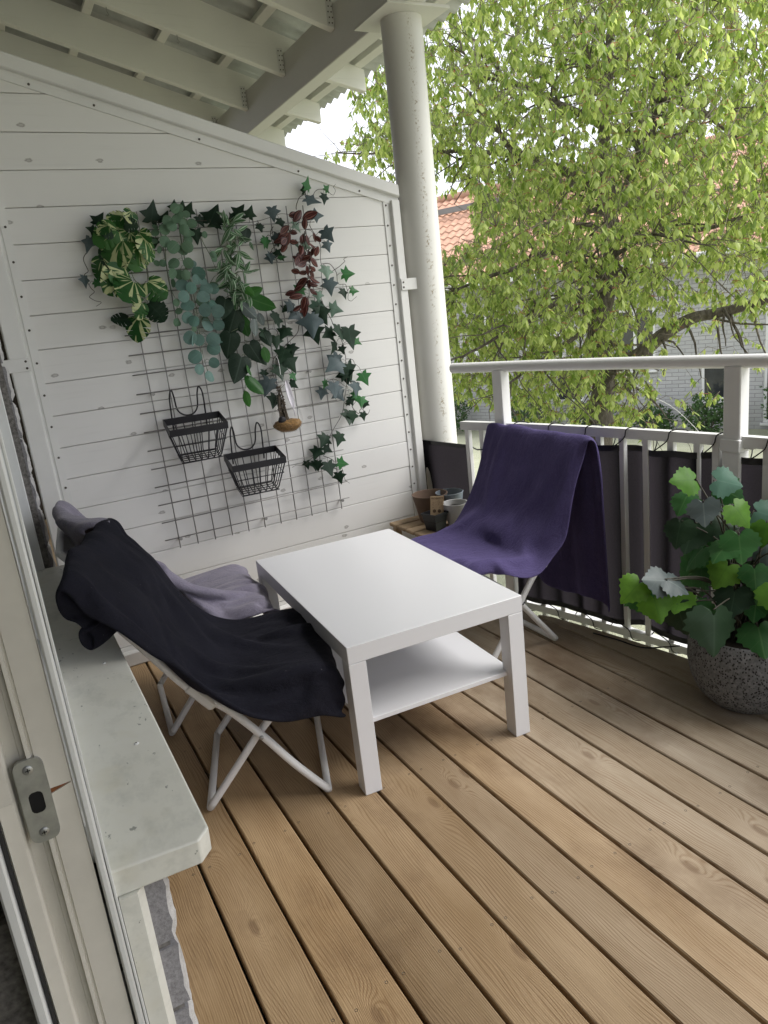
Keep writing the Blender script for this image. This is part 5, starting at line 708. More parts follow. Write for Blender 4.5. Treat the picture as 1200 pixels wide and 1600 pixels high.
    'grey': (36, 36, [-575,187,744,2,35,-12,-9,15,-28,-10,30,-6,-13,19,15,13,25,-8,-16,24,7,8,29,-9,-4,38,-27,-16,40,-23,11,28,-22,21,22,-13,-11,31,-3,-1,34,6,15,32,11,19,32,15,16,31,5,5,32,5,-14,21,23,-5,31,11,23,26,10,12,33,8,8,31,4,-21,25,2,-2,33,0,12,33,-1,24,34,6,12,30,-24,-18,27,-19,-20,31,-5,-10,19,21,2,25,-14,20,23,-4,-4,21,-21,0,34,7,-4,29,25,3,37,17,-582,227,759,-31,-3,-13,-21,20,-19,-12,28,-17,8,26,11,23,8,28,13,27,14,12,31,-11,11,30,-32,-10,38,-23,-6,36,-24,7,28,-18,20,24,-5,16,28,14,9,33,15,3,32,12,8,33,5,12,29,2,-9,28,12,-11,30,10,-9,32,8,9,29,12,14,29,4,-5,28,-6,6,33,6,6,34,2,-5,34,-18,10,34,-17,11,32,-16,7,28,-15,-5,29,0,-16,21,17,-17,24,0,8,28,-6,25,28,9,20,32,8,12,37,5,-633,211,794,-25,19,-18,-14,19,-21,-10,24,-9,19,17,17,16,24,19,10,33,8,15,30,-13,23,29,-20,21,28,-18,10,28,-25,-11,27,-21,4,33,-1,8,35,10,11,33,10,18,26,16,13,25,21,8,33,12,5,34,3,-1,33,3,-6,34,0,-16,31,2,-20,19,-5,4,29,5,-1,33,-1,4,33,-2,13,34,-1,9,36,-21,1,34,-25,10,33,-6,17,28,6,8,33,3,-4,29,6,-13,26,13,2,34,4,10,35,6,20,28,8,-702,195,790,-5,27,13,5,31,-1,-10,27,-10,12,26,2,21,18,20,18,28,8,23,27,-11,21,31,-15,20,30,-12,19,29,-21,4,27,-22,-1,30,2,6,36,10,-6,35,9,-4,31,17,8,22,25,7,31,4,4,29,-13,2,32,-11,-4,33,5,-5,31,14,-10,28,-1,-3,25,-16,5,31,5,0,31,4,1,33,-11,19,36,-12,21,36,-10,6,34,-4,-4,34,3,6,32,8,2,34,2,0,36,14,-10,38,11,-3,38,0,-7,32,-22,-762,214,773,12,27,21,9,17,26,10,30,8,9,32,-4,13,26,-11,18,24,-2,20,28,8,21,28,5,15,27,-13,11,21,-22,16,27,-5,3,30,-3,-5,31,17,-5,30,19,-6,34,19,-6,33,1,3,25,-21,5,21,-27,3,32,-4,-2,33,7,-3,28,20,0,35,5,0,32,-17,1,31,-10,3,29,15,7,35,1,8,37,-10,8,35,-9,4,35,0,1,35,5,1,36,3,2,36,0,-1,37,5,-7,42,5,-7,42,-3,0,29,-26,-810,235,767,8,22,25,8,19,26,11,30,3,13,32,-6,16,28,-8,18,25,5,18,24,15,16,25,-3,15,20,-20,16,25,5,12,29,5,-7,27,-18,-7,36,2,-5,18,30,-3,26,19,-1,24,-19,4,22,-25,0,33,-6,2,36,-1,0,34,-4,0,35,8,-1,34,13,1,29,-17,3,32,1,3,33,-1,6,34,-3,5,36,3,5,35,-3,3,34,4,1,36,1,-2,38,0,0,37,1,0,36,3,-4,40,4,-4,39,-14,0,21,-31,-862,257,758,4,16,33,9,24,21,15,30,0,14,27,-10,17,23,15,17,21,18,16,28,-8,16,23,-20,15,28,3,16,23,21,11,27,8,-9,17,-27,-12,30,-14,-6,21,27,-2,26,21,1,27,-16,1,20,-26,2,30,-7,1,37,2,3,38,1,0,36,-9,-1,32,16,2,33,-7,4,32,-12,2,33,7,3,34,-3,4,36,-2,5,34,0,3,32,10,1,36,-1,-2,39,-6,-1,38,1,-1,38,2,-4,40,4,-2,35,-13,1,14,-31,-921,267,758,15,32,14,9,24,25,9,27,17,14,24,-2,22,14,17,13,26,0,17,23,-13,22,19,8,23,17,19,13,26,16,-5,30,-2,-13,15,-29,-11,21,-23,-5,25,21,-2,29,12,6,24,-18,0,30,-16,2,30,-18,0,35,7,-1,38,1,1,35,-10,-1,30,13,3,34,-6,3,34,-8,1,34,7,3,36,-4,3,34,-3,3,35,2,1,36,3,-1,38,-2,-1,37,3,1,35,3,1,36,0,-3,39,2,0,33,-11,1,21,-28,-974,289,774,19,28,7,19,25,14,5,31,8,17,23,20,14,13,23,16,21,-7,26,2,9,23,9,22,18,17,18,-3,29,-5,-11,24,-23,-11,18,-30,-13,27,-14,-2,27,17,2,28,-13,7,22,-25,0,32,-11,-2,36,1,-1,37,3,0,38,-5,1,36,-7,-1,32,10,3,33,-8,3,34,-3,1,35,7,2,36,-4,2,36,-3,0,37,1,-2,39,0,-3,39,8,0,34,13,3,34,-3,2,34,-7,1,35,0,0,34,-7,2,29,-21,-1016,320,799,23,2,24,17,26,13,1,35,-3,13,31,11,19,18,20,27,-5,14,25,-18,12,20,11,20,1,30,3,-10,24,-21,-10,17,-30,-10,20,-26,-4,31,0,-4,27,-12,3,23,-25,0,31,-15,-2,38,-6,-1,38,-2,-1,35,0,0,37,-5,0,38,1,0,36,2,3,34,-5,1,35,3,1,37,-2,2,36,-2,0,36,-1,0,38,1,-1,37,4,-2,37,12,0,35,5,4,32,-11,2,34,-3,0,36,4,1,35,-4,2,32,-15,-1040,360,836,5,-22,24,17,16,16,0,34,-2,14,28,10,25,1,18,24,-21,9,23,-9,18,11,23,16,-5,31,-11,-11,18,-27,-9,16,-31,-10,25,-25,-3,30,-14,-2,23,-23,1,31,-11,2,35,-4,-5,39,-13,-4,41,-6,-2,38,-4,1,36,-2,0,37,-2,1,35,-4,1,35,-2,1,37,-1,1,37,-1,1,37,-1,0,37,-1,1,36,0,0,35,1,0,37,4,0,34,3,1,35,-4,0,35,4,-1,36,-1,1,35,-2,2,33,-13,-1065,392,881,-11,-30,16,17,2,22,1,30,0,18,16,11,22,-20,4,20,-22,10,19,4,23,4,31,7,-8,28,-22,-10,16,-30,-9,18,-30,-6,29,-22,-2,30,-18,-3,32,-15,2,33,-7,-1,35,-7,-6,36,-13,-4,42,-6,-3,43,-2,-1,39,-5,1,32,-10,0,29,-18,0,35,-3,1,37,-1,0,35,-3,0,36,-1,2,39,3,1,37,0,0,36,0,1,35,2,-1,36,-3,-1,36,-1,-1,35,3,0,37,2,0,35,-4,1,34,-11,-1102,417,927,-11,-33,15,10,-17,18,7,25,5,23,-4,9,12,-26,-7,18,-16,15,15,20,20,-2,38,-6,-10,23,-28,-9,19,-28,-1,28,-18,0,32,-15,-5,30,-17,-5,30,-16,-3,34,-10,1,37,-6,2,36,-6,-5,39,-6,-8,40,-10,-7,29,-23,-3,26,-24,-1,33,-13,1,39,-1,1,37,1,0,36,-4,0,37,0,3,40,6,4,37,9,-2,35,-3,1,34,2,-2,34,-8,-2,34,-8,-1,35,-1,2,38,4,5,36,5,4,34,1,-1142,432,977,9,-28,16,-8,-25,8,21,3,15,14,-23,-2,-2,-21,-14,20,-4,21,12,32,14,-7,34,-18,-3,28,-21,4,30,-15,-2,30,-17,-10,28,-19,-6,32,-13,0,35,-9,-1,36,-8,-6,36,-11,-6,31,-18,-8,25,-26,-10,25,-31,-6,28,-21,-3,36,-10,-1,38,-5,2,41,0,2,39,2,1,38,2,1,38,3,2,40,3,4,33,9,-2,34,-4,-1,35,-3,-2,33,-9,0,34,-4,6,33,9,2,37,-2,3,33,-18,5,27,-24,-1176,432,1027,20,-15,20,-13,-23,0,14,-20,-5,0,-19,-20,2,-27,9,20,8,32,9,37,5,5,35,-10,-3,28,-18,-6,29,-20,-4,30,-18,-3,33,-14,-5,33,-13,-8,30,-19,-9,27,-23,-9,26,-27,-9,27,-28,-8,28,-24,-7,29,-20,-5,32,-14,-2,36,-6,0,38,-1,3,40,3,3,40,4,4,40,7,2,39,4,0,37,1,2,36,4,0,36,0,-1,34,-5,-3,34,-9,2,34,-4,3,33,-10,1,37,-16,5,38,-8,14,33,-1,-1199,392,1062,12,15,24,5,-16,13,5,-23,-14,-22,-5,-28,0,-21,6,20,6,39,17,36,7,4,35,-11,-2,31,-17,-7,29,-21,-9,27,-20,-8,28,-21,-9,28,-21,-9,26,-22,-8,28,-23,-7,29,-24,-7,29,-23,-7,30,-20,-7,30,-18,-6,31,-17,-4,33,-10,1,38,1,3,39,5,4,38,6,5,39,7,3,39,7,1,37,2,3,38,4,0,39,3,-2,36,-4,-3,35,-14,1,35,-14,3,34,-13,20,30,0,21,31,-1,15,31,-12,-1248,368,1080,15,26,19,11,20,19,9,-16,6,-19,-26,-11,-8,-25,6,21,17,13,25,33,14,-6,36,-5,-13,30,-15,-8,26,-23,-4,25,-27,-5,28,-24,-6,30,-17,-7,28,-20,-5,28,-23,-4,29,-24,-5,30,-18,-5,32,-13,-4,31,-14,-6,32,-15,-8,33,-8,-4,37,-2,-1,38,3,6,36,4,6,37,4,0,37,2,-1,36,-2,5,36,1,4,38,6,1,37,0,-4,34,-11,-3,34,-20,11,37,-13,20,32,-6,13,32,-11,3,31,-19,-1268,332,1128,2,33,18,3,29,18,22,4,9,1,-16,3,14,-6,8,19,15,12,-13,29,0,-20,36,2,-12,34,-6,-7,27,-22,-3,19,-35,-9,24,-27,-6,28,-20,-6,28,-22,-5,28,-23,-5,27,-25,-7,29,-20,-3,31,-14,2,33,-11,-2,35,-5,-10,38,0,-9,37,-1,0,37,2,3,34,-1,2,35,-5,1,36,-3,4,34,-3,3,33,-9,8,33,0,5,36,2,0,34,-8,2,37,-18,18,35,-12,16,33,-8,5,33,-14,-1,32,-19,-1330,286,1191,16,14,-22,7,37,7,11,33,15,16,16,18,20,-16,19,10,23,1,-7,30,-11,-24,28,-10,-18,33,-5,-10,28,-17,-3,22,-27,1,32,-18,-4,32,-13,-9,31,-14,-8,33,-6,-7,34,-8,-4,30,-16,-3,30,-18,-4,32,-16,-6,34,-6,-6,35,-5,-2,33,-13,0,33,-12,0,33,-12,4,35,-9,8,36,-2,8,34,3,5,32,-5,6,32,-8,11,32,3,2,35,-6,5,35,-7,7,34,-1,-1,35,-5,4,34,-9,0,33,-15,-1355,258,1273,-7,13,-30,8,37,-12,18,49,-5,19,29,10,33,1,18,-6,20,-15,6,26,8,-17,31,-6,-32,19,-12,-17,23,-19,-4,30,-20,-6,31,-15,-9,32,-10,-6,33,-10,-8,32,-12,-5,34,-12,1,34,-10,-2,34,-8,-4,34,-8,-6,35,-6,-1,32,-12,8,33,-19,4,32,-17,5,33,-11,6,34,-11,-3,33,-9,-2,37,-2,7,35,3,11,33,-1,14,31,4,2,33,-6,-2,33,-9,6,33,7,7,34,8,-2,33,-9,0,34,-12,-1381,280,1316,-11,18,-25,9,29,-13,17,41,-10,24,24,5,31,-9,17,-8,27,-17,3,35,1,-11,34,5,-30,19,-11,-19,18,-22,-6,30,-15,-9,35,-4,-16,33,-5,-7,31,-15,-3,31,-17,-2,31,-17,-3,32,-14,-3,35,-6,0,34,-5,4,35,-4,2,34,-13,3,32,-22,3,32,-21,4,34,-11,7,33,-8,4,34,-2,-4,36,-1,-1,36,-2,10,34,0,15,30,4,10,32,-6,-8,31,-13,-3,35,-2,9,32,11,14,32,6,4,34,-2,-1413,277,1352,9,28,-16,1,32,-12,8,36,-4,17,25,4,29,-11,9,5,28,-18,6,33,-1,-21,30,-4,-26,25,-11,-14,27,-17,-18,23,-15,-15,32,-5,-5,36,-1,-2,34,-12,-2,32,-13,-4,31,-14,-3,32,-14,-3,34,-10,-2,33,-10,0,34,-11,4,34,-10,3,34,-14,4,32,-18,2,34,-10,0,36,-1,1,35,-2,2,34,-4,4,35,-2,10,34,1,15,31,2,13,31,-7,-7,31,-12,-5,34,-3,2,34,-2,9,33,2,9,34,10,-1432,288,1387,16,21,-13,-12,32,-13,8,38,7,13,27,9,30,-6,7,-1,25,-22,6,33,-5,-12,36,-1,-24,24,-12,-17,22,-19,-17,23,-17,-15,29,-11,-10,30,-14,-5,33,-13,-3,33,-10,-1,34,-7,1,36,-4,-3,36,-1,-4,35,-6,-1,33,-11,-1,34,-8,3,34,-11,6,33,-17,2,34,-11,0,36,-1,1,35,-4,4,34,-7,5,35,-2,8,34,4,14,32,4,14,31,-2,-5,32,-8,-8,34,-6,0,34,-9,5,34,-6,5,34,-2,-1422,312,1406,-15,5,0,-7,21,-7,0,36,6,21,17,15,15,19,11,5,28,-12,-4,32,-9,-11,32,-7,-22,16,-21,-18,19,-22,-11,28,-15,-7,33,-10,-3,33,-11,-3,33,-12,-8,34,-9,-9,33,-7,-9,35,-3,-2,38,5,-1,37,1,-1,35,-7,-2,33,-9,-1,34,-11,5,33,-14,5,34,-12,3,34,-7,3,34,-7,2,34,-5,2,36,0,6,36,8,13,33,10,13,31,0,1,33,-9,-4,33,-13,-2,31,-17,5,33,-11,3,34,-10,-1421,261,1417,19,26,-10,-19,40,13,-37,27,6,-8,24,14,7,35,2,19,31,14,2,38,4,-15,28,-14,-23,5,-29,-7,26,-18,-5,34,-10,-9,34,-8,-9,33,-9,-7,33,-9,-8,34,-7,-8,35,-4,-7,34,-4,-6,35,-6,-3,36,-4,2,35,-5,2,34,-8,3,35,-8,1,33,-9,3,33,-11,5,35,-5,2,37,1,0,36,3,2,34,-4,3,35,0,12,34,9,15,31,4,5,33,-9,1,32,-16,-4,30,-23,4,33,-16,1,33,-12,-1461,255,1471,11,26,-20,8,39,-1,-6,48,11,-23,30,9,-28,7,6,-5,28,-5,2,37,6,-7,30,-3,-13,19,-22,-6,27,-19,-3,32,-11,-8,36,-6,-5,38,3,-4,35,0,-5,35,-4,-5,34,-6,-3,35,-7,-4,34,-8,-3,34,-8,-2,34,-11,0,33,-11,2,34,-10,2,35,-6,2,35,-6,2,35,-1,5,37,9,4,36,7,3,35,-4,3,33,-6,10,33,0,14,33,6,5,35,-2,5,32,-13,-3,29,-29,5,32,-20,-2,32,-15,-1480,272,1504,4,12,-21,12,36,3,8,38,14,-12,43,1,-16,33,-6,-29,2,10,-36,17,2,-12,34,-7,-7,33,-8,-4,33,-15,0,33,-16,-2,33,-10,-8,36,-5,-6,37,4,1,38,5,4,35,0,0,36,-3,-2,36,-1,-2,35,-7,-2,33,-11,-4,34,-10,-1,33,-13,1,34,-14,1,35,-6,-2,35,-1,1,35,-1,7,36,2,10,36,8,9,34,0,5,33,-7,13,30,4,11,35,2,5,33,-15,-1,31,-26,1,32,-18,-6,31,-15,-1525,265,1553,23,19,-19,12,22,-8,21,23,4,-2,31,13,2,39,-3,-7,41,-7,-42,27,16,-26,35,7,-9,34,-2,-7,34,-13,-8,32,-19,-8,32,-18,-5,33,-12,-12,35,-1,-15,36,-2,-8,33,-8,-6,36,-3,-5,39,3,2,36,-1,5,34,-1,2,35,-1,3,33,-9,1,33,-18,-2,33,-12,0,36,-5,2,34,-5,4,34,-1,8,36,8,10,35,2,9,34,-4,12,31,0,7,34,-4,6,34,-11,0,33,-15,0,33,-10,-10,30,-15,-1532,234,1527,16,16,25,20,17,4,13,23,10,-8,41,12,-39,67,4,-34,42,-9,-23,29,-7,-20,28,-8,-8,34,-5,4,39,4,5,38,4,4,37,-5,-3,35,-9,-7,34,-5,-8,35,-4,-5,35,-6,-6,35,-3,-8,37,-1,-7,35,-6,-6,33,-5,-3,36,-5,4,34,-6,9,35,-7,4,34,-7,0,33,-9,0,34,-8,4,35,-5,6,34,-2,10,34,4,11,34,6,11,33,5,5,35,-7,4,34,-11,3,33,-11,2,32,-12,-15,22,-22,-1580,239,1570,24,-3,5,8,33,12,-21,55,-3,-11,38,-9,-31,41,-13,-23,34,4,-11,35,10,-9,34,5,-9,33,-2,-6,34,-11,-1,36,-9,1,37,-1,0,37,2,-3,35,0,-3,36,-2,0,36,-2,-1,35,0,0,37,3,2,36,1,1,35,3,0,37,0,-1,35,-5,-1,34,-7,1,34,-7,5,35,-8,4,34,-9,3,34,-8,6,34,-6,6,35,0,6,36,7,9,34,8,7,34,-6,6,33,-9,7,34,-7,2,31,-14,-14,16,-30,-1642,304,1544,8,0,22,-14,14,17,-11,30,-9,-6,32,-4,-11,33,5,-16,31,7,-12,32,-1,-7,34,-1,-7,35,1,-6,35,1,-4,35,-2,-2,37,-7,-1,36,-7,-1,36,-6,0,35,-3,1,37,-3,0,36,-2,0,36,3,2,36,4,2,36,6,4,37,4,3,36,3,2,35,2,3,35,-1,3,35,-4,4,36,-9,4,35,-6,6,35,-1,5,34,0,7,35,4,6,35,0,5,35,-7,6,34,-8,7,34,-7,3,31,-15,-3,21,-32,-1632,281,1527,-27,15,5,-13,26,7,-9,30,5,-9,30,-7,-3,33,1,-9,32,15,-18,31,5,-11,34,-7,-7,34,-5,-6,35,2,-7,35,2,-4,35,-3,0,37,-8,1,36,-7,0,37,-3,3,37,-5,4,37,-6,-2,36,0,-2,36,7,-1,37,8,0,35,5,2,36,2,3,35,-1,2,35,-1,3,35,-2,8,36,-8,6,34,-3,4,35,4,7,35,1,9,34,-1,10,33,-1,6,33,-1,0,33,-5,6,30,-13,22,19,-13,4,0,-34,-1613,275,1518,-10,31,-13,-13,32,-9,-19,26,-6,-15,29,-10,-14,31,-5,-4,34,11,2,33,11,-8,33,4,-15,31,1,-16,32,4,-5,34,2,4,35,-1,1,37,-12,3,36,-8,0,34,0,2,35,0,7,36,1,-2,36,8,-8,35,4,-6,36,-1,-2,36,-4,2,35,0,4,35,-1,3,35,0,11,34,0,16,33,-4,11,33,-2,4,35,6,2,34,4,13,29,3,3,34,0,5,37,4,1,32,-8,-3,17,-15,23,7,1,8,23,-13,-1627,284,1468,-11,32,-2,6,32,-7,6,34,-2,-7,32,-4,-19,28,-13,-19,24,-14,-16,31,5,-8,32,18,1,33,19,0,32,9,-1,34,-6,-2,33,-11,3,37,-10,0,35,-13,-4,34,-2,-3,34,5,2,35,4,3,34,8,3,34,9,2,35,7,1,34,-2,1,35,-4,1,34,2,2,34,1,12,34,-6,8,34,-10,4,34,-5,5,35,4,-1,34,6,9,33,2,13,29,1,-8,18,14,-11,22,-4,8,25,-7,12,24,-17,25,10,-5,-1596,330,1454,-24,10,-21,-27,18,-4,-3,29,1,12,29,-10,9,31,-11,-4,32,-6,-19,29,-4,-25,28,8,-9,32,10,13,32,2,16,33,-3,-4,31,-8,-8,33,-10,1,35,-8,2,34,4,2,34,5,0,35,-1,0,35,0,-1,35,2,0,35,9,5,34,4,7,33,-1,-3,34,1,10,31,6,8,35,-3,3,34,0,1,33,3,5,35,3,3,33,4,17,26,7,11,32,5,-11,28,7,-15,14,-11,16,21,3,3,29,-15,-11,30,-11,-1577,334,1398,-15,30,0,-27,19,-1,-26,21,-10,-18,30,-5,1,28,-2,19,23,-9,13,25,-8,-9,32,6,-14,31,-3,4,33,-4,18,30,-2,6,32,-3,-4,32,-8,-7,33,-3,-6,34,3,10,34,2,10,33,-3,-2,35,0,-8,34,2,1,35,5,6,34,1,4,35,-1,3,35,3,7,34,1,4,34,-2,2,34,5,0,34,4,3,34,2,6,34,5,8,32,6,3,29,11,-1,17,17,-7,21,-9,-7,24,-2,3,28,-6,11,28,5,-1571,335,1322,-15,32,1,-18,30,2,-20,29,-6,-15,31,1,-13,28,16,-16,23,15,16,24,-8,23,16,-18,9,31,2,-4,34,2,-13,33,-5,3,35,4,18,20,-17,10,32,-1,-1,34,3,2,33,-16,13,35,-9,9,32,5,-9,34,4,-2,35,4,3,35,1,3,35,3,2,35,5,4,34,2,2,37,-4,9,34,-2,3,35,2,4,35,3,1,34,5,9,29,16,9,26,16,-11,28,-1,-21,8,12,14,24,-4,-2,29,0,-28,10,-12]),

}
def blanket(key, name, mat, label, cat='blanket', thick=.006):
    nu, nv, data = CLOTH[key]
    q = np.cumsum(np.array(data).reshape(nu + 1, nv + 1, 3), axis=1)
    V = q.reshape(-1, 3) / 2000.0
    mb = MB(); mb.v = [tuple(p) for p in V]; mb.f = [(i * (nv + 1) + j, (i + 1) * (nv + 1) + j, (i + 1) * (nv + 1) + j + 1, i * (nv + 1) + j + 1) for i in range(nu) for j in range(nv)]; mb.mi = [0] * len(mb.f)
    o = mb.build(name, mat, None, 'all', recalc=False)
    m = o.modifiers.new('solid', 'SOLIDIFY'); m.thickness = thick; m.offset = 0
    m = o.modifiers.new('sub', 'SUBSURF'); m.levels = 1; m.render_levels = 2
    tag(o, label, cat); return o
blanket('purple', 'purple_blanket', 'fleece_purple', 'dark purple fleece blanket draped over the chair by the railing')
blanket('black', 'black_blanket', 'fleece_black', 'black fleece blanket draped over the chair beside the window sill', thick=.012)
blanket('grey', 'grey_blanket', 'fleece_grey', 'lilac grey blanket draped over the chair nearest the partition', thick=.010)

# ================================================================ wall grid of reinforcing mesh
wg = wempty('wall_trellis', (-.05, .905, .45)); tag(wg, 'square steel mesh trellis fixed to the white plank partition', 'trellis')
GX0, GZ0, GP = -.418, .486, .0740
for i in range(11):
    x = GX0 + GP * i; MB().tube([(x, .908, GZ0 - .045), (x + RND.uniform(-.002, .002), .908, GZ0 + 1.25)], .0024, 6).build('vertical_wire', 'galv', wg, 'all')
for j in range(17):
    z = GZ0 + GP * j; MB().tube([(GX0 - .056, .9032, z), (GX0 + GP * 10 + .042, .9032, z + RND.uniform(-.002, .002))], .0024, 6).build('horizontal_wire', 'galv', wg, 'all')
for (x, z) in ((GX0, GZ0), (GX0, 1.078), (GX0 + GP * 5, GZ0), (GX0 + GP * 10, GZ0), (GX0 + GP * 9, 1.078), (GX0, 1.67)):
    mb = MB(); mb.tube([(x + .006, .93, z - .006), (x + .006, .899, z - .006)], .0035, 8); mb.lathe([(.0001, 0), (.007, 0)], 10); mb.v[-20:] = [(x + .006 + p[0], .8985, z - .006 + p[1]) for p in mb.v[-20:]]; mb.build('clip', 'galv', wg)

# ================================================================ wire baskets
def make_basket(name, label, loc):
    r = empty(name, loc); tag(r, label, 'basket', 'black wire baskets hung on the trellis')
    TW, TD, BW, BD, H = .112, .070, .078, .048, .150      # half sizes: top, bottom
    mb = MB()
    for (x0, x1, y0, y1) in ((-TW, TW, -TD, -TD + .003), (-TW, TW, TD - .003, TD), (-TW, -TW + .003, -TD + .003, TD - .003), (TW - .003, TW, -TD + .003, TD - .003)): mb.box(x0, x1, y0, y1, -.028, 0, .0008)
    mb.build('rim', 'black_metal', r)
    def at(x, y, w): k = 1 - w; return (x * (TW * k + BW * w), y * (TD * k + BD * w), -.026 - (H - .026) * w)
    for i in range(7):
        x = -.93 + 1.86 * i / 6; MB().tube([at(x, -.97, 0), at(x, -.97, .9), at(x, -.85, 1), at(x, .85, 1), at(x, .97, .9), at(x, .97, 0)], .0021, 5).build('wire', 'black_metal', r, 'all')
    for i in range(5):
        y = -.85 + 1.7 * i / 4; MB().tube([at(-.98, y, 0), at(-.98, y, .9), at(-.88, y, 1), at(.88, y, 1), at(.98, y, .9), at(.98, y, 0)], .0021, 5).build('wire', 'black_metal', r, 'all')
    for w in (.36, .99): MB().tube([at(-1, -1, w), at(1, -1, w), at(1, 1, w), at(-1, 1, w)], .0021, 5, closed=True).build('wire', 'black_metal', r, 'all')
    hk = [(-.075, TD + .001, -.05), (-.075, TD + .002, .02), (-.072, TD + .004, .085), (-.060, TD + .020, .105), (-.052, TD + .030, .075), (-.045, TD + .030, .02), (-.02, TD + .026, -.004), (.012, TD + .026, -.004), (.034, TD + .030, .02), (.040, TD + .030, .075), (.047, TD + .020, .105), (.056, TD + .004, .085), (.058, TD + .002, .02), (.058, TD + .001, -.05)]
    MB().tube(spline(hk, 5), .0032, 7).build('hanger', 'black_metal', r, 'all'); r.rotation_euler = (math.radians(13), 0, math.radians(-4)); return r
make_basket('wire_basket', 'black wire basket on the trellis, the upper left one', (-.290, .815, .955))
make_basket('wire_basket', 'black wire basket on the trellis, the lower right one', (-.075, .815, .775))

# ================================================================ glass terrarium
te = empty('hanging_terrarium', (.095, .835, .90)); te.scale = (1.25, 1.1, 1.2); tag(te, 'teardrop glass terrarium with dried moss and feather, hung among the ivy', 'terrarium')
t = NT('thin_glass', .03, (1, 1, 1)); tp = t.n.new('ShaderNodeBsdfTransparent'); mx = t.n.new('ShaderNodeMixShader'); lw = t.n.new('ShaderNodeLayerWeight'); lw.inputs[0].default_value = .25
gl = t.n.new('ShaderNodeBsdfGlossy'); gl.inputs['Roughness'].default_value = .04
t.l.new(t.math('MULTIPLY', lw.outputs['Facing'], .45), mx.inputs[0]); t.l.new(tp.outputs[0], mx.inputs[1]); t.l.new(gl.outputs[0], mx.inputs[2]); t.l.new(mx.outputs[0], t.n['Material Output'].inputs[0]); M['thin_glass'] = t.m
MB().lathe([(.002, -.052), (.028, -.048), (.047, -.034), (.054, -.010), (.050, .018), (.036, .058), (.022, .095), (.012, .125), (.006, .145), (.004, .15)], 28).build('glass_drop', 'thin_glass', te, 'all')
plain('dry_moss', (.23, .13, .045), .95, var=.6, scale=120, bump=1, bscale=160); plain('dry_stem', (.10, .08, .06), .9, var=.4, scale=60); plain('feather', (.72, .69, .74), .8, var=.08, scale=40); plain('dark_pod', (.012, .011, .014), .7)
mb = MB(); nrm = [(.001, -.048), (.026, -.045), (.044, -.032), (.049, -.020), (.040, -.010), (.02, -.006), (.001, -.007)]; mb.lathe(nrm, 24)
mb.v = [tuple(Vector(p) + Vector((noise.noise(Vector(p) * 90), noise.noise(Vector(p) * 90 + Vector((5, 0, 0))), noise.noise(Vector(p) * 90 + Vector((0, 9, 0))))) * .006) if p[2] > -.03 else p for p in mb.v]; mb.build('moss', 'dry_moss', te, 'all')
mb = MB()
for k in range(26):
    a = RND.uniform(0, 6.28); r0 = RND.uniform(0, .02); h = RND.uniform(.03, .12); mb.tube(spline([(-.008 + r0 * math.cos(a), r0 * math.sin(a), -.012), (-.012 + r0 * .8 * math.cos(a + .5), r0 * math.sin(a), h * .5), (-.012 + r0 * .3 * math.cos(a), r0 * .3 * math.sin(a), h)], 3), [.0022] * 6 + [.0008], 5)
for k in range(40):
    z = RND.uniform(.02, .11); a = RND.uniform(0, 6.28); mb.tube([(-.012, 0, z), (-.012 + .018 * math.cos(a) * (1 - z * 4), .016 * math.sin(a) * (1 - z * 4), z + .006)], .0018, 4)
mb.build('dried_stems', 'dry_stem', te, 'all')
MB().grid(lambda u, w: (.012 + .016 * u + (w - .5) * .022 * math.sin(PI * min(1, u * 1.1 + .08)) ** .7, -.012 + .006 * math.sin(w * 3), .125 - .125 * u + (w - .5) ** 2 * .02), 12, 5).build('feather', 'feather', te, 'all').modifiers.new('s', 'SOLIDIFY').thickness = .0015
mb = MB(); mb.lathe([(.001, -.016), (.010, -.012), (.014, 0), (.010, .011), (.001, .015)], 14, c=(-.022, -.014, -.004)); mb.build('seed_pod', 'dark_pod', te, 'all')
MB().tube(spline([(0, 0, .15), (.002, .01, .20), (.004, .055, .225), (.004, .062, .23)], 4), .0012, 5).build('cord', 'white_metal', te)

# ================================================================ stool with pots
st = wempty('slatted_stool', (.665, .72, 0)); tag(st, 'low weathered wooden slatted stool carrying pots beside the column', 'stool')
SZ = .335
plain('old_wood', (.30, .215, .13), .8, var=.3, scale=14, bump=.4, bscale=80)
for k in range(4): MB().box(.53, .80, .565 + .076 * k, .565 + .076 * k + .066, SZ - .016, SZ, .003).build('slat', 'old_wood', st)
for (x, y) in ((.56, .58), (.70, .58), (.56, .84), (.70, .84)): MB().box(x - .015, x + .015, y - .015, y + .015, .001, SZ - .0165, .002).build('leg', 'old_wood', st)
plain('clay_brown', (.13, .085, .06), .75, var=.15); plain('pot_blue', (.20, .235, .27), .45, var=.08); plain('pot_white', (.62, .62, .62), .4, var=.04); plain('pot_black', (.012, .013, .016), .5)
def pot(name, loc, R0, R1, H, mat, label, fill=.82, sides=36, rim=.004):
    r = empty(name, loc); tag(r, label, 'pot')
    MB().lathe([(.0005, 0), (R0 - .003, 0), (R0, .003), (R1 - .001, H - .004), (R1 + .001, H - .001), (R1 - .001, H), (R1 - rim, H - .001), (R1 - rim - .001, H - .006), (R0 - rim + (R1 - R0) * .3, H * .35), (.0005, H * .34)], sides).build('body', mat, r, True)
    rf_ = R0 + (R1 - R0) * fill - rim - .001
    if fill: mb = MB(); mb.grid(lambda u, w: ((lambda rr, a: (rr * math.cos(a), rr * math.sin(a), H * fill + .004 * noise.noise(Vector((rr * 90 * math.cos(a), rr * 90 * math.sin(a), 2)))))(max(.0005, rf_ * u), 2 * PI * w)), 6, 24); mb.build('soil', 'soil', r, 'all')
    return r
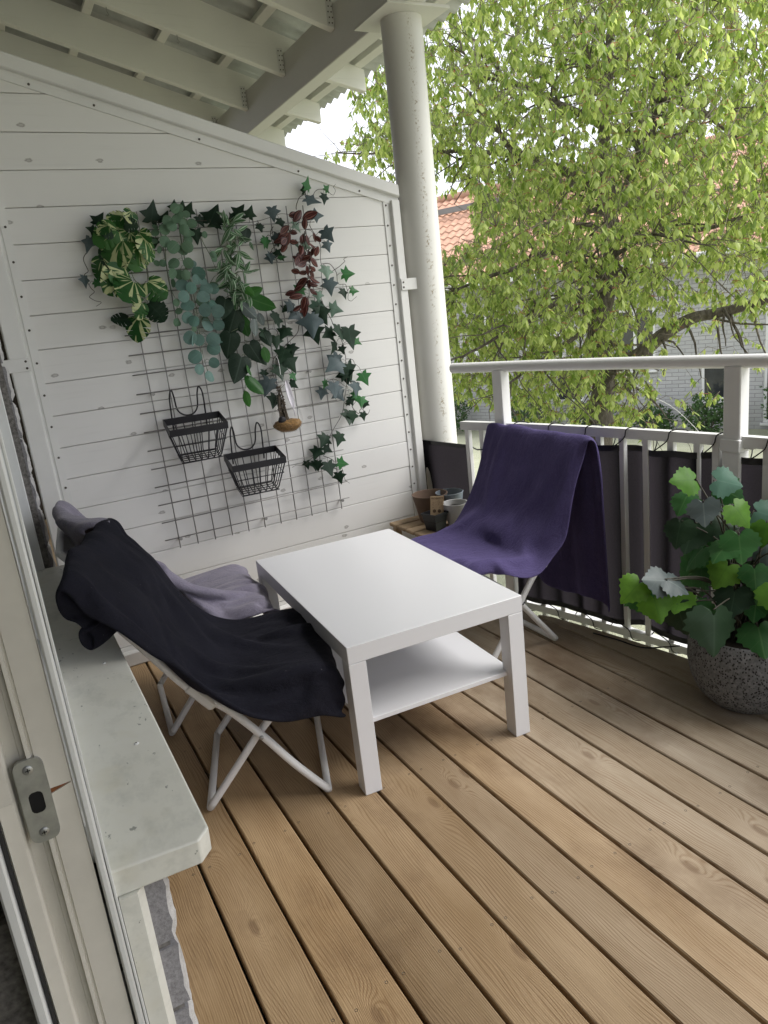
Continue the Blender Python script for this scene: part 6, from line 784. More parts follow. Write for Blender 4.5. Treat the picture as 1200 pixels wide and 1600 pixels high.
pot('plant_pot', (.725, .585, SZ), .036, .057, .104, 'pot_white', 'white tapered plant pot with dark soil on the stool', .78)
pot('plant_pot', (.690, .735, SZ), .055, .082, .128, 'clay_brown', 'large brown clay pot at the back of the stool', 0)
pot('plant_pot', (.805 - .03, .70, SZ), .045, .064, .124, 'pot_blue', 'blue grey pot half hidden behind the purple chair', 0)
bp = empty('nursery_pot', (.625, .60, SZ), .25); tag(bp, 'small square black nursery pot at the front of the stool', 'pot')
mb = MB(); a, c, h = .030, .041, .078
def sq(r, z): return [(-r, -r, z), (r, -r, z), (r, r, z), (-r, r, z)]
vs = sq(a, 0) + sq(c - .001, h - .008) + sq(c + .003, h - .008) + sq(c + .003, h) + sq(c - .002, h) + sq(a, .01); fs = [(0, 1, 2, 3)] + [(4 * i + k, 4 * i + (k + 1) % 4, 4 * i + 4 + (k + 1) % 4, 4 * i + 4 + k) for i in range(5) for k in range(4)] + [(20, 21, 22, 23)]
mb.add(vs, fs); mb.build('body', 'pot_black', bp); MB().box(-.036, .036, -.036, .036, .04, .058).build('soil', 'soil', bp)
# seed packet standing in the black pot
sp = empty('seed_packet', (.636, .600, SZ + .058), .62); tag(sp, 'kraft paper seed packet with brown print standing in the black pot', 'seed packet'); sp.rotation_euler = (math.radians(-8), math.radians(7), -.35)
plain('kraft', (.42, .30, .18), .85, var=.08, scale=40); plain('ink', (.09, .05, .025), .8)
MB().box(-.030, .030, -.0015, .0015, 0, .088, .001).build('paper', 'kraft', sp)
def text(body, size, loc, parent, mat, rot=(PI / 2, 0, 0), ext=.0003):
    cu = bpy.data.curves.new('lettering', 'FONT'); cu.body = body; cu.size = size; cu.align_x = 'CENTER'; cu.extrude = ext; cu.resolution_u = 2
    o = bpy.data.objects.new('tmp', cu); COL.objects.link(o); dg = bpy.context.evaluated_depsgraph_get(); me = bpy.data.meshes.new_from_object(o.evaluated_get(dg)); bpy.data.objects.remove(o)
    me.materials.clear(); me.materials.append(M[mat]); return put('lettering', me, parent, loc=loc, rot=rot)
text('FRÖBRETT', .0115, (0, -.0022, .074), sp, 'ink')
mb = MB()
for (x, z, r_) in ((-.012, .022, .0075), (.010, .022, .0075)):
    for q in range(9):
        aa = 2 * PI * q / 9; mb.lathe([(.0001, 0), (.0026, 0)], 7); mb.v[-14:] = [(x + r_ * .75 * math.cos(aa) + p[0], -.0022, z + r_ * .75 * math.sin(aa) + p[1]) for p in mb.v[-14:]]
    mb.lathe([(.0001, 0), (.0034, 0)], 9); mb.v[-18:] = [(x + p[0], -.0024, z + p[1]) for p in mb.v[-18:]]
for q in range(46):
    x, z = RND.uniform(-.024, .024), RND.uniform(.034, .066); l_ = RND.uniform(.002, .005); aa = RND.uniform(0, 3.1); mb.tube([(x, -.0022, z), (x + l_ * math.cos(aa), -.0022, z + l_ * math.sin(aa))], .0006, 3)
mb.build('print', 'ink', sp)

LEAVES = {
 'monstera': [(-0.402,0.857,1.714,-0.466,1.715,0),(-0.471,0.803,1.677,-0.518,1.664,0),(-0.459,0.825,1.657,-0.501,1.658,0),(-0.432,0.835,1.631,-0.517,1.554,0),(-0.443,0.857,1.618,-0.495,1.531,0),(-0.506,0.857,1.576,-0.546,1.509,0),(-0.442,0.827,1.519,-0.525,1.455,0),(-0.422,0.802,1.485,-0.486,1.413,0),(-0.434,0.824,1.488,-0.512,1.506,0),(-0.373,0.814,1.482,-0.317,1.417,0),(-0.353,0.836,1.479,-0.291,1.443,0),(-0.378,0.84,1.41,-0.338,1.344,0),(-0.358,0.862,1.394,-0.332,1.331,0),(-0.403,0.821,1.41,-0.425,1.35,0),(-0.42,0.858,1.359,-0.452,1.28,0),(-0.45,0.88,1.36,-0.519,1.354,0),(-0.351,0.829,1.636,-0.341,1.551,0),(-0.376,0.83,1.608,-0.407,1.517,0),(-0.379,0.821,1.724,-0.405,1.681,0),(-0.399,0.854,1.665,-0.443,1.691,0),(-0.439,0.834,1.664,-0.522,1.627,0),(-0.395,0.843,1.657,-0.376,1.607,0),(-0.415,0.813,1.682,-0.373,1.667,0),(-0.406,0.842,1.637,-0.431,1.583,0),(-0.397,0.864,1.631,-0.392,1.575,0),(-0.444,0.83,1.592,-0.413,1.534,0),(-0.467,0.839,1.555,-0.494,1.525,0),(-0.367,0.819,1.652,-0.338,1.616,0),(-0.436,0.831,1.565,-0.43,1.519,0),(-0.431,0.837,1.445,-0.417,1.404,0),(-0.437,0.859,1.454,-0.463,1.424,0)],
 'ivy': [(0.344,0.885,1.791,0.358,1.846,2),(0.337,0.905,1.781,0.339,1.823,0),(0.424,0.889,1.786,0.451,1.809,2),(0.405,0.863,1.768,0.399,1.726,0),(0.326,0.872,1.756,0.379,1.726,1),(0.337,0.856,1.69,0.39,1.688,1),(0.169,0.862,1.724,0.171,1.669,1),(0.194,0.858,1.682,0.205,1.639,0),(0.102,0.856,1.664,0.109,1.633,0),(0.123,0.856,1.614,0.116,1.569,2),(0.146,0.888,1.556,0.138,1.511,1),(0.174,0.905,1.565,0.201,1.54,0),(0.181,0.895,1.543,0.215,1.536,2),(0.194,0.905,1.546,0.206,1.524,0),(0.38,0.856,1.632,0.407,1.58,1),(0.398,0.886,1.587,0.41,1.542,1),(0.46,0.891,1.455,0.517,1.451,2),(0.451,0.889,1.394,0.454,1.349,0),(0.479,0.874,1.388,0.52,1.378,2),(0.386,0.881,1.436,0.39,1.368,1),(0.371,0.859,1.488,0.363,1.433,3),(0.211,0.89,1.359,0.179,1.32,1),(0.196,0.905,1.347,0.159,1.326,0),(0.236,0.893,1.32,0.178,1.297,1),(0.312,0.879,1.353,0.303,1.293,3),(0.363,0.856,1.322,0.413,1.301,3),(0.312,0.861,1.329,0.338,1.274,0),(0.32,0.883,1.331,0.368,1.316,0),(0.132,0.892,1.327,0.124,1.28,0),(0.259,0.864,1.669,0.28,1.625,3),(0.253,0.865,1.595,0.263,1.554,3),(0.307,0.88,1.59,0.284,1.551,3),(0.26,0.883,1.418,0.22,1.384,2),(0.327,0.872,1.391,0.321,1.347,3),(0.174,0.855,1.627,0.157,1.579,1),(0.185,0.877,1.621,0.178,1.577,0),(0.121,0.859,1.32,0.111,1.256,0),(0.16,0.864,1.263,0.119,1.215,0),(0.162,0.876,1.26,0.192,1.239,0),(0.06,0.867,1.265,0.075,1.198,0),(0.109,0.863,1.233,0.1,1.179,0),(0.181,0.894,1.192,0.173,1.141,0),(0.144,0.872,1.178,0.108,1.116,0),(0.15,0.878,1.141,0.179,1.075,0),(0.135,0.9,1.149,0.169,1.094,0),(0.105,0.876,1.114,0.107,1.047,0),(0.16,0.879,1.074,0.175,1.04,2),(0.049,0.894,1.102,0.043,1.064,0),(0.052,0.856,1.066,0.019,0.996,1),(0.069,0.859,0.997,0.038,0.943,0),(0.151,0.889,1.04,0.181,1.009,0),(0.272,0.856,1.306,0.257,1.206,1),(0.277,0.871,1.256,0.297,1.176,0),(0.313,0.863,1.321,0.33,1.253,0),(0.387,0.858,1.246,0.391,1.174,0),(0.369,0.87,1.225,0.31,1.203,0),(0.44,0.858,1.23,0.446,1.135,0),(0.465,0.863,1.178,0.492,1.153,2),(0.379,0.871,1.177,0.349,1.126,0),(0.407,0.885,1.157,0.417,1.121,0),(0.381,0.86,1.099,0.3,1.07,1),(0.386,0.882,1.123,0.347,1.06,1),(0.427,0.883,1.079,0.451,0.989,0),(0.414,0.905,1.059,0.423,0.986,0),(0.409,0.887,1.044,0.387,1.006,0),(0.488,0.876,1.032,0.504,0.973,2),(0.319,0.893,1.022,0.297,0.985,2),(0.299,0.892,0.99,0.282,0.942,1),(0.343,0.867,1.009,0.334,0.94,1),(0.353,0.875,0.977,0.376,0.926,1),(0.409,0.872,0.978,0.402,0.927,0),(0.442,0.892,0.955,0.471,0.915,2),(0.423,0.888,0.936,0.426,0.895,0),(0.407,0.905,0.906,0.435,0.918,0),(0.463,0.858,0.932,0.447,0.886,2),(0.496,0.88,0.907,0.476,0.874,0),(0.459,0.882,0.995,0.44,0.938,1),(0.401,0.873,0.877,0.379,0.815,0),(0.414,0.859,0.874,0.402,0.82,0),(0.478,0.893,0.858,0.48,0.819,0),(0.342,0.859,0.788,0.312,0.736,0),(0.282,0.884,0.789,0.242,0.743,0),(0.239,0.891,0.739,0.208,0.687,0),(0.265,0.883,0.74,0.298,0.714,0),(0.177,0.895,0.691,0.179,0.652,0),(0.224,0.878,0.685,0.217,0.636,0),(0.218,0.9,0.682,0.215,0.64,0),(0.263,0.862,0.674,0.266,0.607,0),(0.317,0.874,0.662,0.369,0.642,2),(0.316,0.883,0.614,0.319,0.559,0),(-0.303,0.889,1.696,-0.275,1.77,0),(-0.26,0.894,1.694,-0.233,1.74,0),(-0.184,0.89,1.722,-0.166,1.771,0),(-0.164,0.89,1.718,-0.14,1.76,0),(-0.083,0.879,1.682,-0.04,1.755,0),(-0.05,0.883,1.684,-0.103,1.661,0),(-0.123,0.895,1.707,-0.106,1.665,0),(-0.145,0.875,1.657,-0.145,1.602,0),(-0.299,0.889,1.637,-0.306,1.601,0),(-0.212,0.888,1.731,-0.204,1.771,0),(0.018,0.861,1.698,0.052,1.739,0),(0.075,0.882,1.695,0.09,1.737,0),(0.02,0.887,1.702,-0.014,1.686,0),(0.108,0.863,1.665,0.109,1.631,0),(0.131,0.883,1.614,0.133,1.573,2),(0.138,0.882,1.552,0.14,1.511,1),(-0.531,0.874,1.649,-0.559,1.599,1),(-0.575,0.873,1.52,-0.577,1.476,1),(-0.546,0.879,1.5,-0.521,1.481,2),(-0.499,0.881,1.693,-0.469,1.729,0),(-0.505,0.874,1.67,-0.54,1.685,0)],
 'eucalyptus': [(-0.242,0.819,1.696,-0.212,1.684,0),(-0.268,0.841,1.698,-0.255,1.676,0),(-0.226,0.835,1.679,-0.261,1.663,0),(-0.246,0.857,1.676,-0.271,1.664,0),(-0.198,0.825,1.673,-0.205,1.634,0),(-0.175,0.862,1.69,-0.145,1.671,0),(-0.249,0.855,1.671,-0.288,1.653,0),(-0.288,0.867,1.664,-0.318,1.65,0),(-0.281,0.889,1.676,-0.304,1.679,0),(-0.302,0.873,1.633,-0.323,1.614,0),(-0.265,0.847,1.637,-0.285,1.601,0),(-0.208,0.842,1.656,-0.177,1.636,0),(-0.233,0.834,1.612,-0.269,1.581,0),(-0.209,0.844,1.613,-0.185,1.577,0),(-0.208,0.87,1.601,-0.208,1.566,0),(-0.205,0.892,1.606,-0.221,1.58,0),(-0.292,0.854,1.604,-0.301,1.579,0),(-0.289,0.865,1.559,-0.298,1.533,0),(-0.298,0.887,1.549,-0.322,1.552,0),(-0.243,0.833,1.554,-0.279,1.531,0),(-0.248,0.855,1.545,-0.273,1.523,0),(-0.22,0.822,1.552,-0.197,1.519,0),(-0.256,0.838,1.517,-0.287,1.491,0),(-0.227,0.834,1.514,-0.219,1.476,0),(-0.235,0.856,1.517,-0.247,1.483,0),(-0.201,0.842,1.723,-0.217,1.695,0),(-0.18,0.871,1.726,-0.168,1.699,0),(-0.207,0.821,1.738,-0.238,1.717,0),(-0.202,0.843,1.746,-0.203,1.716,0),(-0.188,0.863,1.703,-0.194,1.668,0),(-0.181,0.885,1.684,-0.207,1.675,0),(-0.228,0.871,1.702,-0.263,1.686,0),(-0.19,0.856,1.654,-0.16,1.635,0),(-0.19,0.86,1.639,-0.177,1.607,0),(-0.192,0.867,1.504,-0.141,1.492,1),(-0.219,0.86,1.478,-0.259,1.443,1),(-0.206,0.832,1.469,-0.214,1.426,1),(-0.167,0.855,1.457,-0.131,1.432,1),(-0.188,0.839,1.427,-0.155,1.393,1),(-0.172,0.861,1.44,-0.15,1.408,1),(-0.221,0.826,1.401,-0.26,1.366,1),(-0.191,0.823,1.382,-0.164,1.34,1),(-0.198,0.845,1.392,-0.156,1.404,0),(-0.146,0.848,1.392,-0.104,1.362,1),(-0.16,0.87,1.399,-0.147,1.362,1),(-0.216,0.824,1.345,-0.237,1.308,1),(-0.177,0.871,1.33,-0.138,1.29,1),(-0.171,0.893,1.338,-0.142,1.307,0),(-0.148,0.83,1.363,-0.105,1.343,1),(-0.134,0.852,1.353,-0.109,1.325,1),(-0.231,0.819,1.284,-0.272,1.25,1),(-0.223,0.841,1.272,-0.254,1.241,1),(-0.211,0.835,1.276,-0.219,1.232,1),(-0.176,0.852,1.269,-0.141,1.232,1),(-0.175,0.875,1.23,-0.137,1.201,1),(-0.216,0.843,1.208,-0.263,1.18,1),(-0.19,0.834,1.174,-0.157,1.15,1),(-0.218,0.851,1.162,-0.238,1.126,1),(-0.197,0.847,1.134,-0.189,1.092,1),(-0.137,0.874,1.316,-0.1,1.289,1),(-0.222,0.842,1.353,-0.261,1.329,1),(-0.187,0.846,1.496,-0.172,1.459,1),(-0.195,0.868,1.531,-0.167,1.539,1),(-0.175,0.856,1.484,-0.141,1.461,1),(-0.229,0.82,1.429,-0.266,1.407,1),(-0.137,0.863,1.447,-0.098,1.43,1),(-0.127,0.885,1.455,-0.091,1.446,0),(-0.141,0.873,1.262,-0.11,1.239,1),(-0.27,0.818,1.409,-0.288,1.387,0),(-0.268,0.829,1.379,-0.282,1.355,0),(-0.274,0.849,1.337,-0.296,1.318,0),(-0.267,0.871,1.332,-0.283,1.318,0),(-0.269,0.864,1.488,-0.275,1.457,0),(-0.22,0.856,1.31,-0.22,1.287,0),(-0.114,0.823,1.573,-0.104,1.549,0),(-0.11,0.823,1.554,-0.105,1.532,0),(-0.102,0.845,1.56,-0.091,1.546,0),(-0.117,0.867,1.651,-0.112,1.626,0)],
 'philodendron': [(0.001,0.859,1.405,0.077,1.429,1),(0.017,0.867,1.395,0.121,1.341,1),(-0.029,0.834,1.377,0.026,1.311,2),(0.027,0.855,1.318,0.019,1.243,2),(-0.047,0.845,1.354,-0.095,1.251,0),(-0.081,0.847,1.27,-0.114,1.169,0),(-0.029,0.846,1.333,-0.012,1.241,1),(-0.011,0.862,1.22,0.027,1.133,0),(-0.051,0.849,1.175,-0.108,1.079,0),(0.059,0.861,1.259,0.072,1.198,0),(0.042,0.839,1.2,0.048,1.133,1),(0.023,0.858,1.176,0.051,1.125,0),(-0.042,0.831,1.138,-0.029,1.092,1),(-0.056,0.838,1.098,0.002,1.019,1),(-0.062,0.853,1.037,-0.043,0.967,1),(-0.077,0.855,1.402,-0.113,1.318,0),(-0.044,0.858,1.325,-0.04,1.263,0),(-0.009,0.832,1.442,0.024,1.399,1),(0.05,0.863,1.333,0.061,1.28,2),(0.055,0.871,1.655,0.035,1.597,0),(0.058,0.893,1.657,0.058,1.604,0)],
 'spiderwort': [(-0.013,0.811,1.675,0.031,1.71,0),(0.007,0.869,1.679,-0.017,1.645,0),(-0.009,0.844,1.672,0.041,1.685,0),(-0.024,0.866,1.677,0.014,1.668,0),(-0.02,0.867,1.672,0.022,1.696,0),(-0.038,0.847,1.665,-0.011,1.628,0),(-0.032,0.869,1.656,0.008,1.67,0),(-0.049,0.844,1.661,-0.034,1.63,0),(-0.024,0.825,1.653,-0.059,1.613,0),(-0.009,0.832,1.649,0.028,1.625,0),(-0.034,0.838,1.647,0.004,1.614,0),(0.007,0.843,1.641,0.058,1.647,0),(-0.0,0.838,1.637,-0.039,1.611,0),(-0.016,0.855,1.636,0.018,1.616,0),(0.007,0.84,1.628,0.043,1.613,0),(-0.03,0.855,1.628,-0.019,1.592,0),(0.024,0.868,1.623,0.075,1.608,0),(0.008,0.89,1.611,-0.013,1.566,0),(0.007,0.847,1.617,0.056,1.61,0),(0.032,0.852,1.612,-0.003,1.586,0),(0.042,0.874,1.615,0.01,1.615,0),(0.014,0.849,1.608,0.057,1.62,0),(0.05,0.84,1.601,0.057,1.565,0),(-0.005,0.858,1.602,0.025,1.578,0),(0.001,0.865,1.598,-0.034,1.568,0),(-0.049,0.834,1.592,-0.02,1.574,0),(-0.013,0.857,1.589,-0.022,1.553,0),(-0.024,0.85,1.585,-0.044,1.554,0),(-0.06,0.834,1.58,-0.103,1.557,0),(-0.066,0.856,1.582,-0.085,1.544,0),(-0.064,0.821,1.575,-0.06,1.526,0),(-0.005,0.83,1.568,0.031,1.531,0),(-0.01,0.852,1.557,0.007,1.512,0),(-0.009,0.816,1.562,-0.023,1.517,0),(0.007,0.838,1.565,-0.005,1.531,0),(0.014,0.864,1.563,-0.026,1.53,0),(-0.032,0.863,1.561,-0.036,1.523,0),(0.013,0.845,1.552,0.035,1.523,0),(0.009,0.867,1.545,0.019,1.519,0),(-0.043,0.844,1.551,-0.07,1.516,0),(-0.004,0.838,1.543,-0.012,1.501,0),(-0.023,0.86,1.543,-0.027,1.503,0),(-0.049,0.825,1.54,-0.03,1.509,0),(-0.075,0.853,1.541,-0.088,1.507,0),(-0.048,0.875,1.532,-0.068,1.505,0),(0.0,0.841,1.53,-0.017,1.498,0),(-0.013,0.863,1.539,-0.032,1.52,0),(-0.037,0.865,1.531,-0.074,1.502,0),(-0.013,0.847,1.523,0.017,1.493,0),(-0.043,0.818,1.518,-0.09,1.499,0),(-0.036,0.84,1.518,-0.071,1.505,0),(-0.052,0.822,1.515,-0.074,1.486,0),(-0.073,0.844,1.531,-0.054,1.511,0),(-0.06,0.838,1.513,-0.056,1.477,0),(-0.058,0.86,1.521,-0.058,1.489,0),(-0.062,0.837,1.508,-0.018,1.491,0),(-0.093,0.814,1.504,-0.13,1.509,0),(-0.099,0.836,1.505,-0.132,1.499,0),(-0.068,0.812,1.498,-0.075,1.452,0),(-0.069,0.823,1.495,-0.059,1.457,0),(-0.073,0.818,1.49,-0.116,1.456,0),(-0.066,0.838,1.487,-0.03,1.452,0),(-0.082,0.86,1.5,-0.045,1.473,0),(-0.065,0.824,1.482,-0.079,1.435,0),(-0.088,0.848,1.481,-0.04,1.494,0),(-0.029,0.849,1.473,-0.073,1.484,0),(-0.05,0.819,1.467,-0.051,1.427,0),(-0.055,0.812,1.463,-0.06,1.417,0),(-0.036,0.834,1.477,-0.079,1.482,0),(-0.003,0.847,1.458,-0.003,1.407,0),(-0.004,0.869,1.479,-0.015,1.443,0),(-0.026,0.811,1.452,0.001,1.416,0),(-0.041,0.833,1.435,-0.008,1.429,0),(-0.059,0.869,1.455,-0.037,1.412,0),(-0.038,0.839,1.446,-0.025,1.404,0),(-0.056,0.861,1.465,-0.029,1.432,0),(0.015,0.859,1.44,-0.003,1.394,0),(-0.055,0.831,1.438,-0.021,1.456,0),(-0.04,0.819,1.432,0.014,1.442,0),(-0.067,0.841,1.42,-0.015,1.415,0),(-0.073,0.857,1.433,-0.036,1.423,0),(-0.074,0.879,1.43,-0.045,1.43,0),(-0.039,0.835,1.424,-0.047,1.386,0),(-0.019,0.86,1.42,-0.014,1.379,0),(-0.001,0.882,1.411,-0.006,1.372,0),(-0.054,0.813,1.415,-0.053,1.37,0),(0.006,0.833,1.407,0.025,1.368,0),(-0.061,0.856,1.41,-0.023,1.401,0),(-0.053,0.878,1.408,-0.024,1.429,0),(-0.035,0.86,1.404,-0.014,1.369,0),(0.013,0.821,1.393,0.004,1.349,0),(-0.035,0.847,1.394,-0.013,1.347,0),(0.003,0.842,1.386,-0.036,1.374,0),(-0.007,0.864,1.386,-0.035,1.397,0),(-0.021,0.831,1.383,-0.033,1.343,0),(-0.017,0.853,1.362,-0.038,1.338,0),(-0.04,0.83,1.668,-0.038,1.713,0),(-0.018,0.852,1.695,-0.049,1.709,0),(-0.036,0.816,1.661,-0.01,1.7,0),(-0.047,0.838,1.659,-0.027,1.692,0),(0.019,0.86,1.491,0.05,1.535,0),(0.044,0.882,1.492,0.078,1.511,0),(-0.0,0.826,1.489,0.03,1.448,0),(0.008,0.848,1.491,0.055,1.487,0),(-0.023,0.835,1.461,0.011,1.386,0),(-0.033,0.861,1.386,-0.071,1.295,0),(-0.041,0.869,1.461,-0.088,1.422,0),(-0.037,0.891,1.45,-0.088,1.453,0)],
 'inch_plant': [(0.229,0.804,1.66,0.267,1.704,0),(0.221,0.826,1.686,0.268,1.697,0),(0.288,0.85,1.675,0.346,1.7,0),(0.293,0.828,1.679,0.286,1.633,0),(0.21,0.809,1.647,0.165,1.619,0),(0.219,0.831,1.626,0.206,1.578,0),(0.212,0.83,1.625,0.166,1.606,0),(0.196,0.81,1.602,0.154,1.577,0),(0.194,0.832,1.605,0.155,1.597,0),(0.205,0.841,1.587,0.177,1.554,0),(0.206,0.863,1.583,0.174,1.601,0),(0.229,0.86,1.633,0.262,1.62,0),(0.217,0.847,1.594,0.253,1.587,0),(0.329,0.856,1.622,0.352,1.592,0),(0.295,0.849,1.588,0.349,1.568,0),(0.328,0.815,1.564,0.308,1.53,0),(0.316,0.837,1.564,0.305,1.533,0),(0.288,0.855,1.55,0.245,1.532,0),(0.29,0.877,1.541,0.247,1.535,0),(0.249,0.828,1.538,0.214,1.495,0),(0.26,0.85,1.551,0.234,1.505,0),(0.303,0.841,1.533,0.256,1.514,0),(0.262,0.803,1.509,0.216,1.49,0),(0.253,0.825,1.514,0.219,1.528,0),(0.288,0.818,1.524,0.325,1.491,0),(0.278,0.81,1.486,0.308,1.467,0),(0.236,0.825,1.469,0.195,1.486,0),(0.28,0.858,1.478,0.236,1.46,0),(0.264,0.801,1.454,0.305,1.428,0),(0.278,0.823,1.474,0.311,1.446,0),(0.278,0.856,1.45,0.225,1.424,0),(0.248,0.837,1.422,0.207,1.412,0),(0.262,0.806,1.405,0.285,1.374,0),(0.268,0.828,1.426,0.303,1.418,0),(0.226,0.802,1.381,0.18,1.378,0),(0.206,0.824,1.399,0.164,1.392,0),(0.239,0.806,1.375,0.208,1.339,0),(0.254,0.84,1.352,0.223,1.315,0),(0.222,0.825,1.345,0.183,1.329,0),(0.245,0.847,1.325,0.216,1.319,0),(0.251,0.814,1.372,0.253,1.339,0),(0.234,0.836,1.377,0.26,1.363,0),(0.288,0.854,1.62,0.275,1.584,0),(0.306,0.876,1.615,0.285,1.589,0),(0.28,0.812,1.612,0.29,1.573,0),(0.271,0.834,1.614,0.263,1.586,0),(0.257,0.811,1.571,0.238,1.538,0),(0.256,0.833,1.577,0.251,1.544,0),(0.335,0.847,1.609,0.35,1.58,0),(0.303,0.86,1.555,0.306,1.514,0),(0.287,0.882,1.553,0.298,1.521,0),(0.274,0.836,1.498,0.282,1.465,0),(0.293,0.858,1.493,0.317,1.478,0),(0.277,0.832,1.442,0.266,1.409,0)],
}
VINES = {
 'ivy': [[(-0.31,0.89,1.706),(-0.243,0.89,1.685),(-0.15,0.89,1.691),(-0.062,0.89,1.689),(0.031,0.89,1.679),(0.106,0.89,1.68),(0.162,0.89,1.692),(0.218,0.89,1.705),(0.267,0.89,1.698)],[(0.285,0.89,1.719),(0.293,0.89,1.748),(0.313,0.89,1.768),(0.335,0.89,1.773),(0.364,0.89,1.766),(0.38,0.89,1.786),(0.407,0.89,1.793),(0.44,0.89,1.781),(0.456,0.89,1.768),(0.469,0.89,1.78),(0.465,0.89,1.799),(0.473,0.89,1.81)],[(0.335,0.89,1.658),(0.351,0.89,1.62),(0.369,0.89,1.589),(0.366,0.89,1.529),(0.362,0.89,1.483),(0.358,0.89,1.425),(0.347,0.89,1.368),(0.35,0.89,1.336)],[(0.367,0.89,1.502),(0.4,0.89,1.5),(0.427,0.89,1.471),(0.431,0.89,1.42),(0.465,0.89,1.411),(0.472,0.89,1.385),(0.472,0.89,1.349),(0.487,0.89,1.342),(0.511,0.89,1.358)],[(0.409,0.89,1.468),(0.443,0.89,1.485),(0.473,0.89,1.503),(0.472,0.89,1.514),(0.489,0.89,1.523)],[(0.35,0.89,1.34),(0.371,0.89,1.288),(0.401,0.89,1.215),(0.421,0.89,1.156),(0.422,0.89,1.095),(0.415,0.89,1.017),(0.396,0.89,0.931),(0.361,0.89,0.851),(0.306,0.89,0.791),(0.263,0.89,0.734),(0.206,0.89,0.702),(0.162,0.89,0.678),(0.124,0.89,0.685),(0.108,0.89,0.678)],[(0.229,0.89,1.268),(0.213,0.89,1.235),(0.146,0.89,1.184),(0.097,0.89,1.145),(0.082,0.89,1.103),(0.088,0.89,1.057),(0.11,0.89,0.989),(0.108,0.89,0.944)],[(0.092,0.89,1.263),(0.11,0.89,1.263),(0.129,0.89,1.249),(0.128,0.89,1.171),(0.125,0.89,1.102)],[(0.426,0.89,1.102),(0.454,0.89,1.096),(0.469,0.89,1.073)],[(0.333,0.89,1.023),(0.362,0.89,1.022),(0.409,0.89,0.984)],[(0.427,0.89,0.894),(0.452,0.89,0.858),(0.473,0.89,0.876),(0.499,0.89,0.845),(0.511,0.89,0.867)],[(0.258,0.89,0.702),(0.301,0.89,0.673),(0.307,0.89,0.633),(0.342,0.89,0.626),(0.345,0.89,0.581),(0.368,0.89,0.554)],[(0.175,0.89,1.658),(0.158,0.89,1.63),(0.166,0.89,1.585),(0.155,0.89,1.568),(0.172,0.89,1.522)],[(-0.543,0.89,1.608),(-0.566,0.89,1.58),(-0.557,0.89,1.54),(-0.574,0.89,1.524),(-0.562,0.89,1.483),(-0.551,0.89,1.466),(-0.571,0.89,1.45),(-0.557,0.89,1.436),(-0.535,0.89,1.427),(-0.555,0.89,1.415)]],
 'eucalyptus': [[(-0.206,0.865,1.705),(-0.212,0.865,1.618),(-0.216,0.865,1.547),(-0.199,0.865,1.455),(-0.198,0.865,1.353),(-0.2,0.865,1.274),(-0.201,0.865,1.203),(-0.196,0.865,1.13)],[(-0.256,0.88,1.666),(-0.277,0.88,1.553),(-0.277,0.88,1.454),(-0.264,0.88,1.398),(-0.277,0.88,1.325)],[(-0.126,0.88,1.624),(-0.107,0.88,1.569),(-0.083,0.88,1.494)],[(-0.192,0.86,1.66),(-0.213,0.86,1.546),(-0.191,0.86,1.481)]],
 'inch_plant': [[(0.309,0.85,1.654),(0.283,0.85,1.596),(0.298,0.85,1.521),(0.28,0.85,1.447),(0.271,0.85,1.371),(0.237,0.85,1.317)],[(0.273,0.86,1.664),(0.228,0.86,1.622),(0.212,0.86,1.572)]],
 'monstera': [[(-0.393,0.86,1.688),(-0.417,0.86,1.634),(-0.42,0.86,1.587),(-0.409,0.86,1.499),(-0.375,0.86,1.462),(-0.398,0.86,1.413),(-0.42,0.86,1.356)],[(-0.386,0.87,1.68),(-0.372,0.87,1.612),(-0.356,0.87,1.53),(-0.362,0.87,1.479)],[(-0.406,0.87,1.681),(-0.466,0.87,1.618),(-0.512,0.87,1.574)]],
 'philodendron': [[(-0.012,0.87,1.49),(-0.035,0.87,1.354),(-0.022,0.87,1.33),(-0.021,0.87,1.232),(-0.041,0.87,1.134),(-0.048,0.87,1.067),(-0.054,0.87,1.034)],[(-0.016,0.87,1.427),(0.02,0.87,1.395)],[(-0.021,0.88,1.232),(0.037,0.88,1.212),(0.063,0.88,1.199)]],
 'spiderwort': [[(-0.031,0.87,1.685),(-0.032,0.87,1.556),(-0.032,0.87,1.436),(-0.042,0.87,1.314)]],
}
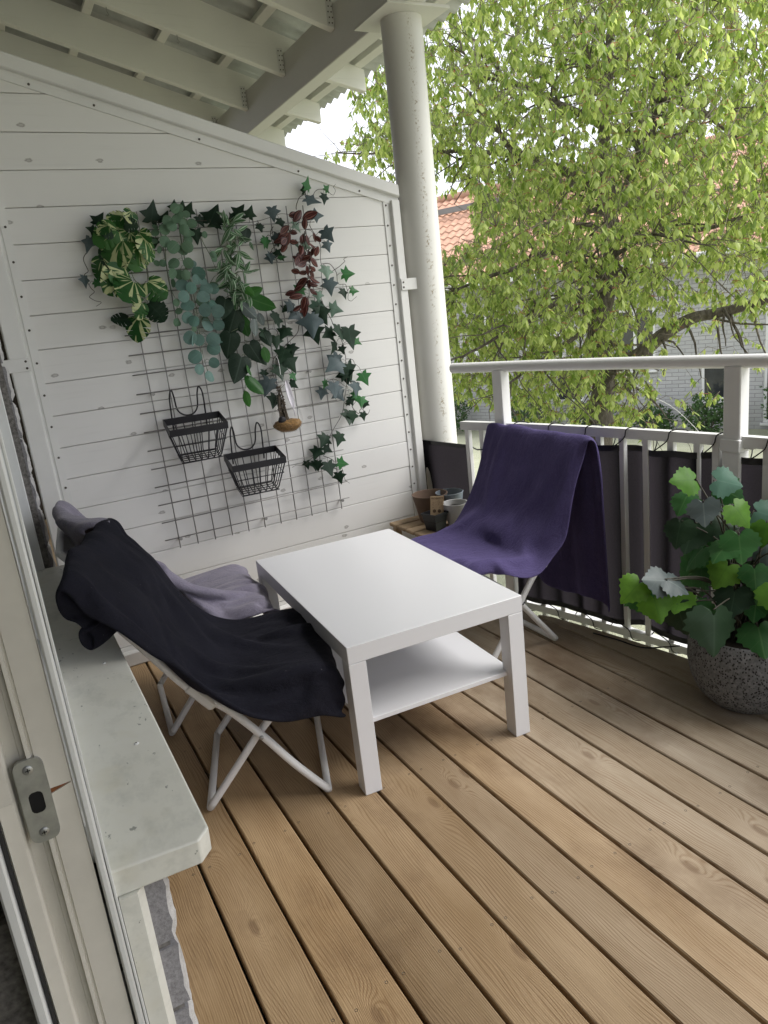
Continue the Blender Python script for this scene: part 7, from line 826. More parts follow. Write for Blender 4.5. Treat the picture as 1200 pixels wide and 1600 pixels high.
POTLEAVES = [(0.792,-0.623,0.703,0.727,-0.609,0.717,1),(0.835,-0.647,0.698,0.882,-0.698,0.683,2),(0.869,-0.638,0.669,0.899,-0.687,0.634,0),(0.753,-0.675,0.659,0.729,-0.702,0.604,3),(0.802,-0.585,0.654,0.741,-0.593,0.601,0),(0.751,-0.603,0.585,0.696,-0.619,0.517,4),(0.824,-0.717,0.64,0.837,-0.762,0.591,1),(0.919,-0.72,0.599,0.939,-0.757,0.586,2),(0.893,-0.78,0.586,0.853,-0.793,0.553,1),(0.797,-0.759,0.57,0.768,-0.793,0.485,0),(0.906,-0.773,0.516,0.877,-0.792,0.481,3),(0.814,-0.797,0.474,0.788,-0.827,0.408,0),(0.78,-0.765,0.408,0.729,-0.787,0.326,4),(0.671,-0.777,0.376,0.633,-0.818,0.254,4),(0.831,-0.798,0.387,0.786,-0.821,0.309,0),(0.7,-0.687,0.339,0.727,-0.729,0.323,0),(0.696,-0.648,0.382,0.664,-0.663,0.358,1),(0.631,-0.656,0.439,0.566,-0.64,0.458,3),(0.623,-0.65,0.445,0.668,-0.706,0.412,3),(0.584,-0.598,0.436,0.526,-0.601,0.406,1),(0.591,-0.635,0.403,0.578,-0.676,0.324,1),(0.66,-0.66,0.358,0.65,-0.704,0.274,4),(0.801,-0.61,0.569,0.736,-0.627,0.482,4),(0.836,-0.63,0.565,0.87,-0.673,0.555,4),(0.862,-0.645,0.519,0.828,-0.66,0.488,4),(0.89,-0.807,0.456,0.858,-0.836,0.38,0),(0.978,-0.771,0.528,0.981,-0.813,0.475,0),(0.901,-0.827,0.407,0.899,-0.871,0.337,0),(1.034,-0.721,0.595,1.063,-0.76,0.595,0),(1.008,-0.776,0.564,1.015,-0.814,0.528,1),(0.87,-0.829,0.349,0.858,-0.865,0.286,4),(0.596,-0.568,0.403,0.598,-0.615,0.325,0),(0.838,-0.745,0.38,0.833,-0.782,0.329,4),(0.894,-0.592,0.328,0.906,-0.514,0.3,0),(0.913,-0.837,0.41,0.936,-0.893,0.372,4),(0.789,-0.738,0.539,0.727,-0.736,0.511,0),(0.834,-0.84,0.432,0.808,-0.921,0.364,1),(0.993,-0.663,0.406,1.06,-0.615,0.376,0),(0.798,-0.636,0.439,0.757,-0.57,0.367,0),(0.915,-0.847,0.452,0.937,-0.903,0.404,0),(0.987,-0.777,0.509,1.066,-0.806,0.467,1),(0.935,-0.816,0.337,0.982,-0.877,0.287,1),(0.821,-0.881,0.543,0.799,-0.952,0.512,0),(0.814,-0.675,0.487,0.763,-0.611,0.413,0),(0.886,-0.663,0.294,0.899,-0.595,0.261,4),(0.867,-0.656,0.502,0.865,-0.585,0.448,0),(0.937,-0.637,0.582,0.97,-0.58,0.528,1),(0.98,-0.651,0.404,1.042,-0.596,0.347,0),(0.948,-0.656,0.412,0.988,-0.609,0.391,0),(1.0,-0.715,0.519,1.073,-0.699,0.49,0),(0.794,-0.735,0.471,0.729,-0.73,0.411,1),(0.777,-0.667,0.513,0.725,-0.622,0.446,0),(0.8,-0.822,0.308,0.753,-0.883,0.238,0)]

# ================================================================ leaf shapes and leaf materials
def lobed(half, mid, fold=.12, curl=.15, thick=0):
    # half outline (x>=0) from base to tip; mid: matching heights on the midrib
    mb = MB(); n = len(half); vs = []
    def zz(x, y): return -fold * abs(x) - curl * y * y + .05 * math.sin(9 * y) * abs(x)
    for (x, y), m in zip(half, mid): vs.append((0, m, zz(0, m))); vs.append((x * .5, (y + m) / 2, zz(x * .5, (y + m) / 2) + .02 * abs(x))); vs.append((x, y, zz(x, y)))
    for (x, y), m in zip(half, mid): vs.append((-x * .5, (y + m) / 2, zz(x * .5, (y + m) / 2) + .02 * abs(x))); vs.append((-x, y, zz(x, y)))
    fs = []
    for i in range(n - 1):
        a, c = 3 * i, 3 * i + 3; fs += [(a, a + 1, c + 1, c), (a + 1, a + 2, c + 2, c + 1)]
        l, r = 3 * n + 2 * i, 3 * n + 2 * i + 2; fs += [(a, c, r, l), (l, r, r + 1, l + 1)]
    mb.add(vs, fs); return mb
IVY = ([(0, 0), (.13, -.11), (.40, -.14), (.30, .10), (.64, .27), (.29, .46), (.19, .62), (.08, .85), (0, 1)], [0, 0, .03, .12, .24, .42, .58, .82, 1])
MON = ([(0, .05), (.2, -.08), (.42, 0), (.54, .18), (.57, .32), (.20, .37), (.57, .39), (.52, .55), (.17, .54), (.50, .59), (.40, .74), (.13, .72), (.36, .78), (.2, .92), (0, 1)], [.05, .05, .10, .2, .30, .36, .40, .52, .55, .60, .70, .74, .80, .92, 1])
HEART = ([(0, .06), (.12, -.04), (.27, -.03), (.37, .10), (.40, .25), (.36, .45), (.27, .65), (.14, .85), (0, 1)], [.06, .06, .08, .14, .26, .45, .65, .86, 1])
OVAL = ([(0, 0), (.10, .06), (.20, .18), (.27, .35), (.28, .5), (.24, .68), (.14, .87), (0, 1)], [0, .08, .2, .35, .5, .68, .88, 1])
LANCE = ([(0, 0), (.09, .07), (.16, .22), (.19, .4), (.17, .6), (.10, .82), (0, 1)], [0, .08, .22, .4, .6, .82, 1])
ROUND = ([(0, 0), (.2, .03), (.38, .15), (.47, .35), (.48, .55), (.40, .77), (.24, .93), (0, 1)], [0, .06, .18, .35, .55, .76, .93, 1])
BEG = ([(0, .16), (.07, .0), (.22, -.10), (.36, -.06), (.40, .03), (.53, .06), (.51, .18), (.60, .24), (.53, .32), (.60, .42), (.46, .48), (.45, .58), (.32, .64), (.29, .75), (.17, .80), (.12, .90), (0, 1)],
       [.16, .14, .12, .14, .18, .22, .27, .31, .36, .42, .48, .57, .64, .74, .81, .91, 1])
def vein_mid(amount=.35, light=(.25, .35, .2), n=9.0):
    def f(t, c):
        s = t.sep(t.tc.outputs['Object']); ax = t.math('ABSOLUTE', s[0])
        mid = t.ramp(ax, [(.008, 1.0), (.03, 0.0)])
        sv = t.math('ABSOLUTE', t.math('SINE', t.math('MULTIPLY', t.math('SUBTRACT', s[1], t.math('MULTIPLY', ax, .8)), n)))
        side = t.ramp(sv, [(.0, .6), (.10, 0.0)])
        m = t.math('MULTIPLY', t.math('MAXIMUM', mid, side), amount)
        n_ = t.noise(t.mapping(rand=True), 3.0, 3)
        c = t.mix(t.ramp(n_, [(.3, 0.0), (.7, .35)]), c, tuple(x * .5 for x in light))
        return t.mix(m, c, light)
    return f
def monst(t, c):
    s = t.sep(t.tc.outputs['Object']); oi = t.n.new('ShaderNodeObjectInfo')
    ang = t.math('ARCTAN2', s[0], t.math('ADD', s[1], .04)); rr = t.math('MULTIPLY', oi.outputs['Random'], 50.0)
    a = t.noise(t.comb(t.math('ADD', t.math('MULTIPLY', ang, 2.6), rr), t.math('MULTIPLY', s[1], .7), rr), 1.0, 2, .6)
    m = t.ramp(a, [(.53, 0.0), (.555, 1.0)])
    return t.mix(m, c, (.52, .56, .30))
def stripes(edge, band, mid, w=.28):
    def f(t, c):
        s = t.sep(t.tc.outputs['Object']); ax = t.math('ABSOLUTE', s[0]); ww = t.math('ADD', t.math('MULTIPLY', t.math('SINE', t.math('MULTIPLY', s[1], PI)), w), .03)
        r = t.math('DIVIDE', ax, ww); r = t.math('ADD', r, t.math('MULTIPLY', t.math('SUBTRACT', t.noise(t.mapping((8, 2, 1), rand=True), 2, 2), .5), .25))
        oi = t.n.new('ShaderNodeObjectInfo')
        col = t.ramp(r, [(0, mid), (.12, mid), (.2, edge), (.30, edge), (.42, band), (.62, band), (.74, edge)])
        hs = t.n.new('ShaderNodeHueSaturation'); t.l.new(col, hs.inputs['Color']); t.l.new(t.math('ADD', .7, t.math('MULTIPLY', oi.outputs['Random'], .7)), hs.inputs['Value']); return hs.outputs[0]
    return f
leaf_mat('leaf_ivy_dark', (.008, .024, .013), (.017, .043, .021), .55, .10, island=False, vein=vein_mid(.3, (.05, .09, .06)))
leaf_mat('leaf_ivy_blue', (.075, .105, .11), (.135, .17, .18), .5, .12, island=False, vein=vein_mid(.5, (.05, .09, .09)))
leaf_mat('leaf_ivy_green', (.030, .13, .035), (.05, .18, .06), .45, .25, island=False, vein=vein_mid(.4, (.14, .26, .14)))
leaf_mat('leaf_ivy_pale', (.15, .24, .19), (.24, .33, .26), .5, .2, island=False, vein=vein_mid(.4, (.08, .17, .11)))
leaf_mat('leaf_monstera', (.022, .085, .022), (.05, .15, .035), .35, .2, island=False, vein=monst)
leaf_mat('leaf_euc_green', (.10, .19, .115), (.155, .255, .165), .55, .2, island=False, vein=vein_mid(.35, (.22, .32, .24)))
leaf_mat('leaf_euc_blue', (.11, .225, .185), (.21, .33, .305), .55, .2, island=False, vein=vein_mid(.3, (.26, .37, .32)))
leaf_mat('leaf_phil_dark', (.008, .021, .012), (.015, .034, .019), .5, .08, island=False, vein=vein_mid(.4, (.08, .12, .09)))
leaf_mat('leaf_phil_green', (.022, .10, .018), (.05, .17, .03), .38, .25, island=False, vein=vein_mid(.3, (.12, .24, .09)))
leaf_mat('leaf_phil_silver', (.09, .12, .12), (.14, .17, .16), .42, .1, island=False, vein=vein_mid(.6, (.28, .32, .30)))
leaf_mat('leaf_striped', (.1, .2, .1), (.1, .2, .1), .4, .2, island=False, vein=stripes((.05, .135, .05), (.36, .43, .34), (.07, .16, .07), .17))
leaf_mat('leaf_red', (.1, .02, .02), (.1, .02, .02), .42, .12, island=False, vein=stripes((.026, .008, .010), (.17, .072, .058), (.09, .024, .018), .26))
leaf_mat('leaf_pot_green', (.03, .115, .035), (.055, .17, .05), .42, .3, island=False, vein=vein_mid(.35, (.16, .3, .12), 7))
leaf_mat('leaf_pot_light', (.10, .25, .03), (.17, .34, .055), .45, .4, island=False, vein=vein_mid(.25, (.05, .14, .03), 7))
leaf_mat('leaf_pot_teal', (.085, .19, .135), (.13, .26, .19), .45, .25, island=False, vein=vein_mid(.3, (.2, .33, .27), 7))
leaf_mat('leaf_pot_grey', (.075, .10, .10), (.11, .135, .135), .4, .1, island=False, vein=vein_mid(.45, (.2, .24, .23), 7))
leaf_mat('leaf_pot_dark', (.014, .032, .018), (.026, .055, .026), .45, .12, island=False, vein=vein_mid(.3, (.06, .1, .06), 7))
plain('vine', (.05, .042, .03), .7, var=.3, scale=40); plain('vine_green', (.13, .17, .09), .6, var=.3, scale=40)
plain('stem_dark', (.055, .05, .035), .6, var=.3, scale=30)
def variants(outl, mat, n=3, fold=.15, curl=.2):
    return [lobed(*outl, fold=fold * f, curl=curl * c).mesh('leaf', mat, 'all', recalc=False) for f, c in ((1, 1), (.3, -.5), (1.8, .5), (.6, 1.8))[:n]]
def leaf_at(parent, mesh, base, tip, nrm, roll=0):
    b_ = Vector(base); T = Vector(tip) - b_; L = T.length; T.normalize(); N = Vector(nrm); N = (N - T * N.dot(T)).normalized(); N = Matrix.Rotation(roll, 3, T) @ N; S = T.cross(N)
    mw = Matrix(((S.x * L, T.x * L, N.x * L, b_.x), (S.y * L, T.y * L, N.y * L, b_.y), (S.z * L, T.z * L, N.z * L, b_.z), (0, 0, 0, 1)))
    return put('leaf', mesh, parent, mw=mw)
def wall_plant(key, name, label, cat, kinds, tilt=.35, out=.25, vr=.0016, vmat='vine'):
    x0 = sum(l[0] for l in LEAVES[key]) / len(LEAVES[key]); z1 = max(l[2] for l in LEAVES[key])
    r = wempty(name, (x0, .9, z1)); tag(r, label, cat, 'artificial plants hung on the trellis')
    R = random.Random(len(key))
    for (bx, y, bz, tx, tz, k) in LEAVES[key]:
        L = math.hypot(tx - bx, tz - bz); dy = -L * R.uniform(-.1, out * 2)
        m = R.choice(kinds[k]); leaf_at(r, m, (bx, y, bz), (tx, y + dy, tz), (0, -1, .15), R.gauss(0, tilt))
    for p in VINES[key]:
        pts = spline(p, 5); pts = [Vector((q.x, q.y + .004 * math.sin(i * .9), q.z)) for i, q in enumerate(pts)]
        MB().tube(pts, [vr * (1 - .5 * i / len(pts)) for i in range(len(pts))], 5).build('vine', vmat, r, 'all')
    # fine stalks from each leaf back to its nearest vine
    allp = [q for p in VINES[key] for q in spline(p, 5)]; mb = MB()
    for (bx, y, bz, tx, tz, k) in LEAVES[key]:
        b_ = Vector((bx, y, bz)); q = min(allp, key=lambda q: (q - b_).length)
        if .004 < (q - b_).length < .14: mb.tube([b_, (b_ + q) / 2 + Vector((0, -.004, .008)), q], .0009, 4)
    if mb.v: tag(mb.build('stalks', vmat, r, 'all'), kind='stuff')
    return r
wall_plant('ivy', 'ivy_garland', 'long artificial ivy garland winding across and down the right of the trellis', 'ivy', {0: variants(IVY, 'leaf_ivy_dark'), 1: variants(IVY, 'leaf_ivy_blue'), 2: variants(IVY, 'leaf_ivy_green'), 3: variants(IVY, 'leaf_ivy_pale')}, .4)
wall_plant('monstera', 'variegated_monstera', 'cream and green variegated hanging plant at the upper left of the trellis', 'hanging plant', {0: variants(MON, 'leaf_monstera', 4) * 2 + variants(MON, 'leaf_ivy_dark', 2)}, .4, vmat='vine_green')
wall_plant('eucalyptus', 'hanging_eucalyptus', 'trailing plant with round blue green leaves, second from the left', 'hanging plant', {0: variants(ROUND, 'leaf_euc_green'), 1: variants(ROUND, 'leaf_euc_blue')}, .4, vmat='vine_green')
wall_plant('philodendron', 'hanging_philodendron', 'trailing plant with dark heart shaped leaves below the striped plant', 'hanging plant', {0: variants(HEART, 'leaf_phil_dark'), 1: variants(OVAL, 'leaf_phil_green'), 2: variants(OVAL, 'leaf_phil_silver')}, .3, vmat='vine_green')
wall_plant('spiderwort', 'striped_spiderwort', 'narrow trailing plant with white striped green leaves in the middle', 'hanging plant', {0: variants(LANCE, 'leaf_striped', 4, .5, .5)}, .7, vmat='vine_green')
wall_plant('inch_plant', 'red_inch_plant', 'trailing plant with dark red striped leaves on the right of the trellis', 'hanging plant', {0: variants(OVAL, 'leaf_red', 4, .35, .35)}, .45, vmat='vine')

# ================================================================ potted plant by the railing
pp = wempty('potted_plant', (.87, -.74, 0)); tag(pp, 'leafy green plant in a speckled grey stone pot by the railing', 'potted plant')
def pot_mat():
    t = NT('terrazzo', .8, spec=.3); v = t.mapping()
    d = t.voro(t.mapping((1, 1, .8)), 150); n = t.noise(v, 75, 5, .75)
    c = t.mix(t.ramp(n, [(.3, 0.0), (.7, 1.0)]), (.09, .092, .094), (.225, .228, .23))
    pits = t.ramp(t.math('ADD', d, t.math('MULTIPLY', n, .35)), [(.42, 1.0), (.56, 0.0)])
    c = t.mix(pits, c, (.018, .017, .017)); t.col(c); t.bump(t.math('SUBTRACT', n, pits), .8, .003); M['terrazzo'] = t.m
pot_mat()
b = MB(); b.lathe([(.0005, .002), (.078, .002), (.105, .012), (.138, .048), (.158, .095), (.167, .145), (.165, .195), (.157, .242), (.153, .246), (.147, .244), (.151, .195), (.147, .14), (.0005, .13)], 56); o = b.build('pot', 'terrazzo', pp, True); o.location = (.87, -.74, 0)
b = MB(); b.grid(lambda u, w: ((lambda rr, a: (rr * math.cos(a), rr * math.sin(a), .213 + .006 * noise.noise(Vector((rr * 40 * math.cos(a), rr * 40 * math.sin(a), 4)))))(max(.0005, .150 * u), 2 * PI * w)), 6, 28); o = b.build('soil', 'soil', pp, 'all'); o.location = (.87, -.74, 0)
PK = {k: variants(BEG, m, 4, .18, .22) for k, m in enumerate(('leaf_pot_green', 'leaf_pot_light', 'leaf_pot_teal', 'leaf_pot_grey', 'leaf_pot_dark'))}
R2 = random.Random(4); tocam = (CP - Vector((.87, -.74, .45))).normalized()
for i, l in enumerate(POTLEAVES):
    bs, tp, k = Vector(l[:3]), Vector(l[3:6]), l[6]; L = (tp - bs).length
    up = R2.uniform(.2, .9); T = tp - bs
    if L < .075: tp = bs + T * (.085 / L)
    leaf_at(pp, R2.choice(PK[k]), bs, tp, Vector((0, 0, 1)) * up + tocam * (1.1 - up) + Vector((R2.gauss(0, .15), R2.gauss(0, .15), 0)), R2.gauss(0, .2))
    a = R2.uniform(0, 6.28); root = Vector((.87 + .05 * math.cos(a), -.74 + .05 * math.sin(a), .215)); mid = root.lerp(bs, .55) + Vector((0, 0, .06)); mid.x = root.x * .6 + bs.x * .4; mid.y = root.y * .6 + bs.y * .4
    pts = spline([root, mid, bs], 6); MB().tube(pts, [.0034 - .0016 * j / len(pts) for j in range(len(pts))], 6).build('stem', 'stem_dark', pp, 'all')


# ================================================================ house across the garden
oh = empty('neighbour_house', (11.0, 8.0, -1.6), math.atan2(.907, -.42)); tag(oh, 'pale grey painted brick house with orange tile roof behind the tree', 'house')
# local frame: +x runs along the facade to the left, +y is away behind it (the facade is y = 0)
def far_brick():
    t = NT('pale_brick', .85, spec=.25); v = t.mapping(); s = t.sep(v)
    br = t.n.new('ShaderNodeTexBrick'); br.inputs['Scale'].default_value = 1; br.inputs['Brick Width'].default_value = .25; br.inputs['Row Height'].default_value = .075; br.inputs['Mortar Size'].default_value = .006; br.inputs['Mortar Smooth'].default_value = .3
    br.inputs['Color1'].default_value = (.43, .43, .425, 1); br.inputs['Color2'].default_value = (.49, .485, .48, 1); br.inputs['Mortar'].default_value = (.29, .285, .28, 1)
    t.l.new(t.comb(s[0], s[2], 0.0), br.inputs['Vector'])
    c = t.mix(t.ramp(t.noise(v, 2.2, 5, .6), [(.35, 0.0), (.7, .3)]), br.outputs['Color'], (.36, .36, .35)); t.col(c); t.bump(t.math('SUBTRACT', t.noise(v, 40, 3), t.math('MULTIPLY', br.outputs['Fac'], 1.5)), .7, .012); M['pale_brick'] = t.m
far_brick()
plain('win_white', (.70, .70, .68), .4, var=.03); plain('win_dark', (.03, .032, .035), .08, var=.3, spec=.8); plain('roof_tile', (.43, .25, .17), .8, var=.25, scale=5, bump=.3, bscale=20); plain('gutter', (.20, .19, .18), .5, .3)
H0, H1 = .0, 3.42
WINS = [(-.98, -.42, .56, 1.42), (.44, 1.26, 1.20, 2.42), (1.95, 2.60, .58, 1.60), (2.1, 2.75, 2.05, 2.85), (3.85, 4.6, 1.75, 2.7), (-2.2, -1.52, .12, 2.3), (5.6, 6.3, 1.0, 2.2), (7.5, 8.4, 1.0, 2.2), (-4.2, -3.2, .9, 2.2)]
xs = sorted({-7.0, 15.0, *[w[0] for w in WINS], *[w[1] for w in WINS]}); zs = sorted({H0, H1, *[w[2] for w in WINS], *[w[3] for w in WINS]})
mb = MB(); vi = {}
def gv(i, j):
    if (i, j) not in vi: vi[i, j] = len(mb.v); mb.v.append((-xs[i] * -1, 0, zs[j]))
    return vi[i, j]
for i in range(len(xs) - 1):
    for j in range(len(zs) - 1):
        cx, cz = (xs[i] + xs[i + 1]) / 2, (zs[j] + zs[j + 1]) / 2
        if any(w[0] < cx < w[1] and w[2] < cz < w[3] for w in WINS): continue
        mb.f.append((gv(i, j), gv(i + 1, j), gv(i + 1, j + 1), gv(i, j + 1))); mb.mi.append(0)
SGN = -1            # away from the viewer in this local frame
for (a, c, e, g) in WINS:
    mb.add([(a, 0, e), (c, 0, e), (c, SGN * .10, e), (a, SGN * .10, e), (a, 0, g), (c, 0, g), (c, SGN * .10, g), (a, SGN * .10, g)], [(0, 1, 2, 3), (4, 7, 6, 5), (0, 3, 7, 4), (1, 5, 6, 2)])
mb.add([(-7, 0, 0), (-7, SGN * 7, 0), (-7, SGN * 7, H1), (-7, 0, H1), (15, 0, 0), (15, SGN * 7, 0), (15, SGN * 7, H1), (15, 0, H1)], [(0, 1, 2, 3), (4, 7, 6, 5), (1, 5, 6, 2)])
mb.build('wall', 'pale_brick', oh)
for (a, c, e, g) in WINS:
    f = MB(); w = .055
    for (x0, x1, z0, z1) in ((a, a + w, e, g), (c - w, c, e, g), (a + w, c - w, e, e + w), (a + w, c - w, g - w, g)): f.box(x0, x1, SGN * .015, SGN * .075, z0, z1, .004)
    if c - a > .7: f.box((a + c) / 2 - .03, (a + c) / 2 + .03, SGN * .02, SGN * .07, e + w, g - w, .004)
    fo = f.build('window', 'win_white', oh)
    MB().box(a + .04, c - .04, SGN * .045, SGN * .055, e + .04, g - .04).build('pane', 'win_dark', fo); MB().box(a - .04, c + .04, .06, SGN * .03, e - .045, e - .002, .004).build('sill', 'win_white', fo)
# tiled roof: rows of wavy tiles, each row stepping over the one below
RP = math.radians(31); NR = 14; TWL = .22
def roofpt(x, d, lift): return (x, .45 + SGN * d * math.cos(RP), H1 - .12 + d * math.sin(RP) + lift)
rt = MB()
for r in range(NR):
    d0 = r * .33
    def fr(u, w, d0=d0): x = -7.4 + 22.8 * u; return roofpt(x, d0 + w * .36, .030 * (1 - w) + .022 * math.cos(2 * PI * x / TWL))
    nx = 22 * 5 * 5; rt.grid(fr, nx, 1)
    def fe(u, w, d0=d0): x = -7.4 + 22.8 * u; return roofpt(x, d0, .030 + .022 * math.cos(2 * PI * x / TWL) - .035 * w)
    rt.grid(fe, nx, 1)
ro = rt.build('roof_tiles', 'roof_tile', oh, recalc=False); tag(ro, kind='stuff')
dtop = NR * .33
mb = MB(); mb.prism([roofpt(-7.4, 0, -.05), roofpt(-7.4, dtop, -.05), (-7.4, SGN * 7.4 - .0, H1 - .1), (-7.4, SGN * 7.4, H1 - .2), (-7.4, .4, H1 - .2)], (22.8, 0, 0)); mb.build('roof_base', 'gutter', oh)
mb = MB(); mb.tube([roofpt(-7.4, dtop + .02, .03), roofpt(15.4, dtop + .02, .03)], .11, 10); mb.build('ridge', 'roof_tile', oh, 'all')
mb = MB(); mb.box(-7.4, 15.4, .46, .58, H1 - .20, H1 - .10, .02); mb.build('gutter', 'win_white', oh)
for zz_ in (dtop * .76,): mb = MB(); p0, p1 = roofpt(2.0, zz_, .10), roofpt(15.0, zz_, .10); mb.box(2.0, 15.0, p0[1] - .03, p0[1] + .03, p0[2] - .0, p0[2] + .14); mb.build('snow_rail', 'gutter', oh)

# ================================================================ the tree
leaf_mat('tree_leaf', (.17, .25, .06), (.56, .62, .25), .45, .55, spec=.4)
t = NT('bark', .95, spec=.2); v = t.mapping((1, 1, .35)); n = t.noise(v, 26, 5, .7)
t.col(t.ramp(n, [(.3, (.07, .058, .048)), (.55, (.15, .13, .11)), (.75, (.24, .22, .19))])); t.bump(n, 1.0, .02); M['bark'] = t.m
plain('twig', (.16, .135, .10), .8, var=.3, scale=30); plain('stalk_red', (.33, .12, .06), .7, var=.3, scale=40)
LIMBS = {
'trunk': ([[3.86,2.98,-1.62],[3.92,3.03,-1.0],[4.01,3.08,-.31],[4.12,3.14,.1],[4.26,3.21,.45],[4.32,3.34,.87],[4.55,3.42,1.33],[4.71,3.52,1.75],[4.78,3.62,2.18],[4.93,3.78,2.8],[5.1,3.88,3.4],[5.46,4.12,4.41],[5.5,4.2,5.3]], .155, .03),
'rlow': ([[4.28,3.22,.54],[4.42,3.03,.61],[4.58,2.83,.8],[4.71,2.62,.92],[4.87,2.38,.96],[5.05,2.14,1.02],[5.22,1.85,1.14],[5.36,1.57,1.21]], .085, .02),
'mid': ([[4.7,3.54,1.99],[4.75,3.38,2.14],[4.83,3.25,2.42],[4.93,3.2,2.6],[5.0,3.21,2.92],[4.91,3.31,3.11],[4.64,3.36,3.19]], .065, .012),
'midb': ([[4.93,3.2,2.6],[5.1,3.19,3.03],[5.12,3.1,3.16],[5.21,3.03,3.45],[5.43,3.04,3.87]], .035, .01),
'midc': ([[4.83,3.25,2.42],[4.91,3.44,2.77],[4.88,3.52,3.01]], .025, .008),
'l1': ([[4.78,3.62,2.18],[4.61,3.95,2.43],[4.27,4.32,2.69],[4.21,4.54,2.92],[4.07,4.69,3.2],[4.05,4.76,3.36]], .055, .01),
'l2': ([[4.27,4.32,2.69],[4.06,4.56,2.74],[3.78,4.85,2.82],[3.49,5.14,2.9],[3.13,5.32,2.91],[2.83,5.49,2.95]], .03, .006),
'l3': ([[4.93,3.78,2.8],[4.62,4.02,3.06],[4.38,4.2,3.24],[4.17,4.33,3.33],[3.92,4.51,3.49],[3.88,4.63,3.8]], .04, .008),
'l4': ([[4.55,3.42,1.33],[4.18,3.45,1.6],[3.83,3.41,1.64],[3.36,3.39,1.53],[2.97,3.45,1.46],[2.75,3.53,1.37]], .045, .008),
'l5': ([[4.51,3.42,1.28],[4.11,3.27,1.27],[3.72,3.23,1.21],[3.34,3.14,1.08],[2.88,3.11,.96],[2.55,3.13,.84]], .042, .008),
'l6': ([[4.37,3.34,.98],[3.68,3.12,.82],[3.13,3.01,.66],[2.72,2.94,.5]], .03, .006),
'r2': ([[4.66,3.51,1.81],[4.89,3.24,1.71],[5.1,2.9,1.71],[5.3,2.58,1.76],[5.48,2.27,1.81]], .04, .01),
'r3': ([[5.07,3.86,3.28],[5.4,3.67,3.57],[5.74,3.42,3.73],[6.08,3.2,3.94]], .035, .008),
'r4': ([[5.0,3.21,2.92],[5.09,2.87,2.73],[5.05,2.6,2.55],[5.09,2.26,2.27],[5.15,1.96,2.16]], .025, .006),
'f1': ([[4.63,3.49,1.69],[4.08,3.09,1.78],[3.57,2.78,1.81],[3.02,2.48,1.81]], .03, .006),
'f2': ([[4.6,3.46,1.57],[4.36,2.91,1.63],[4.06,2.36,1.63],[3.91,1.82,1.52]], .03, .006),
'f3': ([[4.25,3.2,.51],[4.09,2.81,.48],[4.0,2.46,.33],[3.94,2.21,.17]], .018, .005),
'b1': ([[4.74,3.58,2.0],[5.08,4.19,2.09],[5.14,4.87,2.13],[4.99,5.39,2.07]], .04, .008),
'b2': ([[4.75,3.58,2.0],[5.59,3.95,2.16],[6.62,4.14,2.23],[7.47,4.19,2.29]], .04, .008),
'b3': ([[5.03,3.83,3.1],[5.4,4.64,3.71],[5.64,5.39,4.3]], .03, .008),
'f4': ([[4.99,3.81,2.98],[4.5,3.39,3.06],[3.96,2.98,3.12],[3.59,2.73,3.19]], .03, .006)}
tree = wempty('leafy_tree', (3.86, 2.98, -1.6)); tag(tree, 'large leafy tree with drooping light green leaves beyond the railing', 'tree')
NODES = []; NR_ = []
TR = random.Random(12)
for k, (P, r0, r1) in LIMBS.items():
    pts = spline(P, 6); n = len(pts); pts = [p + Vector((noise.noise(p * 3), noise.noise(p * 3 + Vector((7, 0, 0))), noise.noise(p * 3 + Vector((0, 7, 0))))) * .035 for p in pts]
    rs = [r0 + (r1 - r0) * (i / (n - 1)) ** .8 for i in range(n)]
    if k == 'trunk': rs = [r * (1.35 - .35 * min(1, i / 6)) for i, r in enumerate(rs)]
    b = MB(); b.tube(pts, rs, 12 if k == 'trunk' else 8)
    b.v = [tuple(Vector(p) * 1.0 + Vector((noise.noise(Vector(p) * 14), noise.noise(Vector(p) * 14 + Vector((3, 1, 0))), 0)) * (.014 if k == 'trunk' else .005)) for p in b.v]
    b.build('trunk' if k == 'trunk' else 'limb', 'bark', tree, 'all')
    for i, p in enumerate(pts):
        if k != 'trunk' or p.z > .6: NODES.append(p); NR_.append(rs[i])
# secondary branches growing outwards from the limbs
SEC = MB(); limb_points = list(NODES)
crown_mid = Vector((4.7, 3.5, 2.3))
for q in range(300):
    i = TR.randrange(len(limb_points)); p = limb_points[i]; d = (p - crown_mid); d = Vector((d.x + TR.gauss(0, 1.0), d.y + TR.gauss(0, 1.0), d.z * .6 + TR.gauss(.25, .7))).normalized()
    L = TR.uniform(.35, 1.0); pts = [p.copy()]
    for s_ in range(5):
        d = (d + Vector((TR.gauss(0, .22), TR.gauss(0, .22), TR.gauss(-.10, .18)))).normalized(); pts.append(pts[-1] + d * L / 5)
    SEC.tube(pts, [min(.014, NR_[i] * .6) * (1 - .7 * j / 5) for j in range(6)], 5, cap=False); NODES += pts[2:]
tag(SEC.build('branches', 'bark', tree, 'all', recalc=False), kind='stuff')
NA = np.array([tuple(p) for p in NODES])
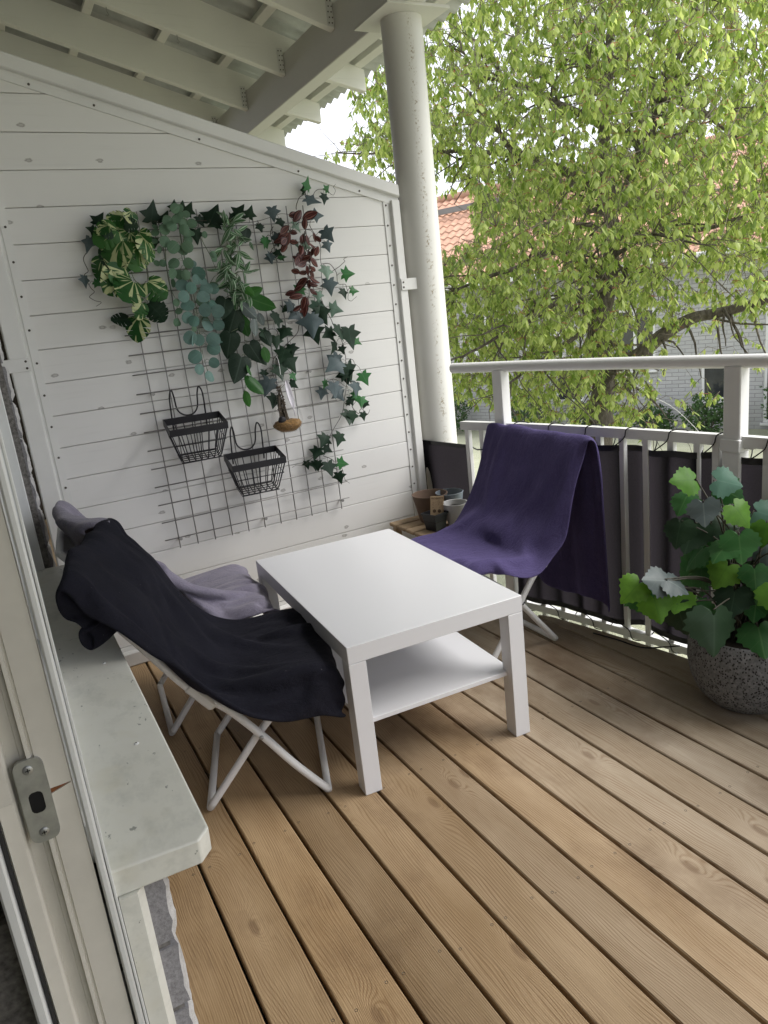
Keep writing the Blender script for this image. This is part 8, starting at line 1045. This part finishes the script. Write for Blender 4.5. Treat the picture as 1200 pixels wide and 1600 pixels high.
# leaf clusters fill a loose crown volume and hang from twigs tied to the nearest branch
def crown_ok(p):
    x, y, z = p
    e = ((x - 4.75) / 2.55) ** 2 + ((y - 3.55) / 2.35) ** 2 + ((z - 2.55) / (2.9 if z > 2.5 else 2.95)) ** 2
    lobe = .30 * noise.noise(Vector(p) * 1.1) + .18 * noise.noise(Vector(p) * 2.6 + Vector((9, 2, 4)))
    return e + lobe
CL = []; tries = 0; NEWN = []
while len(CL) < 12500 and tries < 330000:
    tries += 1
    p = Vector((TR.uniform(1.9, 7.4), TR.uniform(1.0, 6.2), TR.uniform(-.2, 5.6))); e = crown_ok(p)
    if e > 1.0 or (p - CP).length < 5.0 or ((p.x - 4.7) * .82 - (p.y - 3.5) * .57 < -1.32 and 1.82 < p.z < 2.55): continue
    lat = (p.x - 4.7) * .82 - (p.y - 3.5) * .57
    den = (.45 + .55 * min(1, max(0, e - .15))) * 1.0                       # denser towards the outside
    if noise.noise(p * 2.2 + Vector((20, 3, 1))) < ((.10 if lat > .1 else -.25) if p.z < 1.35 else -.34): den *= .08
    if lat > .25 and p.z < .9: den *= .15   # gaps
    if TR.random() > den: continue
    dn = np.sqrt(((NA - np.array(p)) ** 2).sum(1)); j = int(dn.argmin())
    if dn[j] > .6: continue
    CL.append((p, NODES[j])); NEWN.append(p)
    if len(NEWN) == 350: NODES += NEWN; NA = np.vstack([NA, np.array([tuple(w_) for w_ in NEWN])]); NEWN = []
for (x, y, z) in [(2.83 + .12 * TR.gauss(0, 1) + .2 * i_, 5.49 - .1 * i_, 2.9 + .12 * TR.gauss(0, 1)) for i_ in range(5) for q in range(9)]:
    p = Vector((x, y, z)); dn = np.sqrt(((NA - np.array(p)) ** 2).sum(1)); CL.append((p, NODES[int(dn.argmin())]))
TW = MB(); LV = []; LF = []; RS_V = MB()
def add_leaf(base, d, nrm, L, Wd):
    s = d.cross(nrm).normalized(); n0 = len(LV); k1 = base + d * (L * .35) ; k2 = base + d * (L * .72) - nrm * (L * .06); tip = base + d * L - nrm * (L * .18)
    LV.extend((base, k1 + s * Wd - nrm * (Wd * .35), k1, k1 - s * Wd - nrm * (Wd * .35), k2 + s * (Wd * .8) - nrm * (Wd * .3), k2, k2 - s * (Wd * .8) - nrm * (Wd * .3), tip))
    LF.extend(((n0, n0 + 1, n0 + 2), (n0, n0 + 2, n0 + 3), (n0 + 1, n0 + 4, n0 + 5, n0 + 2), (n0 + 2, n0 + 5, n0 + 6, n0 + 3), (n0 + 4, n0 + 7, n0 + 5), (n0 + 5, n0 + 7, n0 + 6)))
for p, nd in CL:
    m = (p + nd) / 2 + Vector((TR.gauss(0, .04), TR.gauss(0, .04), .06)); TW.tube([nd, m, p], [.0034, .0026, .0015], 3, cap=False)
    out = Vector((p.x - nd.x, p.y - nd.y, 0)); out = out.normalized() if out.length > .02 else Vector((TR.gauss(0, 1), TR.gauss(0, 1), 0)).normalized()
    nl = TR.randint(6, 10); a0 = TR.uniform(0, 6.28)
    for q in range(nl):
        if q < nl * .62: bpos = p + Vector((TR.gauss(0, .010), TR.gauss(0, .010), TR.gauss(0, .006))); a = a0 + 2 * PI * q / (nl * .62) + TR.gauss(0, .3)
        else: bpos = m.lerp(p, TR.uniform(.2, .9)); a = TR.uniform(0, 2 * PI)
        side = Vector((math.cos(a), math.sin(a), 0)) + out * .35
        d = (side * TR.uniform(.30, 1.0) + Vector((0, 0, -TR.uniform(.45, 1.05)))).normalized(); nrm = (side - d * side.dot(d)); nrm = (nrm.normalized() if nrm.length > .05 else d.orthogonal().normalized())
        L = TR.uniform(.042, .088); add_leaf(bpos, d, nrm, L, L * TR.uniform(.17, .235))
    if TR.random() < .4:
        for q in range(3): RS_V.tube([p, p + Vector((TR.gauss(0, .025), TR.gauss(0, .025), TR.uniform(-.03, .012)))], .0025, 3, cap=False)
tag(TW.build('twigs', 'twig', tree, recalc=False), kind='stuff')
tag(RS_V.build('fruit_stalks', 'stalk_red', tree, recalc=False), kind='stuff')
crown = MB(); crown.v = [tuple(v_) for v_ in LV]; crown.f = LF; crown.mi = [0] * len(LF); tag(crown.build('crown', 'tree_leaf', tree, 'all', recalc=False), kind='stuff')

# ================================================================ shrubs along the house, and a darker tree behind
leaf_mat('shrub_leaf', (.035, .075, .025), (.08, .14, .05), .5, .25)
leaf_mat('far_leaf', (.03, .07, .03), (.06, .11, .045), .5, .25)
def shrub(name, label, cat, c, rx, ry, rz, n, lsz, mat, seed, group=None, trunk=0):
    R = random.Random(seed); r = wempty(name, c); tag(r, label, cat, group); vs = []; fs = []
    st_ = MB()
    for k in range(9): a = R.uniform(0, 6.28); st_.tube([(c[0], c[1], c[2]), (c[0] + rx * .35 * math.cos(a), c[1] + ry * .35 * math.sin(a), c[2] + rz * .9), (c[0] + rx * .8 * math.cos(a), c[1] + ry * .8 * math.sin(a), c[2] + rz * 1.5)], [.02 + trunk * .3, .012 + trunk * .15, .004], 5)
    if trunk: st_.tube([(c[0], c[1], -1.6), (c[0], c[1], c[2] + rz)], [trunk, trunk * .6], 8)
    st_.build('trunk' if trunk else 'stems', 'bark', r)
    k = 0
    while k < n:
        q = Vector((R.uniform(-1, 1), R.uniform(-1, 1), R.uniform(-1, 1)))
        if q.length + .35 * noise.noise(q * 2.5 + Vector((seed, 0, 0))) > .92 or (q.length < .5 and R.random() < .6): continue
        p = Vector((c[0] + q.x * rx, c[1] + q.y * ry, c[2] + rz * (1 + q.z))); d = Vector((R.gauss(0, 1), R.gauss(0, 1), R.gauss(.2, .8))).normalized(); s = d.orthogonal().normalized(); s.rotate(Matrix.Rotation(R.uniform(0, 6.28), 3, d)); L = lsz * R.uniform(.6, 1.3)
        n0 = len(vs); vs += [p, p + d * L * .5 + s * L * .25, p + d * L, p + d * L * .5 - s * L * .25]; fs.append((n0, n0 + 1, n0 + 2, n0 + 3)); k += 1
    m = MB(); m.v = [tuple(v_) for v_ in vs]; m.f = fs; m.mi = [0] * len(fs); tag(m.build('foliage', mat, r, recalc=False), kind='stuff'); return r
FX, FY = Vector((-.42, .907, 0)), Vector((-.907, -.42, 0))
for i, (s_, rx, rz, lab) in enumerate(((-2.35, .75, .62, 'dense green shrub at the house wall, right of the post'), (-.72, .42, .40, 'small green shrub under the small house window'), (.25, .38, .30, 'low sparse shrub left of the small house window'), (1.5, .45, .38, 'shrub behind the tree trunk against the house'), (3.0, .55, .50, 'shrub under the left house windows'), (5.0, .6, .55, 'shrub at the far left of the house wall'))):
    c_ = Vector((11, 8, -1.6)) + FX * s_ + FY * .75; shrub('garden_shrub', lab, 'shrub', tuple(c_), rx, rx, rz, int(2600 * rx), .085, 'shrub_leaf', i + 3, 'shrubs along the house')
shrub('background_tree', 'dark green tree rising behind the house roof on the right', 'tree', (19.0, 10.5, 2.4), 2.3, 2.3, 2.0, 5200, .22, 'far_leaf', 31, None, .2)
shrub('background_tree', 'distant green treetop just above the tile roof beside the column', 'tree', (11.0, 21.5, 2.0), 1.5, 1.5, 1.55, 3000, .18, 'far_leaf', 37, None, .15)
MB().tube(spline([(4.26, 3.21, .62), (5.55, 3.85, .08), (6.0, 3.82, -.19), (6.5, 3.72, -.72), (7.2, 3.6, -1.6)], 4), .0035, 5).build('garden_rope', 'white_metal', None, 'all')
tag(bpy.data.objects['garden_rope'], 'thin pale rope running down from the tree trunk to the ground', 'rope')
